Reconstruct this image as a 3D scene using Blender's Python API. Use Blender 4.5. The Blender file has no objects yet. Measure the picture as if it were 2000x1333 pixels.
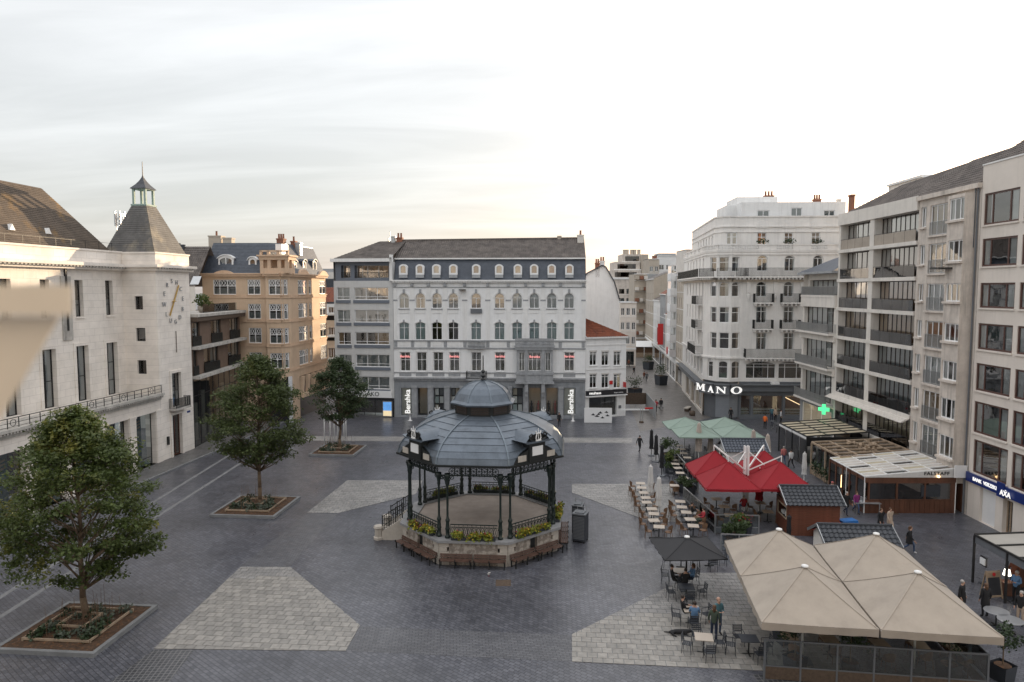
import bpy, math, random
from mathutils import Vector, Matrix
RN = random.Random(11)
D = bpy.data; SC = bpy.context.scene; COL = SC.collection
rad = math.radians
# ------------------------------------------------------------------ camera
FPX, HC, PIT = 1360.0, 16.5, math.atan(101/1360.0)
cam = D.objects.new('camera', D.cameras.new('camera')); COL.objects.link(cam)
cam.data.sensor_width = 36; cam.data.lens = FPX/2000*36
cam.data.clip_start = 0.05; cam.data.clip_end = 3000
cam.location = (0, 0, HC); cam.rotation_euler = (rad(90)-PIT, 0, 0)
cam.data.dof.use_dof = True; cam.data.dof.focus_distance = 55; cam.data.dof.aperture_fstop = 1.6
SC.camera = cam
# ------------------------------------------------------------------ sky, sun, exposure
SUN_EL, SUN_AZ = rad(8.0), rad(31.5)     # azimuth clockwise from +Y
world = D.worlds.new('World'); SC.world = world; world.use_nodes = True
nt = world.node_tree; nt.nodes.clear()
def wn(t, **k):
    n = nt.nodes.new(t)
    for a, b in k.items(): setattr(n, a, b)
    return n
wo = wn('ShaderNodeOutputWorld'); bg = wn('ShaderNodeBackground'); sky = wn('ShaderNodeTexSky')
sky.sky_type = 'NISHITA'; sky.sun_disc = False
sky.sun_elevation = SUN_EL; sky.sun_rotation = SUN_AZ
sky.air_density = 1.0; sky.dust_density = 1.6; sky.ozone_density = 1.2
tc = wn('ShaderNodeTexCoord')
sep = wn('ShaderNodeSeparateXYZ'); nt.links.new(tc.outputs['Generated'], sep.inputs[0])
# flat cloud deck coordinates: xy / (z + .12)
za = wn('ShaderNodeMath', operation='ADD'); za.inputs[1].default_value = .14; nt.links.new(sep.outputs[2], za.inputs[0])
dx = wn('ShaderNodeMath', operation='DIVIDE'); nt.links.new(sep.outputs[0], dx.inputs[0]); nt.links.new(za.outputs[0], dx.inputs[1])
dy = wn('ShaderNodeMath', operation='DIVIDE'); nt.links.new(sep.outputs[1], dy.inputs[0]); nt.links.new(za.outputs[0], dy.inputs[1])
cmb = wn('ShaderNodeCombineXYZ'); nt.links.new(dx.outputs[0], cmb.inputs[0]); nt.links.new(dy.outputs[0], cmb.inputs[1])
mp = wn('ShaderNodeMapping'); mp.inputs['Rotation'].default_value = (0, 0, rad(-18)); mp.inputs['Scale'].default_value = (.45, 1.7, 1)
nt.links.new(cmb.outputs[0], mp.inputs['Vector'])
no = wn('ShaderNodeTexNoise'); no.inputs['Scale'].default_value = 1.3; no.inputs['Detail'].default_value = 8; no.inputs['Roughness'].default_value = .56
no.inputs['Distortion'].default_value = .5
nt.links.new(mp.outputs[0], no.inputs['Vector'])
rmp = wn('ShaderNodeMapRange'); rmp.inputs['From Min'].default_value = .36; rmp.inputs['From Max'].default_value = .70
rmp.inputs['To Min'].default_value = .86; rmp.inputs['To Max'].default_value = 1.13
nt.links.new(no.outputs['Fac'], rmp.inputs['Value'])
# high cloud veil with the usual overcast distribution rising to the zenith, streaked by cirrus, over the clear sky's own light
zp_ = wn('ShaderNodeMath', operation='MAXIMUM'); zp_.inputs[1].default_value = 0; nt.links.new(sep.outputs[2], zp_.inputs[0])
ov = wn('ShaderNodeMath', operation='MULTIPLY_ADD'); ov.inputs[1].default_value = .72; ov.inputs[2].default_value = .29; nt.links.new(zp_.outputs[0], ov.inputs[0])
ov2 = wn('ShaderNodeMath', operation='MULTIPLY'); nt.links.new(ov.outputs[0], ov2.inputs[0]); nt.links.new(rmp.outputs[0], ov2.inputs[1])
VEIL = 9.1
vc = wn('ShaderNodeVectorMath', operation='SCALE'); vc.inputs[0].default_value = (.995*VEIL, .985*VEIL, .99*VEIL); nt.links.new(ov2.outputs[0], vc.inputs['Scale'])
hsv = wn('ShaderNodeHueSaturation'); hsv.inputs['Hue'].default_value = .482; hsv.inputs['Saturation'].default_value = .8; hsv.inputs['Value'].default_value = .36
nt.links.new(sky.outputs[0], hsv.inputs['Color'])
addn = wn('ShaderNodeVectorMath', operation='ADD'); nt.links.new(vc.outputs[0], addn.inputs[0]); nt.links.new(hsv.outputs[0], addn.inputs[1])
nt.links.new(addn.outputs[0], bg.inputs[0]); bg.inputs[1].default_value = .12
nt.links.new(bg.outputs[0], wo.inputs[0])
sl = D.lights.new('sun', 'SUN'); sl.energy = 5.0; sl.angle = rad(.6); sl.color = (1, .76, .50)
sun = D.objects.new('sun', sl); COL.objects.link(sun)
sd = Vector((math.sin(SUN_AZ)*math.cos(SUN_EL), math.cos(SUN_AZ)*math.cos(SUN_EL), math.sin(SUN_EL)))
sun.rotation_euler = sd.to_track_quat('Z', 'Y').to_euler(); sun.location = sd*300
SC.view_settings.view_transform = 'Standard'; SC.view_settings.look = 'None'; SC.view_settings.gamma = 1
SC.view_settings.exposure = 0.58
SC.render.engine = 'CYCLES'
SC.cycles.max_bounces = 6; SC.cycles.transparent_max_bounces = 12
# ------------------------------------------------------------------ survey helpers: photo pixel -> place in the square
cp, sp = math.cos(PIT), math.sin(PIT)
def ray(px, py):
    a = (px-1000)/FPX; b = -(py-666.5)/FPX
    return (a, b*sp+cp, b*cp-sp)
def G(px, py, z=0.):
    d = ray(px, py); t = (z-HC)/d[2]; return (d[0]*t, d[1]*t)
# ------------------------------------------------------------------ materials
MATS = {}
def pm(name, col, rough=.75, var=.18, scale=1.2, bump=0., bscale=30., metal=0., streak=0., spec=.5, emit=None, estr=0., col2=None, c2scale=.6, c2lo=.5, c2hi=.65, coat=0.):
    m = D.materials.new(name); m.use_nodes = True; t = m.node_tree; N = t.nodes; L = t.links
    b = N['Principled BSDF']; b.inputs['Roughness'].default_value = rough; b.inputs['Metallic'].default_value = metal
    b.inputs['Specular IOR Level'].default_value = spec
    if coat: b.inputs['Coat Weight'].default_value = coat
    c = N.new('ShaderNodeTexCoord')
    base = N.new('ShaderNodeRGB'); base.outputs[0].default_value = (*col, 1); out = base.outputs[0]
    if col2:
        n2 = N.new('ShaderNodeTexNoise'); n2.inputs['Scale'].default_value = c2scale; n2.inputs['Detail'].default_value = 8; n2.inputs['Roughness'].default_value = .65
        L.new(c.outputs['Object'], n2.inputs['Vector'])
        r2 = N.new('ShaderNodeMapRange'); r2.inputs['From Min'].default_value = c2lo; r2.inputs['From Max'].default_value = c2hi; L.new(n2.outputs['Fac'], r2.inputs['Value'])
        x = N.new('ShaderNodeMix'); x.data_type = 'RGBA'; x.inputs[7].default_value = (*col2, 1); L.new(r2.outputs[0], x.inputs[0]); L.new(out, x.inputs[6]); out = x.outputs[2]
    if var:
        n = N.new('ShaderNodeTexNoise'); n.inputs['Scale'].default_value = scale; n.inputs['Detail'].default_value = 10; n.inputs['Roughness'].default_value = .7
        L.new(c.outputs['Object'], n.inputs['Vector'])
        r = N.new('ShaderNodeMapRange'); r.inputs['From Min'].default_value = .3; r.inputs['From Max'].default_value = .7
        r.inputs['To Min'].default_value = 1-var; r.inputs['To Max'].default_value = 1+var*.6; L.new(n.outputs['Fac'], r.inputs['Value'])
        x = N.new('ShaderNodeVectorMath'); x.operation = 'SCALE'; L.new(out, x.inputs[0]); L.new(r.outputs[0], x.inputs['Scale']); out = x.outputs[0]
    if streak:
        mpn = N.new('ShaderNodeMapping'); mpn.inputs['Scale'].default_value = (1.6, 1.6, .12); L.new(c.outputs['Object'], mpn.inputs['Vector'])
        n = N.new('ShaderNodeTexNoise'); n.inputs['Scale'].default_value = 1.5; n.inputs['Detail'].default_value = 8; n.inputs['Roughness'].default_value = .7; L.new(mpn.outputs[0], n.inputs['Vector'])
        r = N.new('ShaderNodeMapRange'); r.inputs['From Min'].default_value = .5; r.inputs['From Max'].default_value = .75
        r.inputs['To Min'].default_value = 1; r.inputs['To Max'].default_value = 1-streak; L.new(n.outputs['Fac'], r.inputs['Value'])
        x = N.new('ShaderNodeVectorMath'); x.operation = 'SCALE'; L.new(out, x.inputs[0]); L.new(r.outputs[0], x.inputs['Scale']); out = x.outputs[0]
    L.new(out, b.inputs['Base Color'])
    if bump:
        n = N.new('ShaderNodeTexNoise'); n.inputs['Scale'].default_value = bscale; n.inputs['Detail'].default_value = 6; L.new(c.outputs['Object'], n.inputs['Vector'])
        bp = N.new('ShaderNodeBump'); bp.inputs['Strength'].default_value = bump; bp.inputs['Distance'].default_value = .05; L.new(n.outputs['Fac'], bp.inputs['Height']); L.new(bp.outputs[0], b.inputs['Normal'])
    if emit:
        b.inputs['Emission Color'].default_value = (*emit, 1); b.inputs['Emission Strength'].default_value = estr
    MATS[name] = m; return m
def brickmat(name, c1, c2, mortar, bw, bh, ms=.01, rot=0., rough=.5, plane='XY', bump=.4, offset=.5, var=.2, spec=.5, vscale=.35, swap=False, rvar=.15, wet=0.):
    m = D.materials.new(name); m.use_nodes = True; t = m.node_tree; N = t.nodes; L = t.links
    b = N['Principled BSDF']; b.inputs['Roughness'].default_value = rough; b.inputs['Specular IOR Level'].default_value = spec
    c = N.new('ShaderNodeTexCoord'); mpn = N.new('ShaderNodeMapping')
    if plane == 'XZ': mpn.inputs['Rotation'].default_value = (rad(-90), 0, 0)
    else: mpn.inputs['Rotation'].default_value = (0, 0, rot)
    L.new(c.outputs['Object'], mpn.inputs['Vector'])
    k = N.new('ShaderNodeTexBrick'); k.offset = offset; k.inputs['Scale'].default_value = 1
    k.inputs['Color1'].default_value = (*c1, 1); k.inputs['Color2'].default_value = (*c2, 1); k.inputs['Mortar'].default_value = (*mortar, 1)
    k.inputs['Mortar Size'].default_value = ms; k.inputs['Brick Width'].default_value = bw; k.inputs['Row Height'].default_value = bh; k.inputs['Bias'].default_value = 0
    k.inputs['Mortar Smooth'].default_value = .2
    L.new(mpn.outputs[0], k.inputs['Vector'])
    n = N.new('ShaderNodeTexNoise'); n.inputs['Scale'].default_value = vscale; n.inputs['Detail'].default_value = 12; n.inputs['Roughness'].default_value = .68
    L.new(c.outputs['Object'], n.inputs['Vector'])
    r = N.new('ShaderNodeMapRange'); r.inputs['From Min'].default_value = .3; r.inputs['From Max'].default_value = .7
    r.inputs['To Min'].default_value = 1-var; r.inputs['To Max'].default_value = 1+var; L.new(n.outputs['Fac'], r.inputs['Value'])
    x = N.new('ShaderNodeVectorMath'); x.operation = 'SCALE'; L.new(k.outputs['Color'], x.inputs[0]); L.new(r.outputs[0], x.inputs['Scale'])
    L.new(x.outputs[0], b.inputs['Base Color'])
    if rvar:
        n3 = N.new('ShaderNodeTexNoise'); n3.inputs['Scale'].default_value = 1.1; n3.inputs['Detail'].default_value = 9; n3.inputs['Roughness'].default_value = .7; L.new(c.outputs['Object'], n3.inputs['Vector'])
        r3 = N.new('ShaderNodeMapRange'); r3.inputs['From Min'].default_value = .3; r3.inputs['From Max'].default_value = .7
        r3.inputs['To Min'].default_value = rough-rvar; r3.inputs['To Max'].default_value = rough+rvar; L.new(n3.outputs['Fac'], r3.inputs['Value']); L.new(r3.outputs[0], b.inputs['Roughness'])
    if bump:
        iv = N.new('ShaderNodeMath'); iv.operation = 'SUBTRACT'; iv.inputs[0].default_value = 1; L.new(k.outputs['Fac'], iv.inputs[1])
        n4 = N.new('ShaderNodeTexNoise'); n4.inputs['Scale'].default_value = 9; n4.inputs['Detail'].default_value = 4; L.new(c.outputs['Object'], n4.inputs['Vector'])
        ad = N.new('ShaderNodeMath'); ad.operation = 'MULTIPLY_ADD'; ad.inputs[1].default_value = .8; L.new(n4.outputs['Fac'], ad.inputs[0]); L.new(iv.outputs[0], ad.inputs[2])
        bp = N.new('ShaderNodeBump'); bp.inputs['Strength'].default_value = bump; bp.inputs['Distance'].default_value = .02; L.new(ad.outputs[0], bp.inputs['Height']); L.new(bp.outputs[0], b.inputs['Normal'])
    MATS[name] = m; return m
def glassmat(name, tint=(.75, .8, .8), boost=.06, mul=1.5, gcol=(1, 1, 1)):
    m = D.materials.new(name); m.use_nodes = True; t = m.node_tree; N = t.nodes; L = t.links
    N.remove(N['Principled BSDF']); o = N['Material Output']
    tr = N.new('ShaderNodeBsdfTransparent'); tr.inputs[0].default_value = (*tint, 1)
    gl = N.new('ShaderNodeBsdfGlossy'); gl.inputs['Roughness'].default_value = .015; gl.inputs[0].default_value = (*gcol, 1)
    fr = N.new('ShaderNodeFresnel'); fr.inputs[0].default_value = 1.5
    ma = N.new('ShaderNodeMath'); ma.operation = 'MULTIPLY_ADD'; ma.inputs[1].default_value = mul; ma.inputs[2].default_value = boost; L.new(fr.outputs[0], ma.inputs[0])
    c = N.new('ShaderNodeTexCoord'); n = N.new('ShaderNodeTexNoise'); n.inputs['Scale'].default_value = .9; n.inputs['Detail'].default_value = 2; L.new(c.outputs['Object'], n.inputs['Vector'])
    bp = N.new('ShaderNodeBump'); bp.inputs['Strength'].default_value = .12; bp.inputs['Distance'].default_value = .05; L.new(n.outputs['Fac'], bp.inputs['Height']); L.new(bp.outputs[0], gl.inputs['Normal'])
    mx = N.new('ShaderNodeMixShader'); L.new(ma.outputs[0], mx.inputs[0]); L.new(tr.outputs[0], mx.inputs[1]); L.new(gl.outputs[0], mx.inputs[2]); L.new(mx.outputs[0], o.inputs[0])
    MATS[name] = m; return m
def M_(m): return MATS[m] if isinstance(m, str) else m
# ------------------------------------------------------------------ mesh builder
class MB:
    def __init__(s): s.v = []; s.f = []; s.mi = []; s.M = None
    def add(s, vs, fs, m=0):
        o = len(s.v)
        if s.M is not None: vs = [s.M @ Vector(p) for p in vs]
        s.v += [tuple(p) for p in vs]; s.f += [tuple(i+o for i in f) for f in fs]; s.mi += [m]*len(fs); return s
    def box(s, x0, y0, z0, x1, y1, z1, m=0):
        return s.add([(x0,y0,z0),(x1,y0,z0),(x1,y1,z0),(x0,y1,z0),(x0,y0,z1),(x1,y0,z1),(x1,y1,z1),(x0,y1,z1)],
            [(0,3,2,1),(4,5,6,7),(0,1,5,4),(1,2,6,5),(2,3,7,6),(3,0,4,7)], m)
    def bar(s, p, q, w, h=None, m=0, up=(0,0,1)):
        p = Vector(p); q = Vector(q); d = (q-p).normalized(); h = h or w; u = Vector(up)
        if abs(d.dot(u)) > .98: u = Vector((0,1,0))
        a = d.cross(u).normalized()*w/2; b = a.cross(d).normalized()*h/2
        vs = [p-a-b,p+a-b,p+a+b,p-a+b,q-a-b,q+a-b,q+a+b,q-a+b]
        return s.add(vs, [(0,1,2,3),(7,6,5,4),(0,4,5,1),(1,5,6,2),(2,6,7,3),(3,7,4,0)], m)
    def tube(s, p, q, r0, r1=None, n=6, m=0, cap=True):
        r1 = r0 if r1 is None else r1
        p = Vector(p); q = Vector(q); d = (q-p).normalized(); u = Vector((0,0,1)) if abs(d.z) < .9 else Vector((1,0,0))
        a = d.cross(u).normalized(); b = d.cross(a)
        vs = []
        for c, r in ((p,r0),(q,r1)):
            for i in range(n):
                t = 2*math.pi*i/n; vs.append(c+a*math.cos(t)*r+b*math.sin(t)*r)
        fs = [(i,(i+1)%n,n+(i+1)%n,n+i) for i in range(n)]
        if cap: fs += [tuple(range(n-1,-1,-1)), tuple(range(n,2*n))]
        return s.add(vs, fs, m)
    def path(s, pts, r, n=5, m=0):
        for i in range(len(pts)-1): s.tube(pts[i], pts[i+1], r if not isinstance(r,(list,tuple)) else r[i], r if not isinstance(r,(list,tuple)) else r[i+1], n, m)
        return s
    def lathe(s, prof, c=(0,0,0), n=12, m=0, ph=0., cap=True):
        vs = []
        for r, z in prof:
            for i in range(n):
                t = 2*math.pi*i/n+ph; vs.append((c[0]+r*math.cos(t), c[1]+r*math.sin(t), c[2]+z))
        fs = []
        for k in range(len(prof)-1):
            for i in range(n): j = (i+1)%n; fs.append((k*n+i, k*n+j, (k+1)*n+j, (k+1)*n+i))
        if cap: fs += [tuple(range(n-1,-1,-1)), tuple(range((len(prof)-1)*n, len(prof)*n))]
        return s.add(vs, fs, m)
    def prism(s, poly, y0, y1, m=0):   # polygon in xz, extruded along y
        n = len(poly); vs = [(x,y0,z) for x,z in poly]+[(x,y1,z) for x,z in poly]
        return s.add(vs, [tuple(range(n)), tuple(range(2*n-1,n-1,-1))]+[(i,n+i,n+(i+1)%n,(i+1)%n) for i in range(n)], m)
    def slab(s, poly, z0, z1, m=0):    # polygon in xy (counter-clockwise), extruded in z
        n = len(poly); vs = [(x,y,z0) for x,y in poly]+[(x,y,z1) for x,y in poly]
        return s.add(vs, [tuple(range(n-1,-1,-1)), tuple(range(n,2*n))]+[(i,(i+1)%n,n+(i+1)%n,n+i) for i in range(n)], m)
    def mesh(s, name, mats, smooth=False):
        me = D.meshes.new(name); me.from_pydata([tuple(p) for p in s.v], [], s.f)
        if not isinstance(mats, (list, tuple)): mats = [mats]
        for m in mats: me.materials.append(M_(m))
        if len(mats) > 1: me.polygons.foreach_set('material_index', s.mi)
        if smooth: me.polygons.foreach_set('use_smooth', [True]*len(me.polygons))
        me.update(); return me
    def build(s, name, mats, parent=None, smooth=False, loc=None, rz=0.):
        return ob(name, s.mesh(name, mats, smooth), parent, loc, rz)
def ob(name, me, parent=None, loc=None, rz=0., mat=None):
    o = D.objects.new(name, me); COL.objects.link(o)
    if parent: o.parent = parent
    if mat is not None: o.matrix_local = mat
    else:
        if loc is not None: o.location = loc
        if rz: o.rotation_euler = (0,0,rz)
    return o
def tag(o, label, cat, group=None):
    o['label'] = label; o['category'] = cat
    if group: o['group'] = group
    return o
def thing(name, label, cat, loc=(0,0,0), rz=0., group=None):
    o = ob(name, None, None, loc, rz); o.empty_display_size = .3
    return tag(o, label, cat, group)
def struct(o): o['kind'] = 'structure'; return o
def stuff(o): o['kind'] = 'stuff'; return o
def copytree(root, loc, rz=0., label=None, group=None):
    r = root.copy(); COL.objects.link(r); r.location = loc; r.rotation_euler = (0,0,rz)
    if label: r['label'] = label
    if group: r['group'] = group
    for ch in root.children:
        c = ch.copy(); COL.objects.link(c); c.parent = r
        for g in ch.children: d = g.copy(); COL.objects.link(d); d.parent = c
    return r
CACHE = {}
def cached(key, fn):
    if key not in CACHE: CACHE[key] = fn()
    return CACHE[key]
def rails(mb, pts, z0, h, gap=.13, r=.012, top=.04, m=0, bot=True):
    for (a, b) in zip(pts[:-1], pts[1:]):
        a = Vector((a[0],a[1],z0)); b = Vector((b[0],b[1],z0)); L = (b-a).length
        up = Vector((0,0,h)); mb.bar(a+up, b+up, top, top*.7, m)
        if bot: mb.bar(a+Vector((0,0,.06)), b+Vector((0,0,.06)), top*.7, top*.6, m)
        n = max(1, int(L/gap))
        for i in range(n+1):
            p = a+(b-a)*i/n; rr = r*1.9 if i in (0, n) else r*1.35
            mb.bar(p, p+up, rr*2, rr*2, m)
def textmesh(body, size, ext=.01, bold=0., align='CENTER', sx=1., space=1.):
    cu = D.curves.new('txt', 'FONT'); cu.body = body; cu.size = size; cu.extrude = ext; cu.offset = bold
    cu.align_x = align; cu.align_y = 'CENTER'; cu.resolution_u = 3; cu.space_character = space
    o = D.objects.new('txt', cu); COL.objects.link(o)
    dg = bpy.context.evaluated_depsgraph_get(); me = D.meshes.new_from_object(o.evaluated_get(dg))
    D.objects.remove(o); 
    for v in me.vertices: v.co.x *= sx
    return me
# ------------------------------------------------------------------ buildings
class Bld:
    def __init__(s, name, label, cat, a, b, group=None):
        rz = math.atan2(b[1]-a[1], b[0]-a[0])
        s.root = thing(name, label, cat, (a[0],a[1],0), rz, group)
        s.W = Matrix.Translation((a[0],a[1],0)) @ Matrix.Rotation(rz,4,'Z'); s.Wi = s.W.inverted(); s.mbs = {}
        s.f = Face(s, a, b)
    def mb(s, part, mat):
        k = (part, mat)
        if k not in s.mbs: s.mbs[k] = MB()
        return s.mbs[k]
    def finish(s, smooth=()):
        for (part, mat), m in s.mbs.items():
            if m.v: m.M = None; m.build(part, mat, s.root, part in smooth)
class Face:
    """a vertical plane of a building: local x along the wall (left to right seen from the square), y inwards, z up"""
    def __init__(s, b, a, c):
        s.b = b; s.a = a; dx, dy = c[0]-a[0], c[1]-a[1]; s.L = math.hypot(dx,dy); s.d = (dx/s.L, dy/s.L); s.n = (-s.d[1], s.d[0])
        s.M = b.Wi @ Matrix.Translation((a[0],a[1],0)) @ Matrix.Rotation(math.atan2(dy,dx),4,'Z')
    def uz(s, px, py, v=0.):
        d = ray(px,py); n = s.n; c = s.a[0]*n[0]+s.a[1]*n[1]+v; t = c/(d[0]*n[0]+d[1]*n[1])
        x, y, z = d[0]*t, d[1]*t, HC+d[2]*t
        return ((x-s.a[0])*s.d[0]+(y-s.a[1])*s.d[1], z)
    def u(s, px, py, v=0.): return s.uz(px,py,v)[0]
    def z(s, px, py, v=0.): return s.uz(px,py,v)[1]
    def rect(s, x0, y0, x1, y1, v=0.):
        ym = (y0+y1)/2; xm = (x0+x1)/2
        return (s.u(x0,ym,v), s.z(xm,y1,v), s.u(x1,ym,v), s.z(xm,y0,v))
    def mb(s, part, mat): m = s.b.mb(part, mat); m.M = s.M; return m
    def part(s, name, mb, mat, smooth=False): return ob(name, mb.mesh(name, mat, smooth), s.b.root, mat=s.M)
    def wall(s, u0, u1, z0, z1, ops=(), mat='white', v=0., reveal=.22, part='wall', rmat=None):
        mb = s.mb(part, mat); e = 1e-4
        ops = [o for o in ops if o[2] > u0+e and o[0] < u1-e and o[3] > z0+e and o[1] < z1-e]
        us = sorted(set([round(u0,4), round(u1,4)]+[round(x,4) for o in ops for x in (o[0],o[2]) if u0 < x < u1]))
        zs = sorted(set([round(z0,4), round(z1,4)]+[round(x,4) for o in ops for x in (o[1],o[3]) if z0 < x < z1]))
        for i in range(len(us)-1):
            uc = (us[i]+us[i+1])/2; run = None
            for j in range(len(zs)-1):
                zc = (zs[j]+zs[j+1])/2
                if any(o[0] < uc < o[2] and o[1] < zc < o[3] for o in ops):
                    if run is not None: mb.add([(us[i],v,run),(us[i+1],v,run),(us[i+1],v,zs[j]),(us[i],v,zs[j])], [(0,1,2,3)]); run = None
                elif run is None: run = zs[j]
            if run is not None: mb.add([(us[i],v,run),(us[i+1],v,run),(us[i+1],v,zs[-1]),(us[i],v,zs[-1])], [(0,1,2,3)])
        rm = s.mb(part, rmat) if rmat else mb
        for o in ops:
            a, b, c, d = o[:4]; h = o[4] if len(o) > 4 else 0; w = v+reveal
            if h:
                arc = archpts(a, c, d-h, d); n = len(arc)
                half = n//2
                mb.add([(x,v,z) for x,z in arc[:half+1]]+[(a,v,d)], [tuple(range(half+2))])
                mb.add([(x,v,z) for x,z in arc[half:]]+[(c,v,d)], [tuple(range(n-half+1))])
                top = arc
            else: top = [(a,d),(c,d)]
            loop = [(a,b)]+top+[(c,b)]
            k = len(loop)
            rm.add([(x,v,z) for x,z in loop]+[(x,w,z) for x,z in loop], [(i,(i+1)%k,k+(i+1)%k,k+i) for i in range(k)])
    def window(s, o, cols=(.5,), rows=(), fw=.06, fm='wframe', gm='glass', v=.16, curtain=None, sill=None, cm='curtain', single=False, name='window', fd=.07, wv=0.):
        a, b, c, d = o[:4]; h = o[4] if len(o) > 4 else 0; W = c-a; H = d-b
        q = lambda x: round(x, 2); key = (q(W), q(H), q(h), tuple(cols), tuple(rows), fw, fd)
        def mk():
            m = MB(); x0, x1 = -W/2, W/2
            m.box(x0,0,0,x0+fw,fd,H-h); m.box(x1-fw,0,0,x1,fd,H-h); m.box(x0+fw,0,0,x1-fw,fd,fw)
            if h:
                A = archpts(x0,x1,H-h,H); B = archpts(x0+fw,x1-fw,H-h,H-fw)
                n = len(A)
                m.add([(x,0,z) for x,z in A]+[(x,0,z) for x,z in B]+[(x,fd,z) for x,z in B], [(i,i+1,n+i+1,n+i) for i in range(n-1)]+[(n+i,n+i+1,2*n+i+1,2*n+i) for i in range(n-1)])
            else: m.box(x0+fw,0,H-fw,x1-fw,fd,H)
            zt = H-h if (h and h > .25) else H-fw
            if h and h > .25: m.box(x0+fw,.004,zt-fw*.4,x1-fw,fd-.004,zt+fw*.4)
            for t in cols:
                if 0 < t < 1: m.box(x0+W*t-fw*.45,.006,fw,x0+W*t+fw*.45,fd-.006,zt)
            for t in rows: m.box(x0+fw,.009,H*t-fw*.4,x1-fw,fd-.009,H*t+fw*.4)
            return m
        me = cached(('f',key,fm), lambda: mk().mesh(name, fm))
        win = ob(name, me, s.b.root, mat=s.M @ Matrix.Translation(((a+c)/2, v, b)))
        zt = H-h if (h and h > .25) else H
        cc = [0]+[t for t in cols if 0 < t < 1]+[1]
        if single: cc = [0, 1]
        gap = 0
        for t0, t1 in zip(cc[:-1], cc[1:]):
            xa, xb = -W/2+W*t0, -W/2+W*t1
            pz = cached(('p',q(xb-xa),q(zt),gm), lambda: MB().add([(-(xb-xa)/2,0,.02),((xb-xa)/2,0,.02),((xb-xa)/2,0,zt-.02),(-(xb-xa)/2,0,zt-.02)],[(0,1,2,3)]).mesh('pane', gm))
            ob('pane', pz, win, loc=((xa+xb)/2, fd*.55, 0))
        if h and h > .25:
            lp = cached(('l',q(W),q(h),gm), lambda: MB().add([(x,0,z) for x,z in archpts(-W/2,W/2,0,h)],[tuple(range(13))]).mesh('fanlight', gm))
            ob('fanlight', lp, win, loc=(0, fd*.55, H-h))
        if curtain: s._curtain(win, W, H, curtain, cm)
        if sill:
            sm, sp_, sh = sill
            ob('sill', cached(('s',q(W),sill,round(v-wv,3)), lambda: MB().box(-W/2-.07,-sp_-(v-wv),-sh,W/2+.07,.03,-.002).mesh('sill', sm)), win, loc=(0,0,0))
        return win
    def _curtain(s, win, W, H, kind, cm):
        def wave(x0, x1, z0, z1, amp=.04, pitch=.16):
            m = MB(); n = max(2, int((x1-x0)/pitch*2)); P = [(x0+(x1-x0)*i/n, .135+(amp if i%2 else -amp)) for i in range(n+1)]
            m.add([(x,y,z0) for x,y in P]+[(x,y,z1) for x,y in P], [(i,i+1,n+1+i+1,n+1+i) for i in range(n)]); return m
        q = round(W,2), round(H,2)
        L = []
        if kind == 'full': L = [(-W/2,W/2,.02,H)]
        elif kind == 'sides': L = [(-W/2,-W*.27,.02,H),(W*.27,W/2,.02,H)]
        elif kind == 'left': L = [(-W/2,-W*.05,.02,H)]
        elif kind == 'right': L = [(W*.08,W/2,.02,H)]
        elif kind == 'top': L = [(-W/2,W/2,H*.35,H)]
        elif kind == 'half': L = [(-W/2,W/2,.02,H*.45)]
        elif kind == 'slats':
            def mk():
                m = MB(); n = max(3, int(W/.17))
                for i in range(n): x = -W/2+W*(i+.5)/n; m.bar((x,.13,.02),(x+.0,.13,H), .085, .02)
                return m.mesh('curtain', cm)
            ob('blind', cached(('c',q,kind,cm), mk), win); return
        def mk2():
            m = MB()
            for t in L: 
                w = wave(*t); m.add(w.v, w.f)
            return m.mesh('curtain', cm)
        ob('curtain', cached(('c',q,kind,cm), mk2), win)
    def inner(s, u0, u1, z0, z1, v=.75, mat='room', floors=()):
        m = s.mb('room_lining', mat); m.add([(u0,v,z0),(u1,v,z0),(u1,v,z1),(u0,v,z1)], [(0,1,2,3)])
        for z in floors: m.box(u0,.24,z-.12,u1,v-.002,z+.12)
def archpts(a, c, z0, z1, n=12):
    """arc from (a,z0) over apex z1 to (c,z0)"""
    W = c-a; h = z1-z0; r = (W*W/4+h*h)/(2*h); zc = z1-r; ang = math.atan2(z0-zc, W/2)
    t0 = math.pi-ang; t1 = ang
    return [((a+c)/2+r*math.cos(t0+(t1-t0)*i/n), zc+r*math.sin(t0+(t1-t0)*i/n)) for i in range(n+1)]
def tiled(mb, A, B, C, Dd, rows, cols, amp=.03, step=.03, seg=4, m=0, tri=False):
    """tiled slope: A-B eave (left,right), D-C ridge; wavy courses that overlap"""
    A, B, C, Dd = map(Vector, (A,B,C,Dd)); n = (B-A).cross(Dd-A).normalized()
    K = cols*seg if amp else cols
    for r in range(rows):
        t0, t1 = r/rows, (r+1)/rows
        p0, q0 = A+(Dd-A)*t0, B+(C-B)*t0; p1, q1 = A+(Dd-A)*t1, B+(C-B)*t1
        vs = []
        for p, q, off in ((p0,q0,step),(p1,q1,0.)):
            for i in range(K+1):
                w = amp*math.sin(2*math.pi*i/seg) if amp else 0
                vs.append(p+(q-p)*i/K+n*(w+off))
        for i in range(K+1):  # butt edge of the course
            vs.append(p0+(q0-p0)*i/K+n*((amp*math.sin(2*math.pi*i/seg) if amp else 0)-.01))
        fs = [(i,i+1,K+1+i+1,K+1+i) for i in range(K)]+[(2*(K+1)+i,2*(K+1)+i+1,i+1,i) for i in range(K)]
        mb.add(vs, fs, m)
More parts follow.
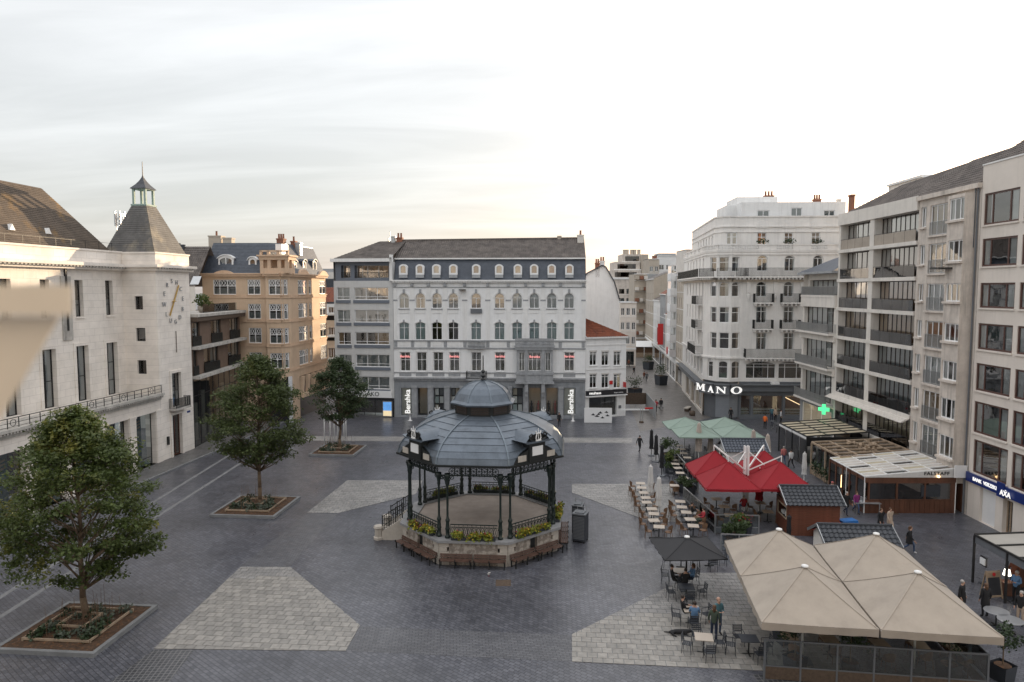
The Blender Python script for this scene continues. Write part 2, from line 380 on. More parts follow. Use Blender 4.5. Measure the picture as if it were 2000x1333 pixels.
# ------------------------------------------------------------------ material library
pm('white', (.80,.80,.80), .8, .08, .8, streak=.14, bump=.05)
pm('white2', (.77,.765,.755), .8, .10, .7, streak=.18, bump=.05)
pm('bluestone', (.27,.285,.305), .7, .25, 1.2, streak=.25, bump=.08)
pm('bluestone_trim', (.33,.34,.355), .7, .25, 2.0, streak=.3, bump=.08)
pm('slate', (.07,.082,.105), .5, .35, 2.2, bump=.12, bscale=14)
pm('slate_dark', (.045,.05,.06), .55, .4, 1.6, bump=.12, bscale=14)
pm('slate_lichen', (.12,.115,.11), .75, .4, 1.1, bump=.2, bscale=14, col2=(.24,.21,.165), c2scale=.5)
pm('browntile', (.15,.128,.115), .7, .4, 1.4, bump=.15, bscale=10, col2=(.10,.085,.078), c2scale=.9, c2lo=.42, c2hi=.6)
pm('brownroof', (.10,.075,.055), .8, .4, 1.3, bump=.2, bscale=9, col2=(.30,.17,.045), c2scale=.25, c2lo=.55, c2hi=.72)
pm('redtile', (.21,.06,.028), .75, .35, 2.5, bump=.15, bscale=12, col2=(.12,.035,.02), c2scale=1.4)
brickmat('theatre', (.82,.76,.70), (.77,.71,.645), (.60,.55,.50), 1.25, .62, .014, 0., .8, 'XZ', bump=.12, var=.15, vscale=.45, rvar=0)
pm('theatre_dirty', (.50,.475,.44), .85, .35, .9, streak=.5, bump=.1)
pm('orange_stucco', (.60,.445,.315), .8, .12, .6, streak=.12, bump=.05)
pm('orange_trim', (.60,.43,.30), .8, .1, 1.0, streak=.15)
pm('grey_render', (.56,.56,.555), .85, .1, .6, streak=.15)
pm('grey_blue', (.145,.165,.20), .7, .12, .8, streak=.1)
pm('mano_white', (.76,.74,.715), .8, .1, .6, streak=.18, bump=.06)
pm('concrete', (.63,.565,.505), .9, .25, .7, streak=.45, bump=.12)
pm('cream', (.70,.64,.58), .85, .08, .5, streak=.12)
pm('cream2', (.70,.66,.61), .85, .12, .5, streak=.2)
pm('beige', (.48,.42,.35), .85, .15, .5, streak=.2)
pm('greywall', (.34,.35,.36), .85, .15, .4, streak=.3)
pm('brownpanel', (.17,.115,.085), .7, .2, 1.5, streak=.25)
pm('darkwood', (.12,.05,.028), .5, .35, 1.5, bump=.1, streak=.3)
pm('redwood', (.16,.055,.03), .55, .35, 2.0, bump=.1, streak=.3)
pm('palewood', (.36,.27,.19), .7, .3, 2.5, bump=.1)
pm('wicker', (.16,.09,.05), .6, .3, 14, bump=.25, bscale=90)
pm('tabletop', (.42,.36,.30), .45, .12, 2)
pm('benchwood', (.10,.055,.04), .6, .4, 3, bump=.1)
pm('wframe', (.80,.80,.80), .45, .04, 2)
pm('bframe', (.02,.02,.021), .4, .1, 2)
pm('brframe', (.085,.04,.032), .45, .15, 2)
pm('dkframe', (.045,.032,.028), .45, .2, 2)
pm('curtain', (.62,.63,.63), .9, .1, 2)
pm('curtain_grey', (.34,.37,.38), .9, .1, 2)
pm('curtain_teal', (.46,.55,.56), .9, .05, 2)
pm('curtain_tan', (.52,.38,.25), .9, .15, 2)
pm('slatsw', (.60,.58,.56), .8, .05, 2)
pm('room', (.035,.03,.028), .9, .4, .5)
pm('ironblack', (.014,.016,.016), .42, .2, 4, spec=.5)
pm('iron_green', (.012,.022,.02), .4, .25, 4)
pm('zinc', (.125,.150,.182), .40, .3, .7, metal=.4, streak=.3, bump=.06, bscale=3)
pm('zinc_seam', (.15,.18,.21), .4, .2, 2, metal=.5)
pm('steel', (.45,.46,.47), .35, .1, 3, metal=.8)
pm('whitepaint', (.80,.80,.79), .45, .06, 3)
pm('canvas_beige', (.38,.33,.278), .85, .12, .7, bump=.12, bscale=3, col2=(.335,.29,.245), c2scale=.5)
pm('canvas_red', (.27,.005,.013), .8, .12, .8, bump=.05, bscale=6)
pm('canvas_green', (.24,.31,.265), .85, .1, .8)
pm('canvas_black', (.022,.022,.025), .8, .2, .8)
pm('canvas_closed', (.50,.43,.38), .9, .15, 3)
pm('canvas_white', (.62,.61,.60), .9, .12, 3)
pm('stonebase', (.40,.36,.315), .85, .35, 3.5, bump=.3, bscale=7, col2=(.25,.215,.185), c2scale=2.6, c2lo=.48, c2hi=.52)
pm('stoneblock', (.46,.42,.37), .85, .2, 2, bump=.15, bscale=12)
pm('coping', (.26,.26,.265), .7, .25, 1.5, bump=.1)
pm('deckfloor', (.34,.285,.245), .75, .25, .9, bump=.04)
pm('gutterstone', (.17,.172,.178), .6, .35, 1.5, bump=.1)
pm('kerbstone', (.20,.205,.21), .7, .25, 1.5, bump=.1)
pm('soil', (.075,.042,.024), .95, .5, 5, bump=.6, bscale=25, col2=(.15,.07,.03), c2scale=6)
pm('bark', (.17,.12,.08), .9, .35, 6, bump=.4, bscale=30)
def leafmat(name, c1, c2, lo, hi, sc=.5):
    m = pm(name, c1, .5, .55, 2.2, col2=c2, c2scale=sc, c2lo=lo, c2hi=hi); t = m.node_tree; N = t.nodes; L = t.links; b = N['Principled BSDF']; o = N['Material Output']
    tr = N.new('ShaderNodeBsdfTranslucent'); L.new(b.inputs['Base Color'].links[0].from_socket, tr.inputs[0]); mx = N.new('ShaderNodeMixShader'); mx.inputs[0].default_value = .35
    L.new(b.outputs[0], mx.inputs[1]); L.new(tr.outputs[0], mx.inputs[2]); L.new(mx.outputs[0], o.inputs[0]); return m
leafmat('leaf', (.092,.128,.032), (.25,.22,.04), .53, .70, .55)
leafmat('leaf2', (.085,.115,.035), (.16,.16,.04), .55, .72)
leafmat('leaf3', (.055,.085,.032), (.07,.09,.03), .55, .72)
pm('leaf_dark', (.028,.052,.018), .55, .45, 2.5)
pm('leaf_grey', (.10,.12,.09), .8, .4, 4)
pm('leaf_yellow', (.22,.24,.03), .6, .4, 5, col2=(.10,.16,.02), c2scale=4)
pm('petal_red', (.30,.03,.03), .6, .3, 5)
pm('petal_yellow', (.55,.38,.03), .6, .3, 5)
pm('stem', (.16,.09,.05), .8, .3, 8)
pm('planter_dark', (.035,.04,.05), .5, .2, 3)
pm('rubber', (.02,.02,.02), .6, .1, 3)
pm('skin', (.42,.25,.18), .6, .05, 4)
pm('hair_dark', (.03,.02,.015), .6, .2, 8)
pm('hair_brown', (.10,.05,.025), .6, .2, 8)
pm('hair_grey', (.38,.36,.34), .7, .15, 8)
for n_, c_ in dict(c_black=(.014,.014,.016), c_navy=(.02,.03,.06), c_blue=(.12,.23,.40), c_jean=(.05,.08,.15), c_red=(.35,.03,.04), c_purple=(.22,.03,.16), c_beige=(.46,.36,.28), c_white=(.62,.62,.62), c_orange=(.75,.16,.03), c_brown=(.17,.06,.035), c_grey=(.16,.165,.17), c_green=(.05,.07,.05), c_pink=(.45,.14,.13), c_teal=(.07,.16,.19)).items(): pm(n_, c_, .85, .15, 6)
pm('sign_white', (.78,.78,.78), .4, .03, 2)
pm('sign_dark', (.02,.02,.025), .35, .1, 2)
pm('sign_blue', (.012,.03,.16), .35, .08, 2)
pm('sign_red', (.50,.02,.02), .4, .1, 2)
pm('sign_grey', (.13,.14,.155), .5, .15, 1)
pm('sign_beige', (.50,.48,.44), .5, .08, 1)
pm('gold', (.60,.40,.13), .35, .1, 4, metal=.6)
pm('copper_green', (.30,.40,.36), .7, .25, 3)
pm('cloth_blue', (.02,.15,.45), .6, .1, 3)
pm('crate_yellow', (.65,.42,.02), .5, .1, 3)
pm('stainless', (.55,.56,.58), .3, .1, 3, metal=.7)
pm('shutter', (.27,.29,.32), .5, .1, 1, metal=.3)
pm('brick_chimney', (.27,.12,.075), .85, .35, 5, bump=.2)
pm('parapet_beige', (.88,.79,.68), .7, .05, 3)
pm('rust', (.10,.07,.05), .7, .4, 6, bump=.2)
pm('teal_board', (.03,.12,.13), .5, .15, .5)
pm('roofpanel', (.46,.40,.29), .6, .2, 1)
pm('roofpanel_w', (.50,.46,.42), .6, .25, 1.2)
pm('awning_grey', (.34,.32,.29), .8, .1, 1)
pm('lamp_white', (.9,.9,.85), .5, 0, 1, emit=(1,.9,.75), estr=2.2)
pm('letters_lit', (.9,.9,.9), .5, 0, 1, emit=(1,.98,.93), estr=.45)
pm('neon_pink', (.9,.4,.4), .5, 0, 1, emit=(1,.35,.32), estr=.5)
pm('shop_warm', (.9,.7,.5), .5, 0, 1, emit=(1,.66,.36), estr=1.6)
pm('green_cross', (.1,.8,.3), .5, 0, 1, emit=(.10,.95,.35), estr=.7)
pm('screen_blue', (.1,.3,.6), .4, .6, 1.5, emit=(.12,.32,.72), estr=.5)
pm('screen_sand', (.6,.5,.3), .4, .3, 3, emit=(.9,.72,.45), estr=.5)
pm('candle', (.9,.6,.3), .5, 0, 1, emit=(1,.62,.28), estr=4)
glassmat('glass', (.90,.93,.93), .10, 1.6)
glassmat('glass_warm', (.93,.91,.88), .22, 1.8)
glassmat('glass_clear', (.88,.92,.92), .03, 1.0)
glassmat('glass_shop', (.72,.80,.80), .10, 1.6)
glassmat('glass_smoke', (.30,.24,.22), .07, 1.2)
brickmat('paver', (.112,.115,.133), (.068,.071,.085), (.036,.036,.043), .30, .20, .016, rad(40), .34, bump=.35, var=.36, vscale=.16, rvar=.09)
brickmat('paver_edge', (.122,.124,.136), (.085,.087,.098), (.045,.045,.05), .30, .15, .016, rad(-5), .40, bump=.35, var=.25, vscale=.15, rvar=.10)
brickmat('paver_grid', (.05,.05,.058), (.035,.036,.042), (.14,.14,.14), .21, .21, .022, rad(-5), .45, bump=.3, offset=0., var=.2)
brickmat('paver_light', (.26,.25,.24), (.20,.195,.19), (.10,.10,.10), .45, .45, .012, rad(-4.8), .5, bump=.3, var=.2)
brickmat('pavement', (.135,.13,.128), (.105,.103,.102), (.05,.05,.05), .30, .30, .012, rad(7), .5, bump=.3, var=.25)
brickmat('street_paver', (.16,.145,.135), (.125,.115,.108), (.07,.065,.06), .3, .15, .01, rad(6), .42, bump=.25, var=.2, rvar=.08)
def slabmat():
    m = D.materials.new('slab_stone'); m.use_nodes = True; t = m.node_tree; N = t.nodes; L = t.links; b = N['Principled BSDF']
    b.inputs['Roughness'].default_value = .5
    oi = N.new('ShaderNodeObjectInfo'); rp = N.new('ShaderNodeValToRGB'); L.new(oi.outputs['Random'], rp.inputs[0])
    e = rp.color_ramp.elements; e[0].color = (.205,.195,.18,1); e[1].color = (.285,.268,.245,1); k = rp.color_ramp.elements.new(.5); k.color = (.245,.232,.214,1)
    c = N.new('ShaderNodeTexCoord'); n = N.new('ShaderNodeTexNoise'); n.inputs['Scale'].default_value = 4; n.inputs['Detail'].default_value = 8
    g = N.new('ShaderNodeNewGeometry'); L.new(g.outputs['Position'], n.inputs['Vector'])
    r = N.new('ShaderNodeMapRange'); r.inputs['From Min'].default_value = .3; r.inputs['From Max'].default_value = .7; r.inputs['To Min'].default_value = .8; r.inputs['To Max'].default_value = 1.15; L.new(n.outputs[0], r.inputs[0])
    x = N.new('ShaderNodeVectorMath'); x.operation = 'SCALE'; L.new(rp.outputs[0], x.inputs[0]); L.new(r.outputs[0], x.inputs['Scale']); L.new(x.outputs[0], b.inputs['Base Color'])
    bp = N.new('ShaderNodeBump'); bp.inputs['Strength'].default_value = .1; L.new(n.outputs[0], bp.inputs['Height']); L.new(bp.outputs[0], b.inputs['Normal'])
    MATS['slab_stone'] = m
slabmat()
# ------------------------------------------------------------------ ground
SQ = rad(-4.8); E1 = Vector((math.cos(SQ), math.sin(SQ))); E2 = Vector((-math.sin(SQ), math.cos(SQ)))
struct(MB().add([(-1500,-200,0),(1500,-200,0),(1500,2600,0),(-1500,2600,0)], [(0,1,2,3)]).build('ground', 'paver'))
def sheet(name, pts, z, mat):
    o = MB().add([(x,y,z) for x,y in pts], [tuple(range(len(pts)))]).build(name, mat); struct(o); return o
def clip(poly, cell):
    out = cell
    n = len(poly)
    for i in range(n):
        a, b = poly[i], poly[(i+1)%n]; inp = out; out = []
        side = lambda p: (b[0]-a[0])*(p[1]-a[1])-(b[1]-a[1])*(p[0]-a[0])
        for j in range(len(inp)):
            p, q = inp[j], inp[(j+1)%len(inp)]; sp_, sq = side(p), side(q)
            if sp_ >= 0: out.append(p)
            if (sp_ >= 0) != (sq >= 0): t = sp_/(sp_-sq); out.append((p[0]+(q[0]-p[0])*t, p[1]+(q[1]-p[1])*t))
        if len(out) < 3: return []
    return out
def paved(poly, size, limit=300, joint=.026):
    """light slab field cut to a (counter-clockwise) outline: nearest slabs are objects, the rest one mesh"""
    base = sheet('light_paving', poly, .004, 'sign_grey')
    o = Vector(poly[0]); cells = []
    us = [(Vector(p)-o).dot(E1) for p in poly]; vs = [(Vector(p)-o).dot(E2) for p in poly]
    r = 0; v = min(vs)
    while v < max(vs):
        u = min(us)-size*(.5 if r%2 else 0)
        while u < max(us):
            c = [o+E1*(u+a)+E2*(v+b) for a, b in ((joint/2,joint/2),(size-joint/2,joint/2),(size-joint/2,size-joint/2),(joint/2,size-joint/2))]
            k = clip(poly, [(p.x,p.y) for p in c])
            if len(k) >= 3:
                ar = abs(sum(k[i][0]*k[(i+1)%len(k)][1]-k[(i+1)%len(k)][0]*k[i][1] for i in range(len(k)))/2)
                if ar > .008: cells.append((min(p[1] for p in k), k, ar))
            u += size
        v += size; r += 1
    cells.sort(key=lambda t: t[0]); far = MB(); full = None
    for i, (_, k, ar) in enumerate(cells):
        top = .020+RN.random()*.007
        if i < limit:
            cx = sum(p[0] for p in k)/len(k); cy = sum(p[1] for p in k)/len(k)
            if len(k) == 4 and ar > (size-joint)**2*.995:
                if full is None: full = MB().slab([(p[0]-cx,p[1]-cy) for p in k], .002, .024).mesh('slab', 'slab_stone')
                s = ob('slab', full, base, (cx,cy,top-.024))
            else: ob('slab', MB().slab([(p[0]-cx,p[1]-cy) for p in k], .002, .024).mesh('slab', 'slab_stone'), base, (cx,cy,top-.024))
        else: far.slab(k, .006, top)
    if far.v: stuff(far.build('slab_field', 'paver_light', base))
    return base
paved([G(300,1268), G(675,1272), G(703,1222), G(567,1108), G(470,1108)], .46)
paved([G(1117,1293), G(1640,1318), G(1640,1120), G(1360,1120), G(1117,1240)], .46)
bp_ = [G(600,1002), G(660,1003), G(812,966), G(826,939), G(678,939)]
paved(bp_, .5, 0)
paved([G(1117,963), G(1270,1020), G(1330,1020), G(1310,946), G(1117,946)], .5, 0)
# light band across the far side of the square, gutters and edge strips
sheet('paving_band', [G(585,861), G(1235,866), G(1235,856), G(585,852)], .004, 'paver_light')
sheet('paving_strip', [G(703,1224), G(1117,1241), G(1117,1293), G(676,1272)], .004, 'paver_edge')
sheet('paving_strip', [G(470,1106), G(567,1106), G(660,1004), G(601,1003)], .004, 'paver_edge')
sheet('paving_grid', [G(215,1333), G(300,1269), G(380,1270), G(330,1333)], .004, 'paver_grid')
sheet('paving_grid', [G(1480,1333), G(1470,1318), G(1600,1322), G(1640,1345)], .004, 'paver_grid')
for a, b in (((318,970),(450,888)), ((345,985),(470,905))):
    p, q = Vector(G(*a)), Vector(G(*b)); d = (q-p).normalized(); n = Vector((-d.y,d.x))*.16; p = p-d*22
    sheet('gutter_strip', [tuple(p-n), tuple(q-n), tuple(q+n), tuple(p+n)][::-1], .006, 'gutterstone')
# pavement in front of the theatre
fa = Vector((-35.6,47.4)); fd_ = (Vector((-32.8,71.0))-fa).normalized(); fn = Vector((fd_.y,-fd_.x))
pA = fa-fd_*12; pB = fa+fd_*40
pv = MB().slab([tuple(pA+fn*2.6), tuple(pB+fn*2.6), tuple(pB-fn*6), tuple(pA-fn*6)], -.02, .11); struct(pv.build('pavement', 'pavement'))
kb = MB().slab([tuple(pA+fn*2.78), tuple(pB+fn*2.78), tuple(pB+fn*2.603), tuple(pA+fn*2.603)], -.02, .115); struct(kb.build('kerb', 'kerbstone'))
# shopping street surface
sA = Vector((14.9,90.2)); sdir = Vector((.105,.9945)); 
sheet('street', [(14.9,80), (25.6,88.6), tuple(Vector((25.6,88.6))+sdir*230), tuple(sA+sdir*230)], .004, 'street_paver')
for px, py, w in ((983,1139,.85),(1745,1003,.6),(877,826,.6),(1452,846,.7)):
    g = G(px,py); struct(MB().slab([(g[0]-w/2,g[1]-w/2),(g[0]+w/2,g[1]-w/2),(g[0]+w/2,g[1]+w/2),(g[0]-w/2,g[1]+w/2)], .0, .008).build('manhole_cover', 'rust'))
# ------------------------------------------------------------------ central front: white shop building with mansard
def shopfront_text(face, body, u, z, size, mat, v, rot=0., bold=0., sx=1., name='lettering', parent=None, space=1.):
    me = textmesh(body, size, .015, bold, 'CENTER', sx, space); me.materials.clear(); me.materials.append(M_(mat))
    mtx = face.M @ Matrix.Translation((u, v, z)) @ Matrix.Rotation(rad(90),4,'X') @ Matrix.Rotation(rot,4,'Z')
    return ob(name, me, face.b.root, mat=mtx)
B = Bld('shop_building', 'long white building with blue slate mansard and round-arched windows facing the bandstand', 'building', G(771,815), G(1142.5,818.5))
f = B.f; L = f.L
zc = f.z(960,549); zg = f.z(960,740); z3 = f.rect(780,574,798,603.5); 
COLS = [789,821,853.3,885.4,929.8,975.7,1010,1043.5,1077.7,1111.6]; COLS1 = [791.5,823.5,856,887.5,930.5,976.5,1010,1043.5,1078,1112]
ops = []
def add(lst, hw, y0, y1, hfun, skip=()):
    out = []
    for i, x in enumerate(lst):
        if i in skip: continue
        r = f.rect(x-hw, y0, x+hw, y1); out.append((i, r+(hfun(r),)))
    return out
w3 = add(COLS, 9.8, 573, 603, lambda r: (r[2]-r[0])/2*.98)
w2 = add(COLS, 10, 629.5, 664.5, lambda r: .22)
w1 = add(COLS1, 9.6, 688.5, 725.5, lambda r: 0, skip=(6,7,8))
ops = [o for _, o in w3+w2+w1]
f.wall(0, L, zg, zc, ops, 'white', reveal=.3)
cur3 = ['full','sides','right','half','full','top','full','full','full','full']
for (i, o), c in zip(w3, cur3): f.window(o, (.5,), (), .075, v=.2, curtain=c, cm='curtain_tan' if i in (4,5) else 'curtain', gm='glass_warm' if i in (1,2,3,4,5) else 'glass', sill=('bluestone_trim',.12,.12))
for i, o in w2:
    f.window(o, (.5,), (.68,), .07, v=.2, curtain=None if i in (2,3) else 'full', cm='curtain_teal', fm='wframe')
for i, o in w1: f.window(o, (.5,), (.60,), .075, v=.2, curtain='slats', cm='slatsw', sill=('white2',.08,.1))
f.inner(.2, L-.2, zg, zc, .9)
mo = f.mb('moulding', 'white2'); gy = f.mb('stone_band', 'bluestone_trim')
# arch hoods, keystones, aprons, pilasters
for i, o in w3:
    a, b, c, d, h = o; A = archpts(a-.16,c+.16,d-h-.02,d+.16); Bq = archpts(a,c,d-h,d); n = len(A)
    mo.add([(x,-.07,z) for x,z in A]+[(x,-.07,z) for x,z in Bq]+[(x,0,z) for x,z in A], [(k,n+k,n+k+1,k+1) for k in range(n-1)]+[(k,k+1,2*n+k+1,2*n+k) for k in range(n-1)])
    gy.box((a+c)/2-.12,-.16,d+.02,(a+c)/2+.12,0,d+.5)
    mo.box(a,-.05,b-.62,c,0,b-.16)
for i, o in w2:
    a, b, c, d, h = o; A = archpts(a-.14,c+.14,d-h,d+.15); Bq = archpts(a,c,d-h,d); n = len(A)
    mo.add([(x,-.06,z) for x,z in A]+[(x,-.06,z) for x,z in Bq]+[(x,0,z) for x,z in A], [(k,n+k,n+k+1,k+1) for k in range(n-1)]+[(k,k+1,2*n+k+1,2*n+k) for k in range(n-1)])
    gy.box((a+c)/2-.1,-.12,d,(a+c)/2+.1,0,d+.3)
zb0, zb1 = f.z(960,681), f.z(960,665.6)
mid = [(w3[i][1][2]+w3[i+1][1][0])/2 for i in range(9)]; mid = [.25]+mid+[L-.3]
for u in mid:
    w = .28 if u not in (mid[0], mid[-1]) else .22
    mo.box(u-w,-.06,zb1,u+w,0,f.z(960,561))
    zs = f.z(960,586.5); gy.box(u-w-.05,-.09,zs-.13,u+w+.05,0,zs+.06)
    gy.box(u-.17,-.28,f.z(960,560),u+.17,0,f.z(960,553.5))
    gy.box(u-.2,-.06,zb0+.15,u+.2,0,zb1-.15)
for a, b in zip(mid[:-1], mid[1:]):
    mo.box(a+.45,-.05,zb0+.28,b-.45,0,zb1-.25)
gy.box(-.02,-.14,zb1-.1,L+.02,0,zb1+.05); gy.box(-.02,-.12,zb0-.08,L+.02,0,zb0+.1)
gy.box(0,-.08,f.z(960,562.5),L,0,f.z(960,560.5)); gy.box(0,-.1,f.z(960,729.5),L,0,f.z(960,727.8))
for i, o in w1:
    mo.box(o[0]-.14,-.08,o[3]+.05,o[2]+.14,0,o[3]+.33); mo.box(o[0]-.14,-.05,o[1],o[0]-.01,0,o[3]+.05); mo.box(o[2]+.01,-.05,o[1],o[2]+.14,0,o[3]+.05)
    gy.box(o[0]-.14,-.04,f.z(960,736),o[2]+.14,0,f.z(960,730.5))
co = f.mb('cornice', 'white2'); co.box(-.1,-.45,zc-.05,L+.1,.35,zc+.12); co.box(-.05,-.3,zc-.22,L+.05,0,zc-.05)
for k in range(int(L/.32)): co.box(.1+k*.32,-.42,zc-.2,.1+k*.32+.15,-.3,zc-.05)
# mansard and roof
vm = .25; zt = f.z(960,506.5,1.2); ms = f.mb('mansard', 'slate')
tiled(ms, (.1,vm,zc+.12), (L-.05,vm,zc+.12), (L-.05,1.2,zt), (.1,1.2,zt), 13, 60, 0, .02)
f.mb('gutter', 'white2').box(0,.85,zt-.02,L,1.35,zt+.14)
zr = f.z(960,470,6.2); zr2 = f.z(1130,466,6.2); rf = f.mb('roof', 'browntile')
tiled(rf, (-.1,1.25,zt+.12), (L+.02,1.25,zt+.12), (L+.02,6.2,zr2), (-.1,6.2,zr), 15, 84, .035, .045)
rf.add([(-.1,6.2,zr),(L,6.2,zr2),(L,12,zt),(-.1,12,zt)], [(0,1,2,3)])
rf.bar((-.1,6.2,zr+.06),(L,6.2,zr2+.06),.3,.2)
sw = f.mb('wall', 'white')
sw.add([(0,0,0),(0,12,0),(0,12,zt),(0,6.2,zr),(0,1.2,zt),(0,.2,zc)], [(5,4,3,2,1,0)]); sw.add([(L,0,0),(L,12,0),(L,12,zt),(L,6.2,zr2),(L,1.2,zt),(L,.2,zc)], [(0,1,2,3,4,5)])
sw.add([(0,12,0),(L,12,0),(L,12,zt),(0,12,zt)], [(0,1,2,3)])
DX = [788,820.5,852.5,885.5,930.2,975,1011.5,1043.3,1077.5,1112]
for i, x in enumerate(DX):
    a, b, c, d = f.rect(x-8, 516.5, x+8, 537, .35); W = c-a; H = d-b
    def mk():
        m = MB(); hw = W/2; t = .2
        out = [(-hw,0)]+archpts(-hw,hw,H-.32,H)+[(hw,0)]; inn = [(-hw+t,.22)]+archpts(-hw+t,hw-t,H-.36,H-.2)+[(hw-t,.22)]
        n = len(out)
        m.add([(p,0,z) for p,z in out]+[(p,0,z) for p,z in inn]+[(p,1.0,z) for p,z in out]+[(p,.12,z) for p,z in inn], [(k,k+1,n+k+1,n+k) for k in range(n-1)]+[(n-1,0,n,2*n-1)]+[(k,2*n+k,2*n+k+1,k+1) for k in range(n-1)]+[(n+k,n+k+1,3*n+k+1,3*n+k) for k in range(n-1)]+[(2*n-1,n,3*n,4*n-1)])
        return m.mesh('dormer', 'white')
    dm = ob('dormer', cached(('dorm',round(W,1),round(H,1)), mk), B.root, mat=f.M @ Matrix.Translation(((a+c)/2,.1,b)))
    ob('pane', cached(('dp',round(W,1),round(H,1),i>7), lambda: MB().add([(p,.11,z) for p,z in [(-W/2+.2,.22)]+archpts(-W/2+.2,W/2-.2,H-.36,H-.2)+[(W/2-.2,.22)]], [tuple(range(15))]).mesh('pane', 'glass_warm')), dm)
    ob('blind', cached(('db',round(W,1),i>7,i%3), lambda: MB().box(-W/2+.2,.25,.22,W/2-.2,.28,H-.2).mesh('blind', 'brick_chimney' if i > 7 else ('curtain_tan','wicker','beige')[i%3])), dm)
    f.mb('lead_apron', 'bluestone_trim').box((a+c)/2-W*.5,.06,b-.4,(a+c)/2+W*.5,.3,b)
def chim(face, px0, y0, px1, y1, v, mat='brick_chimney', dep=.9, pots=2, low=1.2):
    a, b, c, d = face.rect(px0,y0,px1,y1,v); m = MB(); m.box(a,v,b-low,c,v+dep,d); m.box(a-.06,v-.06,d-.16,c+.06,v+dep+.06,d+.003)
    o = face.part('chimney', m, mat)
    if pots:
        p = MB()
        for k in range(pots): p.lathe([(.14,0),(.12,.55),(.16,.6)], (a+(c-a)*(k+.5)/pots, v+dep/2, d), 8)
        ob('chimney_pot', p.mesh('chimney_pot', 'brick_chimney'), o)
    return o
chim(f, 774,464,785,478, 5.6); chim(f, 1128,459,1140,474, 5.0, 'cream2', pots=1); chim(f, 1089,461,1096,467, 6, 'beige', .5, 0)
# ground floor in blue stone
GO = [(783.5,803.5),(815.5,835),(847,867),(879,898),(1000,1021.5),(1032.5,1056.5),(1066.5,1089.5),(1101,1124)]
gops = [f.rect(a,758,b,812) for a, b in GO]
mids = [f.rect(908,758,930,813), f.rect(940,758,962,813), f.rect(970,758,992,813)]
f.wall(0, L, 0, zg, gops+mids, 'bluestone', reveal=.35, part='shopfront')
st = f.mb('shopfront_trim', 'bluestone_trim')
st.box(-.03,-.35,zg-.05,L+.03,0,zg+.14); st.box(-.02,-.18,zg-.3,L+.02,0,zg-.05)
allg = sorted(gops+mids)
for k in range(len(allg)-1):
    u = (allg[k][2]+allg[k+1][0])/2; w = min(.3,(allg[k+1][0]-allg[k][2])/2-.03)
    st.box(u-w,-.12,.35,u+w,0,allg[0][3]+.02); st.box(u-w-.06,-.17,0,u+w+.06,0,.35); st.box(u-w-.06,-.2,allg[0][3]+.02,u+w+.06,0,allg[0][3]+.3)
for k, o in enumerate(gops+mids):
    sign = k in (0, 7)
    w = f.window(o, (), (), .05, fm='sign_grey', gm='glass_clear' if not sign else 'glass_clear', v=.2, name='shop_window')
    a, b, c, d = o
    m = MB(); m.box(a+.002,.3,b,c-.002,.34,d) if sign else m.box(a,1.6,b,c,1.65,d)
    f.part('display_back', m, 'sign_beige' if sign else ('beige' if k in (1,5,6) else 'sign_dark'))
    if k in (3,5,6,1): f.part('display_light', MB().box(a+.1,.8,d-.12,c-.1,1.0,d-.06), 'shop_warm')
    if k in (2,3,4):
        for r in range(3):
            for q in range(2): f.part('display_panel', MB().box(a+.12+q*(c-a-.1)/2,.45+.04*r,b+.5+r*1.05,a+.06+(q+.86)*(c-a-.1)/2,.5+.04*r,b+1.35+r*1.05), ('sign_white','sign_grey','beige','sign_dark','curtain_teal','sign_white')[(r*2+q+k)%6])
    if k in (5,6,3):
        for q in range(3): 
            x = a+(c-a)*(.22+.28*q); f.part('mannequin', MB().lathe([(.05,0),(.12,.5),(.16,.9),(.11,1.15),(.18,1.4),(.05,1.5),(.09,1.6),(.08,1.75),(.02,1.8)], (x,1.0,b), 8), ('c_black','c_beige','c_pink')[q], True)
for k in (0, 7):
    a, b, c, d = gops[k]; shopfront_text(f, 'Bershka', (a+c)/2+.18*(1 if k else 1), (b+d)/2, .98, 'letters_lit', .1, rad(90), .012)
for i, o in w1:
    if i in (0,3,5,9): shopfront_text(f, 'Bershka', (o[0]+o[2])/2, o[3]-.55, .42, 'neon_pink', .12, 0, .006)
# stone oriel with balcony above
a, _, c, _ = f.rect(1009,690,1079.5,720,-.9); z0, z1 = f.z(1044,727,-.9), f.z(1044,684,-.9); v0 = -.95
oo = []
for x0, x1 in ((1013.5,1024.5),(1031.5,1057),(1065,1075.5)):
    r = f.rect(x0,689,x1,725,v0); oo.append(r)
orl = Face(B, (f.a[0]+f.n[0]*v0, f.a[1]+f.n[1]*v0), (f.a[0]+f.n[0]*v0+f.d[0], f.a[1]+f.n[1]*v0+f.d[1]))
orl.wall(a, c, z0-.1, z1, oo, 'bluestone_trim', reveal=.2, part='oriel')
for o, cl in zip(oo, ((.5,),(.33,.67),(.5,))): orl.window(o, cl, (.6,), .06, v=.12, curtain='slats', cm='slatsw')
shopfront_text(orl, 'Bershka', (oo[1][0]+oo[1][2])/2, oo[1][3]-.55, .42, 'neon_pink', .08, 0, .006)
ol = f.mb('oriel', 'bluestone_trim')
ol.add([(a,v0,z0-.1),(a,0,z0-.1),(a,0,z1),(a,v0,z1)], [(0,1,2,3)]); ol.add([(c,v0,z0-.1),(c,0,z0-.1),(c,0,z1),(c,v0,z1)], [(3,2,1,0)])
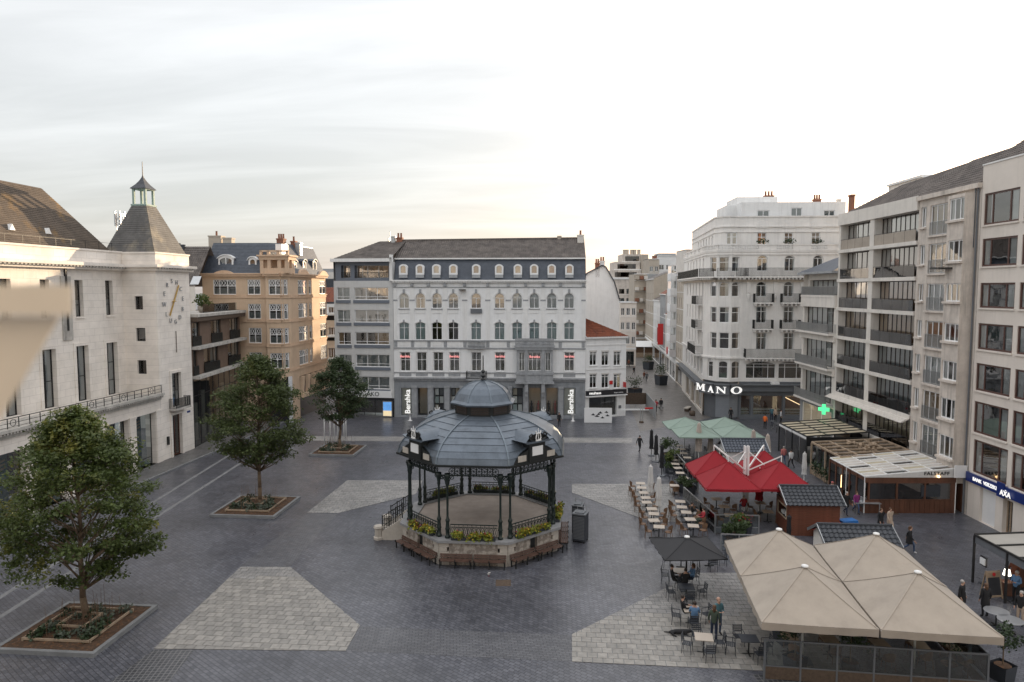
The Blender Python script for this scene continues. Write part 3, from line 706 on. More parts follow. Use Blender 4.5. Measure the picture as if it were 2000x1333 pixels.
ol.box(a-.15,v0-.2,z1,c+.15,0,z1+.35); ol.box(a-.25,v0-.3,z1+.35,c+.25,0,z1+.55); ol.box(a-.15,v0-.15,z0-.35,c+.15,0,z0-.1); ol.box(a-.05,v0-.05,z0-1.25,c+.05,0,z0-.36); ol.box(a-.2,v0-.2,z0-1.5,c+.2,0,z0-1.25)
for x0, x1 in ((1025,1031),(1057.5,1064.5)):
    r = f.rect(x0,689,x1,725,v0); u = (r[0]+r[2])/2; ol.box(u-.17,v0-.14,z0-1.2,u+.17,v0,z1+.3); ol.prism([(u-.2,z0-3.2),(u+.2,z0-3.2),(u+.2,z0-1.5),(u-.2,z0-1.5)], v0+.1, 0); ol.box(u-.22,v0-.1,z0-2.6,u+.22,-.1,z0-1.5)
bl = MB(); zz = z1+.55; bl.box(a-.2,v0-.25,zz+.8,c+.2,v0-.05,zz+.92)
for k in range(30): u = a-.1+(c-a+.2)*k/29; bl.lathe([(.045,0),(.085,.25),(.04,.5),(.06,.8)], (u,v0-.15,zz), 6)
f.part('balustrade', bl, 'bluestone_trim')
# centre balcony with iron rail
a, b, c, d = f.rect(911,728,949,740.5,-.8)
bal = MB().box(a,-1.0,b-.22,c,0,b); 
for u in (a+.3, c-.3): bal.prism([(u-.16,b-1.6),(u+.16,b-1.6),(u+.16,b-.22),(u-.16,b-.22)], -.75, 0)
f.part('balcony', bal, 'bluestone_trim')
rl = MB(); rails(rl, [(a,0),(a,-.95),(c,-.95),(c,0)], b, .95, .11, .014); f.part('railing', rl, 'ironblack')
a, b, c, d = f.rect(913,665.5,948,680,-.4); bl = MB().box(a,-.5,b-.12,c,0,b); bl.box(a,-.5,d-.12,c,-.35,d)
for k in range(14): bl.lathe([(.04,0),(.08,.25),(.04,.5),(.05,d-b-.12)], (a+.08+(c-a-.16)*k/13,-.42,b), 6)
f.part('balustrade', bl, 'bluestone_trim')
a, b, c, d = f.rect(919,604,941,612.5,-.2); f.part('window_apron', MB().box(a,-.2,b,c,0,d), 'sign_grey')
f.part('wall_lamp', MB().box(f.u(904,567)-.4,-.9,f.z(904,567.5),f.u(904,567)+.4,-.02,f.z(904,565.5)), 'bframe')
B.finish()
# ------------------------------------------------------------------ grey apartment block left of it
B = Bld('apartment_block', 'narrow light grey apartment block with ribbon windows and hipped brown roof', 'building', G(656.5,811.8), G(770.5,815))
f = B.f; L = f.L; ops = []; rows = [(562,586),(605.7,630),(649.5,673.5),(693,717),(736,760)]
lx = [(656.8,683),(657.5,684.5),(659.5,685.5),(660.5,687),(662,688)]; rx = [(692,758.5),(693,759.5),(694,760),(695.5,761),(697,761)]
wl = []
for (y0,y1), p, q in zip(rows, lx, rx):
    o = f.rect(p[0]+1.2,y0,p[1],y1); o2 = f.rect(q[0],y0,q[1],y1); wl.append((o,o2)); ops += [o,o2]
ze = f.z(715,512); ztop = f.z(715,549)
f.wall(0, L, f.z(715,777), ztop, ops, 'grey_render', reveal=.2)
CT = ['curtain','curtain','curtain_tan','curtain_grey','curtain_grey']; KK = [('full','left'),('full','full'),('left','right'),('full','full'),('full','full')]
gb = f.mb('dark_band', 'grey_blue')
for k, (o, o2) in enumerate(wl):
    f.window(o, (.45,), (.25,), .07, v=.12, curtain=KK[k][0], cm=CT[k]); f.window(o2, (.34,.67), (.25,), .07, v=.12, curtain=KK[k][1], cm=CT[k], gm='glass_warm' if k < 2 else 'glass')
    for w in (o, o2): gb.box(w[0]-.12,-.12,w[1]-.42,w[2]+.1,0,w[1]-.04)
# loggia floor
lo = [f.rect(666,518.7,684,543.5), f.rect(692.5,518.7,759,543.5)]
f.wall(.25, L-.35, ztop, ze, lo, 'grey_blue', reveal=.9, part='loggia'); 
for o, c in zip(lo, ((.55,),(.17,.32,.65))): f.window(o, c, (), .06, v=.85, gm='glass_warm', curtain='sides', cm='curtain_tan')
rl = MB(); rails(rl, [(lo[1][0],.05),(lo[1][2],.05)], lo[1][1], .75, .12, .012); rails(rl, [(lo[0][0],.05),(lo[0][2],.05)], lo[0][1], .75, .12, .012); f.part('railing', rl, 'ironblack')
cm_ = f.mb('cornice', 'white2'); cm_.box(-.15,-.7,ze,L-.25,8,ze+.42); cm_.box(L-.36,-.25,ztop,L-.02,.3,ze+.9)
f.inner(.1, L-.1, .2, ze, 1.7)
rf = f.mb('roof', 'browntile'); e = ze+.42; zr = f.z(750,472,6)
u1, u2 = f.u(743,472,6), L
tiled(rf, (.3,-.5,e), (L,-.5,e), (u2,6,zr), (u1,6,zr), 14, 26, .035, .05)
rf.add([(.3,-.5,e),(u1,6,zr),(.3,12,e)], [(2,1,0)]); rf.add([(u1,6,zr),(u2,6,zr),(L,12,e),(.3,12,e)], [(0,1,2,3)])
chim(f, 764,462,771,470, 5.5, 'steel', .4, 0); f.part('aerial', MB().tube((f.u(762,470,6),6,zr),(f.u(762,470,6),6,zr+1.4),.03).tube((f.u(759,468,6),6,zr),(f.u(759,468,6),6,zr+.5),.09), 'steel')
sw = f.mb('wall', 'grey_render'); sw.add([(0,0,0),(0,12,0),(0,12,ze),(0,0,ze)], [(3,2,1,0)]); sw.add([(L,0,0),(L,12,0),(L,12,ze),(L,0,ze)], [(0,1,2,3)])
zs = f.z(715,777); a, b, c, d = f.rect(672,763,766,776)
f.part('sign_board', MB().box(.3,-.25,b,c,0,d), 'sign_white'); shopfront_text(f, 'AKO', f.u(730,769), (b+d)/2, .8, 'sign_dark', -.27)
go = [f.rect(664,781,748,814)]
f.wall(0, L, 0, zs, go, 'sign_dark', reveal=1.2, part='shopfront'); f.window(go[0], (.25,.5,.75), (), .06, fm='bframe', v=1.1, gm='glass_shop', name='shop_window')
a, b, c, d = f.rect(750,785,766,812); po = MB().box(a-.08,-.3,b-.1,c+.08,-.05,d+.1); pb = f.part('poster_box', po, 'steel')
ob('poster', MB().box(a,-.32,b+(d-b)*.38,c,-.302,d).mesh('poster','screen_blue'), pb); ob('poster', MB().box(a,-.32,b,c,-.302,b+(d-b)*.38-.002).mesh('poster','screen_sand'), pb)
B.finish()
# ------------------------------------------------------------------ small white shop with red roof
B = Bld('corner_shop', 'small white three-storey shop with red tiled roof at the street corner', 'building', G(1142.8,818.2), G(1221.5,812.5))
f = B.f; L = f.L; ops = []
for y0, y1 in ((687,714.5),(731,758.5)):
    for x0, x1 in ((1151.5,1165.5),(1174.8,1189),(1198.3,1212.5)): ops.append(f.rect(x0,y0,x1,y1))
ze = f.z(1182,661); zs = f.z(1182,762)
f.wall(0, L, zs, ze, ops, 'white', reveal=.2)
for o in ops:
    f.window(o, (.5,), (.82,), .09, v=.1, curtain='top', cm='curtain_grey', sill=('white2',.1,.08)); f.mb('lintel','slatsw').box(o[0]-.05,-.03,o[3]-.02,o[2]+.05,0,o[3]+.16)
f.mb('cornice','white2').box(-.02,-.3,ze,L+.15,.1,ze+.22); f.mb('cornice','white2').box(0,-.06,f.z(1182,675),L,0,f.z(1182,673)); f.mb('cornice','white2').box(0,-.06,f.z(1182,722),L,0,f.z(1182,720.5))
r = f.rect(1144,762,1220.5,771.3); f.part('sign_board', MB().box(0.05,-.22,r[1],L,0,r[3]), 'sign_dark')
shopfront_text(f, 'neuhaus', L*.22, (r[1]+r[3])/2, .52, 'letters_lit', -.24, 0, .004); shopfront_text(f, 'Brugse stadshuis', L*.8, (r[1]+r[3])/2-.08, .2, 'sign_white', -.24)
g = f.rect(1150.5,776,1205,813); f.wall(0, L, 0, zs, [g], 'white2', reveal=.5, part='shopfront'); f.window(g, (.62,.85), (), .06, fm='bframe', gm='glass_shop', v=.4, name='shop_window')
f.mb('sign_ledge','sign_white').box(-.02,-.4,r[1]-.16,L+.05,0,r[1]-.04)
f.part('red_sign', MB().box(*[f.u(1190,748),-.12,f.z(1190,751)],f.u(1196,748),0,f.z(1193,744)), 'sign_red'); f.part('red_sign', MB().box(f.u(1217,750),-.7,f.z(1218,756),f.u(1217.8,750),0,f.z(1218,746)), 'sign_red')
f.part('cash_point', MB().box(f.u(1208,795),-.04,f.z(1210,798),f.u(1213,795),.02,f.z(1210,792)), 'sign_grey')
f.inner(.1, L-.1, .1, ze, .8)
zr = f.z(1144,608,5.5); rf = f.mb('roof','redtile')
tiled(rf, (0,-.3,ze+.2), (L+.2,-.3,ze+.2), (.05,5.5,zr), (0,5.5,zr), 16, 22, .035, .045)
rf.add([(L+.2,-.3,ze+.2),(L+.2,11,ze+.2),(0,5.5,zr)], [(0,1,2)]); rf.add([(L+.2,11,ze+.2),(0,11,ze+.2),(0,5.5,zr)], [(0,1,2)])
a, b, c, d = f.rect(1167,650,1177,657.5,1); f.part('skylight', MB().box(a,.55,b,c,1.6,d), 'grey_blue')
sw = f.mb('wall','white'); sw.add([(L,0,0),(L,11,0),(L,11,ze),(L,0,ze)], [(0,1,2,3)]); sw.add([(0,0,0),(0,11,0),(0,11,ze),(0,0,ze)], [(3,2,1,0)])
B.finish()
# ------------------------------------------------------------------ white gable building behind it
B = Bld('gable_house', 'tall windowless whitewashed gable with brick chimneys rising behind the red roof', 'building', (14.0,104), (25.5,103.5))
f = B.f; pts = [f.uz(*p) for p in ((1120,560),(1147,535),(1176,520),(1183,523),(1200,553),(1209.5,586),(1210,650))]
poly = [(pts[0][0],0)]+[(u,z) for u,z in pts[:-1]]+[(pts[-1][0],0)]
f.mb('wall','white').prism(poly, 0, 12); 
for (p, q) in zip(poly[1:-2], poly[2:-1]): f.mb('roof_edge','slate_dark').bar((p[0],0,p[1]+.1),(q[0],0,q[1]+.1),.5,.16)
chim(f, 1163,514,1171,526, 0, pots=2); chim(f, 1172,510,1181,524, 0.3, 'white2', .8, 2)
B.finish()
# ------------------------------------------------------------------ theatre on the left
A0, A1 = (-35.6,47.4), (-32.8,71.0)
B = Bld('theatre', 'large pale stone hall with square clock tower, slate spire and ground-floor arcade', 'building', A0, A1)
f = B.f; L = f.L; VB = 3.4; UT = 18.35
# arcade: pillars and glazed bays
bays = [(14.71-3.77*k, 0.11, 17.48-3.77*k, 5.0) for k in range(8)]
f.wall(-13, UT-.02, 0.1, 6.3, bays, 'theatre', reveal=.55, part='arcade')
for k, o in enumerate(bays):
    f.window(o, (), (.14,), .06, fm='bframe', gm='glass_shop', v=.45, name='shop_window')
    bd = MB().box(o[0],1.5,o[1],o[2],1.56,o[3]); f.part('display_board', bd, 'teal_board')
    st = MB()
    for q in range(3): st.bar((o[0]+.3,1.47,3.15+q*.28),(o[2]-.2,1.47,3.6+q*.28),.012,.16)
    f.part('printed_stripe', st, 'palewood')
    dots = MB()
    for q in range(7): dots.box(o[0]+.35+q*.32,1.46,2.6+.04*(q%3),o[0]+.47+q*.32,1.49,2.72+.04*(q%3))
    f.part('printed_border', dots, 'whitepaint')
    f.part('window_ledge', MB().box(o[0],.6,.11,o[2],1.45,.32), 'curtain_teal')
    f.mb('arcade_trim','theatre').box(o[2]+.08,-.08,.1,o[2]+.92,-.002,4.9); f.mb('arcade_trim','theatre').box(o[2]+.02,-.12,4.9,o[2]+.98,-.002,5.1)
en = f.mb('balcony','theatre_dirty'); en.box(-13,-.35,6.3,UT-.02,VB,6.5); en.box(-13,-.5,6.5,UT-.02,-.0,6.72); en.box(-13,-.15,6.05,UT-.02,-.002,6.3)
for k in range(110): en.box(-12.9+k*.284,-.46,6.36,-12.9+k*.284+.13,-.352,6.5)
rl = MB(); z0 = 6.72; rl.bar((-13,-.2,z0+.72),(UT-.1,-.2,z0+.72),.05,.05); rl.bar((-13,-.2,z0+.38),(UT-.1,-.2,z0+.38),.03,.03); rl.bar((-13,-.2,z0+.1),(UT-.1,-.2,z0+.1),.03,.03)
for k in range(32):
    u = UT-.1-k*.97; rl.bar((u,-.2,z0),(u,-.2,z0+.75),.045,.045)
    if k%4 == 2:
        for q in range(8):
            t = q*math.pi/4; rl.bar((u+.25*math.cos(t)+.48,-.2,z0+.38+.25*math.sin(t)),(u+.25*math.cos(t+.785)+.48,-.2,z0+.38+.25*math.sin(t+.785)),.03,.03)
f.part('railing', rl, 'ironblack')
# recessed upper wall
tall = [(15.78-3.75*k, 6.73, 17.22-3.75*k, 11.6) for k in range(7)]
upr = [(16.0-3.78*k, 14.13, 16.97-3.78*k, 17.3) for k in range(8)]
f.wall(-13, UT, 6.5, 18.6, tall+upr, 'theatre', v=VB, reveal=.45)
for k, o in enumerate(tall):
    f.window(o, (.45,), (.45,) if k else (.28,.62), .07, fm='bframe', v=VB+.35, curtain='right', cm='curtain')
    f.part('window_surround', MB().box(o[0]-.3,VB-.06,o[1],o[0],VB-.002,o[3]+.28).box(o[2],VB-.06,o[1],o[2]+.3,VB-.002,o[3]+.28).box(o[0],VB-.06,o[3],o[2],VB-.002,o[3]+.28), 'theatre')
for o in upr:
    f.window(o, (), (.32,), .07, fm='bframe', v=VB+.35, wv=VB, sill=('theatre',.12,.14), curtain='half', cm='curtain_grey')
f.inner(-13, UT, .2, 18.5, VB+1.4)
co = f.mb('cornice','theatre'); ZC = 18.55
co.box(-13,VB-.75,ZC,UT,VB+.6,ZC+.28); co.box(-13,VB-.45,ZC-.3,UT,VB,ZC-.0); co.box(-13,VB-.05,ZC+.28,UT,VB+.5,19.9); co.box(-13,VB-.12,19.9,UT,VB+.6,20.05)
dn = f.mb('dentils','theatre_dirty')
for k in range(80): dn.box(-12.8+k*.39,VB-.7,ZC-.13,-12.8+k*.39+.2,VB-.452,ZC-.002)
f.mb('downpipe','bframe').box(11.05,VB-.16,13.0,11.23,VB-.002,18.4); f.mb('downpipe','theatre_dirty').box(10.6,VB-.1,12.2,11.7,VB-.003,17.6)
rl = MB(); rl.bar((-13,VB+.3,20.75),(17.6,VB+.3,20.75),.025,.025)
for k in range(18): rl.bar((17.5-k*1.7,VB+.3,20.05),(17.5-k*1.7,VB+.3,20.77),.03,.03)
f.part('roof_rail', rl, 'ironblack')
# hipped roof
rf = f.mb('roof','brownroof'); ur, vr, zr = 14.7, 8.2, 25.5
tiled(rf, (-14,VB+.9,19.7), (18.3,VB+.9,19.95), (ur,vr,zr), (-14,vr,zr+.3), 34, 40, 0, .025)
rf.add([(18.3,VB+.9,19.95),(18.3,13.5,19.95),(ur,vr,zr)], [(0,1,2)]); rf.add([(18.3,13.5,19.95),(-14,13.5,19.8),(-14,vr,zr+.3),(ur,vr,zr)], [(0,1,2,3)])
for px, py in ((20,410),(92,421)):
    for v in (5.2,5.6,6.0,6.4):
        u, z = f.uz(px,py,v)
        zz = 19.9+(v-VB-.9)/(vr-VB-.9)*(zr-19.9)
        if z >= zz: break
    o = MB().prism([(-.28,0),(.28,0),(0,.5)], -.12, .5); f.part('roof_vent', MB().add([(p[0]+u,p[1]+v,p[2]+zz) for p in o.v], o.f), 'whitepaint')
# tower
ts = Face(B, tuple(Vector(f.a)+Vector(f.d)*UT+Vector(f.n)*5.4), tuple(Vector(f.a)+Vector(f.d)*UT))   # flank facing the viewer
sops = [ts.rect(263,579,279,605), ts.rect(265.5,641,284,667), ts.rect(268.5,704,286,731)]
ts.wall(0, 5.4, 6.5, 18.6, sops, 'theatre', reveal=.35)
for o in sops: ts.window(o, (), (), .1, fm='bframe', v=.2)
ts.inner(.3, 5.3, 7, 18, .9)
UE = 23.75
dop = f.rect(336.5,809,355,890); dop = (dop[0],.11,dop[2],dop[3]); wop = f.rect(335,728,353,795)
f.wall(UT, UE, .0, 18.6, [dop, wop], 'theatre', reveal=.3)
f.window(wop, (.6,), (), .07, fm='bframe', v=.2, curtain='half', cm='curtain_grey')
dr = f.window(dop, (.5,), (), .1, fm='darkwood', v=.22, name='door', gm='glass_smoke')
f.inner(UT+.3, UE-.3, .2, 18, .8)
for o in (dop, wop): f.part('window_surround', MB().box(o[0]-.28,-.1,o[1],o[0],-.002,o[3]+.25).box(o[2],-.1,o[1],o[2]+.28,-.002,o[3]+.25).box(o[0],-.1,o[3],o[2],-.002,o[3]+.25), 'theatre')
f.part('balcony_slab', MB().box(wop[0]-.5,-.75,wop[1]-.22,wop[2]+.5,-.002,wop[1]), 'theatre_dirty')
rl = MB(); rails(rl, [(wop[0]-.45,0),(wop[0]-.45,-.7),(wop[2]+.45,-.7),(wop[2]+.45,0)], wop[1], .95, .13, .014); f.part('railing', rl, 'ironblack')
ba = Face(B, tuple(Vector(f.a)+Vector(f.d)*UE), tuple(Vector(f.a)+Vector(f.d)*UE+Vector(f.n)*5.4)); ba.wall(0,5.4,0,18.6,(), 'theatre')
co.box(UT-.6,-.6,ZC,UE+.55,6,ZC+.26); co.box(UT-.3,-.35,ZC-.3,UE+.3,5.7,ZC-.001); co.box(UT-.04,-.04,ZC+.26,UE+.04,5.45,19.85); co.box(UT-.12,-.12,19.85,UE+.12,5.5,20.0)
for k in range(14): dn.box(UT-.2+k*.42,-.55,ZC-.12,UT+.02+k*.42,-.352,ZC-.002); 
# clock: ring of numerals and gilt hands
cu, cz, cr = 20.95, 15.3, 2.0
for k in range(12):
    t = 2*math.pi*k/12+.13; x = cu+1.55*math.cos(t); z = cz+2.0*math.sin(t)
    me = textmesh('ECHSREWLUGDB'[k], .62, .02, 0); me.materials.clear(); me.materials.append(M_('bluestone_trim'))
    ob('clock_numeral', me, B.root, mat=f.M @ Matrix.Translation((x,-.06,z)) @ Matrix.Rotation(rad(90),4,'X'))
hd = MB(); hd.bar((cu-.75,-.1,cz-1.35),(cu+.85,-.1,cz+1.6),.16,.05, up=(0,1,0)); hd.lathe([(.22,0),(.22,.06)], (cu,-.1,cz), 10); f.part('clock_hand', hd, 'gold')
f.part('sundial_rod', MB().bar((cu+.15,-.08,10.3),(cu+.15,-.08,12.4),.05,.05), 'rust')
f.part('street_sign', MB().box(UE-1.15,-.03,4.0,UE-.6,-.001,4.2), 'sign_blue'); f.part('letter_box', MB().box(UT+.75,-.18,1.5,UT+.95,-.005,2.3), 'ironblack')
# spire roof
sr = f.mb('tower_roof','slate_lichen'); c0, c1, d0, d1 = UT+.15, UE-.15, .15, 5.25; um, vm2 = (c0+c1)/2-.1, 2.7; zt = 24.55; hw = .75
TP = [(um-hw,vm2-hw,zt),(um+hw,vm2-hw,zt),(um+hw,vm2+hw,zt),(um-hw,vm2+hw,zt)]; BP = [(c0,d0,20),(c1,d0,20),(c1,d1,20),(c0,d1,20)]
for k in range(4): tiled(sr, BP[k], BP[(k+1)%4], TP[(k+1)%4], TP[k], 22, 10, 0, .025)
ln = f.mb('lantern','copper_green'); ln.box(um-hw-.06,vm2-hw-.06,zt-.02,um+hw+.06,vm2+hw+.06,zt+.14)
for a in (-1,1):
    for b in (-1,1): ln.box(um+a*.6-.1,vm2+b*.6-.1,zt+.14,um+a*.6+.1,vm2+b*.6+.1,zt+1.55)
ln.box(um-.72,vm2-.72,zt+1.55,um+.72,vm2+.72,zt+1.67)
cap = f.mb('lantern_roof','slate_dark'); cap.lathe([(1.18,1.62),(1.12,1.7),(.68,2.05),(.36,2.4),(.12,2.75),(.05,2.95),(.03,4.25),(.01,4.3)], (um,vm2,zt), 4, ph=rad(45))
B.finish()
# lattice mast far behind
mt = MB(); q = Vector((242-1000, 0, 0)); D_ = 130; x = -758/1360*D_; y = D_
for a in (-1,1):
    for b in (-1,1): mt.bar((x+a*.5,y+b*.5,0),(x+a*.4,y+b*.4,30.5),.1)
for k in range(30): mt.bar((x-.5,y-.5,k),(x+.5,y-.5,k+1),.06); mt.bar((x+.5,y-.5,k),(x-.5,y-.5,k+1),.06)
for k in range(6): t = k*math.pi/3; mt.box(x+.9*math.cos(t)-.12,y+.9*math.sin(t)-.1,28.2,x+.9*math.cos(t)+.12,y+.9*math.sin(t)+.1,30.8); mt.bar((x,y,29.5),(x+.9*math.cos(t),y+.9*math.sin(t),29.5),.05)
tag(mt.build('radio_mast', 'steel'), 'thin steel lattice aerial mast standing behind the clock tower roof', 'mast')
# ------------------------------------------------------------------ dark modern infill
B = Bld('infill_building', 'low brown panelled building with black balconies over a tall glass shopfront', 'building', (-32.85,71.15), (-33.5,85.6))
f = B.f; L = f.L
for zb in (7.55,10.6,13.95): f.mb('balcony_slab','theatre_dirty').box(0,-.75,zb-.3,L+.25,.3,zb)
f.mb('balcony_slab','rust').box(0,-.65,13.2,L+.2,.4,13.64)
for z0, z1, cs in ((7.56,10.28,((.3,1.3),(3.1,7.2),(10.2,14.0))),(10.61,13.18,((.3,2.2),(5.3,8.2),(11.0,14.0)))):
    ops = [(a,z0+.02,b,z1-.1) for a, b in cs]; f.wall(0, L, z0, z1, ops, 'brownpanel', reveal=.3)
    for o in ops:
        f.window(o, (.5,) if o[2]-o[0] < 2.5 else (.4,.75), (), .09, fm='bframe', v=.15, curtain='right', cm='curtain_grey')
        p = MB(); rails(p, [(o[0]-.15,-.12),(o[2]+.1,-.12)], o[1], .98, .05, .012); f.part('balcony_rail', p, 'ironblack')
f.inner(.1, L, .1, 13.3, 1.6)
gl = (.2,.1,L-.2,7.2); f.wall(0, L, .1, 7.25, [gl], 'bframe', reveal=.15, part='shopfront'); f.window(gl, tuple(k/8 for k in range(1,8)), (.42,.75), .08, fm='bframe', gm='glass_shop', v=.05, name='glass_front')
dp = MB()
for k in range(7): dp.box(.6+k*2,1.0,.3,1.5+k*2,1.3,3.2+(k%3)*1.1)
f.part('display_panel', dp, 'beige')
f.mb('wall','brownpanel').add([(L,0,0),(L,9,0),(L,9,14),(L,0,14)], [(0,1,2,3)])
f.mb('terrace','theatre_dirty').box(0,.3,13.7,L,9,13.94); f.part('penthouse', MB().box(0,3,13.95,3.6,9,16.6), 'brownpanel')
f.part('penthouse_roof', MB().box(-.1,2.7,16.6,3.9,9,16.85), 'theatre_dirty')
f.part('glass_screen', MB().box(4.0,.3,13.96,L,.33,14.9), 'glass_clear')
B.finish()
def leafball(mb, c, rx, ry, rz, n, s, rn, shell=.35):
    for _ in range(n):
        while True:
            p = Vector((rn.uniform(-1,1),rn.uniform(-1,1),rn.uniform(-1,1)))
            if shell < p.length <= 1: break
        p = Vector((c[0]+p.x*rx,c[1]+p.y*ry,c[2]+p.z*rz)); leaf(mb, p, s*rn.uniform(.6,1.3), rn)
def leaf(mb, p, s, rn, droop=.0):
    a = Vector((rn.gauss(0,1),rn.gauss(0,1),rn.gauss(0,.7)-droop)).normalized(); b = a.cross(Vector((rn.gauss(0,1),rn.gauss(0,1),rn.gauss(0,1)))).normalized(); c = a.cross(b)
    mb.add([p, p+a*s*.45+b*s*.42+c*s*.1, p+a*s, p+a*s*.45-b*s*.42+c*s*.1], [(0,1,2),(0,2,3)])
for (u, v, s, lab) in ((5.4,.9,1.0,'large pot shrub on the brown building terrace'),(7.6,.9,.6,'smaller pot shrub beside the large one on the brown terrace')):
    w = f.b.W @ f.M @ Vector((u,v,13.95)) if False else Matrix.Translation((-32.85,71.15,0)) @ Matrix.Rotation(math.atan2(14.45,-.65),4,'Z') @ Vector((u,v,13.95))
    t = thing('potted_shrub', lab, 'plant', tuple(w), 0, 'terrace pots'); MB().lathe([(.3*s,0),(.5*s,.4*s),(.48*s,.75*s),(.4*s,.7*s)], (0,0,0), 12).build('pot', 'stoneblock', t, True)
    m = MB(); leafball(m, (0,0,1.3*s), .8*s, .8*s, .75*s, 260, .28*s, RN, .1); m.build('foliage', 'leaf', t)
# brown roofed house between tower and orange building
B = Bld('tiled_house', 'steep brown tiled roof with a skylight between clock tower and orange building', 'building', (-42.5,82), (-37.2,82))
f = B.f; L = f.L; za, zb = f.z(375,560), f.z(375,482,4.5); f.wall(-4, L, 0, za, (), 'cream2')
tiled(f.mb('roof','browntile'), (-4,0,za), (L,0,za), (L,4.5,zb), (-4,4.5,zb), 20, 34, .035, .045); f.mb('roof','browntile').add([(-4,4.5,zb),(L,4.5,zb),(L,9,za),(-4,9,za)], [(0,1,2,3)])
sk = MB(); q = lambda px,py: (lambda v: (f.u(px,py,v), v, f.z(px,py,v)))(0.0)
def onroof(px, py):
    for k in range(200):
        v = 4.5*k/200; u, z = f.uz(px,py,v)
        if z <= za+(zb-za)*v/4.5+.0: return (u, v-.06, z+.06)
    return (u, v, z)
P = [onroof(371,557), onroof(388,557), onroof(394,541), onroof(378,541)]
sk.add(P, [(0,1,2,3)]); f.part('skylight', sk, 'steel')
chim(f, 334,475,347,482, 4, 'slate_dark', .6, 0); chim(f, 352,478,358,482, 4, 'slate_dark', .4, 0); B.finish()
# ------------------------------------------------------------------ orange corner building
P0 = (-38.3,86.4); PB = (-30.4,86.0); PC = (-30.0,85.1); PD = (-28.2,85.0); PE = (-27.35,86.1); PF = (-27.2,88.6); PG = (-26.3,98.5)
B = Bld('orange_corner_building', 'ornate orange stucco corner building with blue slate mansard and white lattice windows', 'building', P0, PB)
f = B.f; ZE = f.z(460,536.5); RY = [(546.5,576),(593.7,623.7),(640.5,670.5),(688.5,718.5)]
def latt(face, o, cols, **k):
    w = face.window(o, cols, (.58,), .1, v=.1, gm='glass', curtain='half', cm='curtain_grey', sill=('orange_trim',.12,.12))
    W = o[2]-o[0]; H = o[3]-o[1]
    def mk():
        m = MB(); cc = [0]+list(cols)+[1]
        for a, b in zip(cc[:-1], cc[1:]):
            x0, x1 = -W/2+W*a+.1, -W/2+W*b-.1; z0, z1 = H*.58+.05, H-.1; n = 2 if x1-x0 > .5 else 1
            for q in range(n):
                p, r = x0+(x1-x0)*q/n, x0+(x1-x0)*(q+1)/n; m.bar((p,.03,z0),(r,.03,z1),.05,.03,up=(0,1,0)); m.bar((r,.035,z0),(p,.035,z1),.05,.03,up=(0,1,0))
        return m.mesh('lattice','wframe')
    ob('lattice', cached(('lat',round(W,2),round(H,2),cols), mk), w)
def bands(face, L):
    tr = face.mb('stringcourse','orange_trim')
    for y in (581,628,675.5,724): z = f.z(460,y); tr.box(-.0,-.1,z-.1,L,0,z+.12); tr.box(0,-.05,z+.12,L,0,z+.3)
    tr.box(-.02,-.35,ZE-.25,L+.02,0,ZE); tr.box(-.02,-.5,ZE,L+.02,.15,ZE+.15)
def cface(face, L, cols, z0=0, top=ZE):
    ops = []
    for y0, y1 in RY:
        for (x0, x1, c) in cols:
            o = face.rect(x0,546,x1,576); zz0, zz1 = f.z(460,y1), f.z(460,y0); ops.append(((o[0],zz0,o[2],zz1),c))
    face.wall(0, L, z0, top, [o for o,_ in ops], 'orange_stucco', reveal=.25)
    for o, c in ops: latt(face, o, c)
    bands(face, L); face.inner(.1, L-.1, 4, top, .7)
cface(f, f.L, [(416,461,(.28,.62)),(483,508.5,(.5,))])
f1 = Face(B, PB, PC); f1.wall(0, f1.L, 0, ZE, (), 'orange_stucco'); bands(f1, f1.L)
f2 = Face(B, PC, PD); cface(f2, f2.L, [(524,551.5,(.5,))], f.z(460,735))
f3 = Face(B, PD, PE); cface(f3, f3.L, [(554,562.5,())], f.z(460,735))
f4 = Face(B, PE, PF); f4.wall(0, f4.L, 0, ZE, (), 'orange_stucco'); bands(f4, f4.L)
f5 = Face(B, PF, PG); cface(f5, f5.L, [(582,600,(.5,)),(603,608.5,()),(624,637,(.5,))], f.z(460,740))
ar = f5.mb('arcade_pier','orange_stucco')
za, zb = f.z(460,775), f.z(460,741)
for k in range(6): u = .2+k*1.9; ar.prism([(u,za),(u+.35,za),(u+1.0,zb),(u+.15,zb)], -.3, .1)
ar.box(0,-.5,za-.5,f5.L,.2,za); f5.mb('arcade_glass','glass_smoke').add([(0,.12,za),(f5.L,.12,za),(f5.L,.12,zb),(0,.12,zb)], [(0,1,2,3)])
f5.mb('shop_wall','sign_dark').add([(0,.3,0),(f5.L,.3,0),(f5.L,.3,za-.4),(0,.3,za-.4)], [(0,1,2,3)])
f2.mb('shop_wall','sign_dark').box(-.3,.5,0,f2.L+.5,.6,f.z(460,735)-.5); f2.mb('arcade_pier','orange_stucco').box(-.1,-.15,f.z(460,740),f2.L+.3,.5,f.z(460,735))
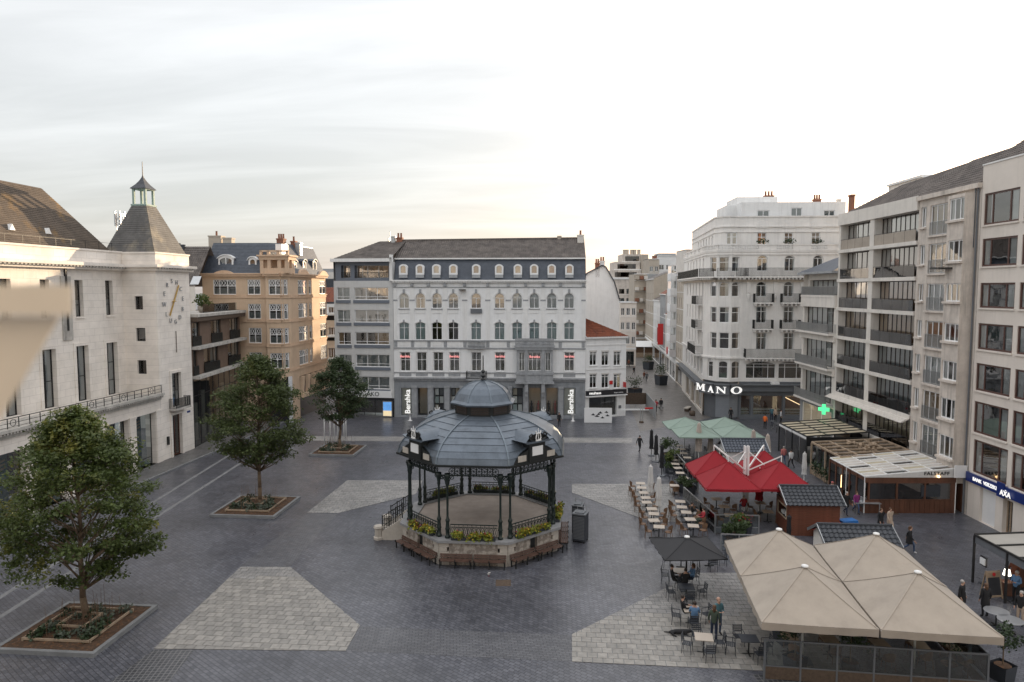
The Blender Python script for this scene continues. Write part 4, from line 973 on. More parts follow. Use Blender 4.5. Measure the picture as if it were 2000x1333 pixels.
# mansard
vt = 1.9; ZT = f.z(460,476.5,vt); ms = f.mb('mansard','slate')
W_ = lambda p: B.Wi @ Vector((p[0],p[1],0))
def lw(p, z): q = W_(p); return (q.x,q.y,z)
inn = lambda p, d: (p[0]+d[0], p[1]+d[1])
ms.M = None
iA, iB, iC, iD = (-37.6,88.3), (-30.6,88.0), (-28.9,89.3), (-28.0,98.6)
tiled(ms, lw(P0,ZE+.15), lw(PB,ZE+.15), lw(iB,ZT), lw(iA,ZT), 20, 20, 0, .03)
tiled(ms, lw(PB,ZE+.15), lw(PE,ZE+.15), lw(iC,ZT), lw(iB,ZT), 20, 10, 0, .03)
zt5 = f5.z(628,486,1.6)
tiled(ms, lw(PE,ZE+.15), lw(PG,ZE+.15), lw(iD,ZT), lw(iC,ZT), 20, 26, 0, .03)
ms.add([lw(P0,ZE),lw(iA,ZT),lw((-38,99),ZT),lw((-38.4,99),ZE)], [(0,1,2,3)])
tp = B.mb('flat_roof','zinc'); tp.M = None; tp.slab([(W_(p).x,W_(p).y) for p in (iA,iB,iC,iD,(-38,99))], ZT-.02, ZT+.1)
def dormer(face, px0, y0, px1, y1, v, mat='wframe', arch=.35, cols=(.5,)):
    a, b, c, d = face.rect(px0,y0,px1,y1,v); m = MB(); W = c-a
    out = [(a,b)]+archpts(a,c,d-arch,d)+[(c,b)]; n = len(out)
    inn_ = [(a+.2,b+.15)]+archpts(a+.2,c-.2,d-arch-.25,d-.3)+[(c-.2,b+.15)]
    m.add([(x,v,z) for x,z in out]+[(x,v,z) for x,z in inn_]+[(x,v+2,z) for x,z in out], [(k,k+1,n+k+1,n+k) for k in range(n-1)]+[(n-1,0,n,2*n-1)]+[(k,2*n+k,2*n+k+1,k+1) for k in range(n-1)])
    A_ = archpts(a-.15,c+.15,d-arch,d+.12); m.add([(x,v-.15,z) for x,z in A_]+[(x,v+2,z+.02) for x,z in A_]+[(x,v-.15,z-.12) for x,z in A_], [(k,13+k,14+k,k+1) for k in range(12)]+[(26+k,k,k+1,27+k) for k in range(12)])
    for t in cols: x = a+W*t; m.box(x-.05,v+.02,b+.15,x+.05,v+.08,d-.3)
    o = face.part('dormer', m, mat); ob('pane', MB().add([(x,v+.06,z) for x,z in inn_], [tuple(range(n))]).mesh('pane','glass'), o)
    ob('curtain', MB().box(a+.2,v+.4,b+.15,c-.2,v+.45,b+.6).mesh('curtain','curtain_grey'), o)
dormer(f, 426.5,499,455.5,528,.55); dormer(f, 485.5,502.5,501,529,.55, cols=())
for x0, x1 in ((568,580),(591.5,598),(611,618)): dormer(f5, x0,508,x1,533,.3, 'slate', .2, ())
sg = MB()
a = f.u(417,537); c = f.u(458,537); A_ = archpts(a,c,ZE+.1,f.z(440,528.5)); sg.add([(x,-.2,z) for x,z in A_]+[(x,.25,z) for x,z in A_], [tuple(range(13)), tuple(range(25,12,-1))]+[(k,13+k,14+k,k+1) for k in range(12)]); f.part('gable_curve', sg, 'orange_trim')
for x0, x1 in ((581,601),(621,638)):
    sg = MB(); a, c = f5.u(x0,540), f5.u(x1,540); A_ = archpts(a,c,ZE+.1,ZE+.75); sg.add([(x,-.25,z) for x,z in A_]+[(x,.6,z) for x,z in A_], [tuple(range(13)), tuple(range(25,12,-1))]+[(k,13+k,14+k,k+1) for k in range(12)]); f5.part('gable_curve', sg, 'orange_trim')
# corner loggia on the mansard
u0, u1 = f2.u(508,520), f2.u(563,520); z1 = f2.z(535,503); z2 = f2.z(535,489); lg = f2.mb('loggia','orange_trim')
lg.box(u0,-.05,ZE+.15,u1,2.2,ZE+.75)
for t in (0,.26,.62,.88): x = u0+(u1-u0)*t; lg.box(x,-.05,ZE+.75,x+.42,.35,z1-.3)
lg.box(u0-.1,-.15,z1-.3,u1+.1,2.4,z1+.1); lg.box(u0-.3,-.35,z1+.1,u1+.3,2.6,z1+.3); lg.box(u0,1.2,ZE+.75,u1,2.0,z1-.3)
for t in (0,.26,.6,.93): x = u0+(u1-u0)*t; lg.box(x,-.1,z1+.3,x+.3,.2,z2-.05)
lg.box(u0,-.1,z2-.2,u1+.1,.15,z2)
rl = MB(); rails(rl, [(u0,0),(u1,0)], z1+.3, z2-z1-.45, .13, .013); f2.part('railing', rl, 'ironblack')
f2.part('roof_dormer', MB().box(u0+1.2,1.9,z1+.3,u0+2.0,4,f2.z(533,477,2)), 'sign_white')
chim(f, 407,460.5,431,474, 3.2, 'beige', 1.2, 1); chim(f, 435,464.5,452,474, 3.0, 'beige', 1.0, 0); chim(f, 540,466,553,476, 4, 'brick_chimney', 1, 3); chim(f, 567.5,471,576,481, 6, 'brick_chimney', .8, 1); chim(f, 576.5,474,586,481, 6, 'steel', .8, 0)
B.finish()
# ------------------------------------------------------------------ houses seen in the lane between
B = Bld('lane_house', 'house with orange tiled roof and balconies in the narrow lane behind orange building', 'building', (-33,122), (-26.5,122)); f = B.f
for k, (y0, y1) in enumerate(((600,612),(640,655),(680,700),(715,735))):
    o = f.rect(641,y0,655,y1); f.wall(-2, 8, f.z(648,(y1+5)), f.z(648,y0-14 if k else y0-6), [o], 'orange_stucco' if k else 'white2', reveal=.4); f.window(o, (.33,.67), (), .08, v=.3)
    f.mb('balcony','cream2').box(o[0]-.2,-.8,o[1]-.3,o[2]+.6,0,o[1])
f.wall(-2, 8, 0, f.z(648,740), (), 'sign_dark'); f.inner(-2,8,.1,f.z(648,600),1)
tiled(f.mb('roof','redtile'), (-2,-.2,f.z(648,590)), (8,-.2,f.z(648,590)), (8,5,f.z(648,562,5)), (-2,5,f.z(648,562,5)), 12, 24, .04, .05); B.finish()
B = Bld('far_flats', 'far grey rooftop with vents showing just right of the orange building', 'building', (-46,160), (-38,160)); f = B.f
f.wall(-3, 10, 0, f.z(645,545), (), 'slate_dark'); f.mb('roof_storey','cream2').box(-1,1,f.z(645,545),10,6,f.z(645,532)); f.mb('roof_storey','greywall').box(2,1.5,f.z(645,532),7,5,f.z(645,525)); B.finish()
# ------------------------------------------------------------------ white corner building with round corner (shoe shop)
HP = [(27.9,113.5), (25.0,90.6), (26.0,88.35), (27.6,87.75), (28.95,88.1), (43.5,87.3)]
B = Bld('white_corner_building', 'ornate white corner building with rounded corner, iron balconies and large MANO sign', 'building', HP[4], HP[5])
fr = B.f; fs = Face(B, HP[0], HP[1]); fa_ = Face(B, HP[1], HP[2]); fb = Face(B, HP[2], HP[3]); fc = Face(B, HP[3], HP[4])
FF = [fs, fa_, fb, fc, fr]
z_ = lambda y: fr.z(1500,y)
Z1 = z_(746); Z2 = z_(700); Z5 = z_(543); Z6 = z_(491); Z7 = z_(423)
def arc(r, k=.5): return r+((r[2]-r[0])*k,)
def hw(face, x0, x1, y0, y1, k=0.):
    a = face.u(x0,(y0+y1)/2); c = face.u(x1,(y0+y1)/2); o = (a, z_(y1), c, z_(y0)); return o+((min((c-a)*k, .9*(o[3]-o[1])),) if k else ())
spec = {fr: [], fa_: [], fb: [], fc: [], fs: []}
for x0, x1 in ((1476.6,1497.5),(1530,1550.5),(1586,1606)):
    spec[fr] += [(hw(fr,x0,x1,650,683.5),'d'), (hw(fr,x0,x1,599,631.6),'d'), (hw(fr,x0,x1,550,580,.4),'d'), (hw(fr,x0+2,x1+2,499,530,.3),'d')]
spec[fr] += [(hw(fr,1457,1515,706,740,.1),'b'), (hw(fr,1520.5,1568.5,706,740,.1),'b'), (hw(fr,1574,1622,706,740,.1),'b')]
for face, x0, x1 in ((fa_,1387,1399),(fb,1404.5,1424),(fc,1429.5,1444)):
    spec[face] += [(hw(face,x0,x1,650,682),'s'), (hw(face,x0,x1,600,631),'s'), (hw(face,x0,x1,550.5,580,.45),'s'), (hw(face,x0,x1,502,531),'s')]
spec[fa_] += [(hw(fa_,1381.5,1392,704,739,.3),'b')]; spec[fb] += [(hw(fb,1403,1421,706,740,.2),'b')]; spec[fc] += [(hw(fc,1429,1445,706,740,.2),'b')]
Ls = fs.L
for k in range(6):
    u = Ls-1.9-k*3.2; spec[fs] += [((u-.6,z_(740),u+1.4,z_(706),.35),'b'), ((u-.2,z_(682),u+.8,z_(652)),'s'), ((u-.2,z_(631),u+.8,z_(601)),'s'), ((u-.2,z_(580),u+.8,z_(551),.4),'s'), ((u-.2,z_(530),u+.8,z_(502)),'s')]
for face in FF:
    L_ = face.L; ops = [o for o,_ in spec[face]]
    face.wall(0, L_, Z1, Z6, ops, 'mano_white', reveal=.28)
    for o, k in spec[face]:
        if k == 'd': face.window(o, (.5,), (.70,) if len(o) < 5 else (), .085, v=.16, curtain='sides', cm='curtain_grey')
        elif k == 's': face.window(o, () if o[2]-o[0] < 1.2 else (.5,) if False else (), (.64,) if len(o) < 5 else (), .085, v=.16, curtain='right' if RN.random() < .5 else None, cm='curtain')
        else: face.window(o, () if o[2]-o[0] < 1.5 else (.27,.75) if o[2]-o[0] > 2.5 else (), (.66,), .07, v=.16)
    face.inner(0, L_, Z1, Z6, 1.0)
    tr = face.mb('cornice','mano_white')
    tr.box(-.02,-.18,Z2-.1,L_+.02,0,Z2+.12); tr.box(-.02,-.1,Z6-.1,L_+.02,.05,Z6+.06); tr.box(-.02,-.12,z_(497)-.06,L_+.02,0,z_(497)+.06)
    gy = face.mb('fascia','sign_grey'); gy.box(-.05,-.55,z_(764),L_+.05,.1,z_(752)); face.mb('soffit','sign_grey').box(-.1,-.9,z_(752),L_+.1,0,z_(752)+.12)
    # roof terrace balustrade of the set-back storey
    bs = face.mb('parapet','mano_white'); bs.box(-.02,-.12,Z6+.06,L_+.02,.12,Z6+.22); bs.box(-.02,-.14,z_(477.5)-.12,L_+.02,.12,z_(477.5))
    n = max(1, int(L_/.28)); 
    for k in range(n): 
        u = (k+.5)*L_/n
        if (int(u/2.1) % 2 == 0): bs.lathe([(.06,0),(.1,.2),(.05,.4),(.07,z_(477.5)-Z6-.34)], (u,0,Z6+.22), 6)
        else: bs.box(u-.14,-.08,Z6+.22,u+.14,.08,z_(477.5)-.12)
    # long iron balcony on a dentilled cornice
    if face is not fs or True:
        b = face.mb('balcony','mano_white'); b.box(-.3,-1.0,Z5,L_+.3,0,Z5+.16); 
        for k in range(int(L_/.45)): b.box(.1+k*.45,-.9,Z5-.22,.1+k*.45+.2,-.02,Z5-.001)
        b2 = face.mb('balcony_frieze','beige'); b2.box(0,-.4,Z5-.5,L_,0,Z5-.22)
        r = MB(); rails(r, [(0 if face is not fr else -.35,-.93),(L_+.3,-.93)], Z5+.16, 1.05, .14, .014); face.part('railing', r, 'ironblack')
# rustication grooves beside the bay and consoles
rc = fr.mb('quoin','mano_white')
for k in range(26): z = z_(690)+k*.33; (rc.box(.1,-.05,z,1.15,0,z+.24) if z < Z5-1 else None)
for x in (1462,1514,1567):
    u = fr.u(x,560); rc.box(u-.25,-.2,z_(572),u+.25,0,z_(550)); rc.lathe([(.05,0),(.22,.5),(.28,.9),(.1,1.1)], (u,-.05,z_(590)), 8)
for y0, yb in ((623,645),(573,594)):
    for x0, x1 in ((1471,1509),(1524,1562),(1580,1617)):
        a, c = fr.u(x0,634,-.4), fr.u(x1,634,-.4); zf = z_(yb-3)
        m = MB().box(a,-.9,zf-.16,c,-.002,zf)
        for k in range(5): m.box(a+.1+k*(c-a-.3)/4,-.8,zf-.4,a+.28+k*(c-a-.3)/4,-.02,zf-.161)
        fr.part('balcony', m, 'mano_white'); r = MB(); rails(r, [(a+.05,0),(a+.05,-.85),(c-.05,-.85),(c-.05,0)], zf, 1.1, .14, .014); fr.part('railing', r, 'ironblack')
a = fr.u(1454,690,-.5); zf = z_(698); m = MB().box(a,-1.0,zf-.18,fr.L,-.003,zf)
for k in range(24): m.box(a+.1+k*.5,-.9,zf-.4,a+.32+k*.5,-.02,zf-.181)
fr.part('balcony', m, 'mano_white'); r = MB(); rails(r, [(a+.05,0),(a+.05,-.95),(fr.L,-.95)], zf, 1.1, .14, .014); fr.part('railing', r, 'ironblack')
for k in range(2):
    zf = z_(645-50*k)-.1; u = Ls-3.6; m = MB().box(u-2.4,-.9,zf-.16,u+1.6,-.003,zf); fs.part('balcony', m, 'mano_white'); r = MB(); rails(r, [(u-2.35,0),(u-2.35,-.85),(u+1.55,-.85),(u+1.55,0)], zf, 1.1, .14, .014); fs.part('railing', r, 'ironblack')
zf = z_(698); fs.part('balcony', MB().box(Ls-9,-1.0,zf-.18,Ls-1,-.003,zf), 'mano_white'); r = MB(); rails(r, [(Ls-8.9,0),(Ls-8.9,-.95),(Ls-1.05,-.95),(Ls-1.05,0)], zf, 1.1, .14, .014); fs.part('railing', r, 'ironblack')
# set-back storey and penthouse
def inset(d, pts=HP):
    out = []
    for i, p in enumerate(pts):
        p = Vector(p); ns = []
        for j in (i-1, i):
            if 0 <= j < len(pts)-1:
                e = (Vector(pts[j+1])-Vector(pts[j])).normalized(); ns.append(Vector((-e.y,e.x)))
        n = sum(ns, Vector((0,0))).normalized(); out.append(tuple(p+n*d))
    return out
I1 = inset(1.2); SF = [Face(B, I1[i], I1[i+1]) for i in range(5)]
wsp = {4: [(1479,1497),(1532,1549),(1585,1602)], 2: [(1419,1439)]}
for i, face in enumerate(SF):
    ops = []
    for x0, x1 in wsp.get(i, ()): 
        a, c = face.u(x0,465), face.u(x1,465); ops.append((a, SF[4].z(1500,478), c, SF[4].z(1500,454.5)))
    if i == 0: ops = [(face.L-2.5-k*2.6, SF[4].z(1500,478), face.L-1.4-k*2.6, SF[4].z(1500,457)) for k in range(6)]
    zt = SF[4].z(1500,423)
    face.wall(0, face.L, Z6, zt, ops, 'mano_white', reveal=.25, part='upper_storey')
    for o in ops:
        face.window(o, (.5,), (.62,), .09, v=.12, curtain='full', cm='curtain_tan', gm='glass_warm')
        if i == 4:
            A_ = archpts(o[0]-.25,o[2]+.25,o[3]+.5,o[3]+1.45); n = 13; face.mb('arch_hood','mano_white').add([(x,-.08,z) for x,z in A_]+[(x,-.0,z) for x,z in A_], [tuple(range(13)),]+[(k,13+k,14+k,k+1) for k in range(12)])
            pb = MB(); leafball(pb, ((o[0]+o[2])/2,-.7,o[1]+.35), .8,.15,.3, 90, .2, RN, 0); face.part('flower_box', pb, 'leaf_dark')
    face.inner(0, face.L, Z6, zt, .8); c = face.mb('cornice','mano_white'); c.box(-.02,-.14,zt-1.35,face.L+.02,0,zt-1.2); c.box(-.02,-.1,zt-.1,face.L+.02,.1,zt+.06); c.box(-.02,-.1,zt-2.0,face.L+.02,0,zt-1.92)
tp = B.mb('flat_roof','greywall'); tp.M = None; Wl = lambda p: (B.Wi @ Vector((p[0],p[1],0)))[:2]
tp.slab([Wl(p) for p in I1]+[Wl((44,112))], SF[4].z(1500,424), SF[4].z(1500,423.2)); tp.slab([Wl(p) for p in HP]+[Wl((44,112))], Z6-.02, Z6+.05)
I2 = inset(3.6)
ph = Face(B, I2[4], (I2[5][0]-.2,I2[5][1])); zt = SF[4].z(1500,423)
z8 = ph.z(1500,398); ops = [ph.rect(1479,411,1503,423), ph.rect(1545,406,1567,423), ph.rect(1609,411,1631,423)]; ops = [(o[0],zt+.1,o[2],o[3]) for o in ops]
ph.wall(ph.u(1448,410), ph.u(1652,410), zt, ph.z(1550,395), ops, 'white2', part='penthouse'); 
for o in ops: ph.window(o, (.5,), (), .1, v=.1, curtain='full', cm='curtain_grey')
pm_ = ph.mb('penthouse','white2'); u0, u1 = ph.u(1448,410), ph.u(1652,410); zp = ph.z(1550,395)
pm_.add([(u0,0,zt),(u0,12,zt),(u0,12,zp),(u0,0,zp)], [(3,2,1,0)]); pm_.add([(u1,0,zt),(u1,12,zt),(u1,12,zp),(u1,0,zp)], [(0,1,2,3)]); pm_.add([(u0,0,zp),(u1,0,zp),(u1,12,zp),(u0,12,zp)], [(0,1,2,3)])
ua, ub = ph.u(1437,400,4), ph.u(1516,400,4); pm_.box(ua,3.5,zp-3,ub,9,ph.z(1470,386,4)); pm_.box(ph.u(1421,410,2),2.5,zt,ua+.5,8,ph.z(1430,402,3))
chim(ph, 1494,382,1512,388, 4.2, 'brick_chimney', .8, 3, .6); chim(ph, 1590,389,1604,396, 1.5, 'brick_chimney', .6, 3, .4)
chim(ph, 1636,389,1643,396, 2, 'cream2', .5, 0)
# ground floor
zs = z_(764)
gr = [fr.rect(1452,775,1466,815), fr.rect(1432,775,1466,815)]
sh = [(fr.u(x0,790), .45, fr.u(x1,790), z_(773)) for x0, x1 in ((1447,1466),(1471,1529),(1533.5,1569),(1575,1618))]
fr.wall(0, fr.L, 0, Z1, sh, 'sign_grey', reveal=.3, part='shopfront')
for k, o in enumerate(sh):
    fr.window(o, (), (), .07, fm='sign_grey', gm='glass_shop', v=.2, name='shop_window')
    sv = MB()
    for r_ in range(3):
        for q in range(int((o[2]-o[0])/.36)): x = o[0]+.1+q*.36; sv.box(x,.5+.28*r_,.5+.3*r_,x+.26,.7+.28*r_,.62+.3*r_)
    fr.part('display_goods', sv, ('canvas_beige','beige','tabletop','beige')[k]); sb = MB()
    for r_ in range(3): sb.box(o[0],.4+.28*r_,.4+.3*r_-.02,o[2],.72+.28*r_,.5+.3*r_-.003)
    fr.part('display_shelf', sb, 'canvas_white')
    if k == 2: fr.part('display_light', MB().bar((o[0]+.2,1.2,o[3]-.3),(o[2]-.1,1.0,o[3]-1.3),.08), 'shop_warm'); fr.part('display_light', MB().box(o[0]+.2,1.0,o[3]-.2,o[2]-.2,1.1,o[3]-.15), 'shop_warm')
fr.part('shop_interior', MB().box(sh[0][0]-.3,2.2,.1,sh[-1][2]+.3,2.25,3.6), 'darkwood')
for face in (fb, fc, fa_):
    face.wall(0, face.L, 0, Z1, (), 'sign_grey', part='shopfront', v=.25)
sm = MB()
L2 = fb.L+fc.L
for k in range(26): z = .15+k*.12; sm.box(.05,.15-.02*(k%2),z,fb.L-.05,.24,z+.112)
fb.part('roller_shutter', sm, 'shutter'); sm = MB()
for k in range(26): z = .15+k*.12; sm.box(.05,.15-.02*(k%2),z,fc.L+.2,.24,z+.112)
fc.part('roller_shutter', sm, 'shutter')
so = [(Ls-6.8,.4,Ls-.9,3.2),(Ls-12,.1,Ls-7.4,3.2),(Ls-18,.3,Ls-12.6,3.2)]; fs.wall(0, Ls, 0, Z1, so, 'cream2', reveal=.3, part='shopfront')
for o in so: fs.window(o, (.33,.67), (), .07, fm='palewood', gm='glass_shop', v=.2, name='shop_window')
fs.inner(0, Ls, 0, zs, 1.2, 'beige')
# MANO letters wrapped along the fascia
def serif(ch):
    P = {'M': [[(0,0),(.3,0),(.3,.06),(.2,.08),(.2,.78),(.45,.1),(.5,.1),(.76,.78),(.76,.08),(.68,.06),(.68,0),(1.05,0),(1.05,.06),(.96,.08),(.96,.92),(1.05,.94),(1.05,1),(.76,1),(.53,.36),(.28,1),(0,1),(0,.94),(.1,.92),(.1,.08),(0,.06)]],
         'N': [[(0,0),(.3,0),(.3,.06),(.2,.08),(.2,.72),(.78,0),(.88,0),(.88,.92),(.97,.94),(.97,1),(.68,1),(.68,.94),(.78,.92),(.78,.30),(.24,1),(0,1),(0,.94),(.1,.92),(.1,.08),(0,.06)]],
         'A': [[(0,0),(.28,0),(.28,.06),(.2,.08),(.28,.28),(.62,.28),(.69,.08),(.6,.06),(.6,0),(1,0),(1,.06),(.92,.08),(.54,1),(.46,1),(.1,.08),(0,.06)]]}
    if ch in P: return P[ch]
    o = [(.5+.5*math.cos(t*math.pi/12), .5+.5*math.sin(t*math.pi/12)) for t in range(24)]; return [o]
def letter(face, ch, u, z, w, h, v):
    m = MB()
    if ch == 'O':
        n = 28; out = [(.5+.56*math.cos(2*math.pi*t/n), .5+.52*math.sin(2*math.pi*t/n)) for t in range(n)]; inn_ = [(.5+.3*math.cos(2*math.pi*t/n), .5+.42*math.sin(2*math.pi*t/n)) for t in range(n)]
        m.add([(u+x*w,v,z+y*h) for x,y in out+inn_]+[(u+x*w,v+.06,z+y*h) for x,y in out], [(t,n+t,n+(t+1)%n,(t+1)%n) for t in range(n)]+[(t,(t+1)%n,2*n+(t+1)%n,2*n+t) for t in range(n)])
    else:
        for p in serif(ch): m.prism([(u+x*w, z+y*h) for x,y in p], v, v+.06)
    face.part('sign_letter', m, 'letters_lit')
zb, zt2 = z_(766.5), z_(755); H_ = zt2-zb
gb = [MB().box(-.05,-.62,zb-.3,face.L+.05,-.552,zt2+.35) for face in (fa_,fb,fc)]
for g_, face in zip(gb, (fa_,fb,fc)): face.part('sign_board', g_, 'sign_grey')
letter(fa_, 'M', fa_.u(1360,760,-.64), zb-.05, 1.7, H_*1.2, -.72); letter(fa_, 'A', fa_.L*.74, zb-.05, 1.15, H_*1.12, -.72)
letter(fb, 'N', .12, zb-.08, 1.3, H_*1.12, -.72); letter(fc, 'O', -.12, zb-.1, 1.42, H_*1.18, -.72)
fr.part('air_conditioner', MB().box(fr.u(1504,753),-.5,z_(757),fr.u(1520,753),-.05,z_(746)).lathe([(.3,0),(.3,.02)], (0,0,-50), 6), 'white2')
B.finish()
# ------------------------------------------------------------------ right-hand row: common frame
RA, RB = Vector((33.75,83.0)), Vector((33.15,38.0)); rdir = (RB-RA).normalized()
def rp(px, y=700):   # plan point of the row at an image column
    t = Face(BX, tuple(RA), tuple(RB)).u(px, y); return RA+rdir*t
class _X: pass
BX = _X(); BX.Wi = Matrix.Identity(4); BX.root = None
RF = Face(BX, tuple(RA), tuple(RB))
def rowbld(name, label, px0, px1, y=640):
    a, b = RA+rdir*RF.u(px0,y), RA+rdir*RF.u(px1,y); return Bld(name, label, 'building', tuple(a), tuple(b))
# pharmacy house
B = rowbld('pharmacy_house', 'four-storey cream house with glazed bays above the pharmacy, next to white corner building', 1567, 1633); f = B.f; L = f.L
ZE = f.z(1600,531); RW = [(547,577),(600,648),(664,714),(728,784)]
for k, (y0, y1) in enumerate(RW):
    z0, z1 = f.z(1600,y1), f.z(1600,y0); vv = 0 if k else .5
    o = (.5,z0+.02,L-.6,z1); zt = ZE if k == 0 else f.z(1600,RW[k-1][1])
    f.wall(0, L, z0, zt, [o], 'cream2', reveal=.5, v=vv)
    f.window(o, (.16,.33,.5,.67,.84), (), .09, fm='dkframe', v=vv+.4, curtain='full', cm='curtain'); f.inner(0, L, z0, z1, vv+1.2)
    r = MB(); rails(r, [(0.1,vv-.75),(L-.1,vv-.75),(L-.1,vv)], z0, .95, .12, .012); f.part('railing', r, 'steel')
    s = f.mb('balcony','cream2'); s.box(0,vv-.8,z0-.22,L,vv+.1,z0)
    if k: s.box(0,-.25,z1,L,.0,zt-.22)
zg = f.z(1600,786); g = (.6,.1,L-.4,zg-.6); f.wall(0, L, 0, zg-.2, [g], 'greywall', part='shopfront'); f.window(g, (.3,.65), (), .07, fm='wframe', gm='glass_shop', v=.1, name='shop_window')
f.mb('roof','slate').add([(-.2,-.5,ZE),(L+.1,-.5,ZE),(L+.1,3.5,ZE+2.6),(-.2,3.5,ZE+1.6)], [(0,1,2,3)]); f.mb('cornice','bluestone_trim').box(-.2,-.7,ZE-.25,L+.1,.3,ZE-.01)
f.mb('wall','cream2').add([(0,0,0),(0,6,0),(0,6,ZE+1),(0,0,ZE)], [(3,2,1,0)])
cx = MB(); u, z, w = f.u(1610,800,-.9), f.z(1610,800,-.9), .18
# the pharmacy cross hangs out from the wall, facing the square
for dz, a, b in ((0,-.75,.75),(0,0,0)): pass
cx.box(-w,-.06,-w*3,w,.06,w*3); cx.box(-w*3,-.06,-w,-w-.001,.06,w); cx.box(w+.001,-.06,-w,w*3,.06,w)
ob('pharmacy_cross', cx.mesh('pharmacy_cross','green_cross'), B.root, mat=f.M @ Matrix.Translation((u,-.95,z)) @ Matrix.Rotation(rad(55),4,'Z'))
f.part('cross_bracket', MB().bar((u,-.9,z+.2),(u,0,z+.2),.05), 'steel')
B.finish()
ZF = [3.0,5.95,8.85,11.75,14.65,17.55,20.5]
# glazed balcony block
B = rowbld('balcony_block', 'apartment block with full-width dark glazed balconies on pale floor slabs', 1633.5, 1785); f = B.f; L = f.L
uc0, uc1 = f.u(1692.5,640), f.u(1700.5,640); TOP = 24.15
for k, z0 in enumerate(ZF):
    z1 = (ZF[k+1] if k < 6 else 23.3)-.32
    for a, c, n in ((.35,uc0,6),(uc1,L-.35,9)):
        o = (a,z0,c,z1); f.window(o, tuple(q/n for q in range(1,n)), (), .07, fm='dkframe', v=.75, gm='glass_warm' if k > 3 else 'glass', curtain='full', cm=['roofpanel','curtain_grey','curtain_grey','curtain_tan','curtain_tan','curtain','curtain'][k], name='balcony_glazing')
        p = MB().box(a,.02,z0+.02,c,.05,z0+.95); pn = f.part('balcony_panel', p, 'glass_smoke' if k < 6 else 'canvas_beige')
        r = MB().bar((a,.03,z0+1.0),(c,.03,z0+1.0),.05,.04); nn = 4
        for q in range(nn+1): r.bar((a+(c-a)*q/nn,.03,z0),(a+(c-a)*q/nn,.03,z0+1),.03)
        ob('rail', r.mesh('rail','dkframe'), pn)
    sl_ = f.mb('floor_slab','cream2'); sl_.box(-.05,-.12,z0-.32,L+.02,1.0,z0)
f.mb('column','cream2').box(uc0,-.02,0,uc1,1.0,23.0); f.mb('column','cream2').box(0,-.02,0,.35,1.0,23.0); f.mb('column','dkframe').box(L-.35,.3,0,L-.02,1.0,23.0)
f.mb('fascia','cream2').box(-.05,-.15,22.98,L+.02,1.2,TOP)
f.inner(0, L, 0, 23, 1.9)
st = f.mb('canopy','cream2')
for q in range(5): st.box(-.3,-.35-.12*q,5.55-.06*q,L,-.13-.12*q+.03,5.62-.06*q)
rf = f.mb('roof','browntile'); zr = 26.4
tiled(rf, (1.2,.1,TOP), (L+.2,.1,TOP), (L+.2,4.4,zr+.6), (3.4,4.4,zr+.2), 14, 44, .035, .045); rf.add([(1.2,.1,TOP),(3.4,4.4,zr+.2),(1.2,9,TOP)], [(2,1,0)])
rf.add([(3.4,4.4,zr+.2),(L,4.4,zr+.6),(L,9,TOP),(1.2,9,TOP)], [(0,1,2,3)])
sw = f.mb('wall','cream2'); sw.add([(0,0,0),(0,9,0),(0,9,TOP),(0,0,TOP)], [(3,2,1,0)])
chim(f, 1657,381,1663,402, 1.5, 'brick_chimney', .35, 0, 3)
B.finish()
# concrete block with bays
B = rowbld('concrete_block', 'stained concrete apartment block with white windows and projecting corner bays', 1785.5, 1905); f = B.f; L = f.L; TOP = 24.6
ys = [(401,456),(476.6,533),(554.6,607),(629,683),(698,755),(767,825),(837,898)]
kz = [(5.75-2.6,5.65)]+[]
rows = [(20.75,23.15),(17.75,20.1),(14.8,16.95),(11.85,14.0),(8.95,11.2),(6.05,8.4),(3.15,5.6)]
u1, u2 = f.u(1806,660), f.u(1853,660); us0, us1 = f.u(1786.5,660)+.15, f.u(1799,660); ub0, ub1 = f.u(1862,660), f.u(1895,660)
ops = []
for z0, z1 in rows: ops += [((u1,z0,u2,z1),'f'), ((us0,z0+.75,us1,z1),'s')]
f.wall(0, ub0, 0, TOP-.9, [o for o,_ in ops], 'concrete', reveal=.22); f.wall(ub0, L, 0, TOP-.9, (), 'concrete')
for o, k in ops:
    f.window(o, (.25,.5,.75) if k == 'f' else (.5,), (), .085, v=.12, curtain='full', cm='curtain' if RN.random() < .6 else 'curtain_tan', sill=('concrete',.2,.14))
    if k == 'f': r = MB(); rails(r, [(o[0],.02),(o[2],.02)], o[1]+.02, 1.05, .15, .012); f.part('railing', r, 'steel')
f.inner(0, L, 0, TOP-1, .9)
bv = -.85
by0 = Face(B, tuple(Vector(f.a)+Vector(f.d)*ub0+Vector(f.n)*bv), tuple(Vector(f.a)+Vector(f.d)*ub1+Vector(f.n)*bv))
bl_ = Face(B, tuple(Vector(f.a)+Vector(f.d)*ub1+Vector(f.n)*bv), tuple(Vector(f.a)+Vector(f.d)*ub1))
WB = ub1-ub0
bo = [(.15,z0+.8,WB-.05,z1) for z0, z1 in rows]; by0.wall(0, WB, 2.2, TOP-1.2, bo, 'concrete', reveal=.15, part='bay')
for o in bo: by0.window(o, (.35,.7), (), .09, v=.08, curtain='sides', cm='curtain', sill=('concrete',.22,.16))
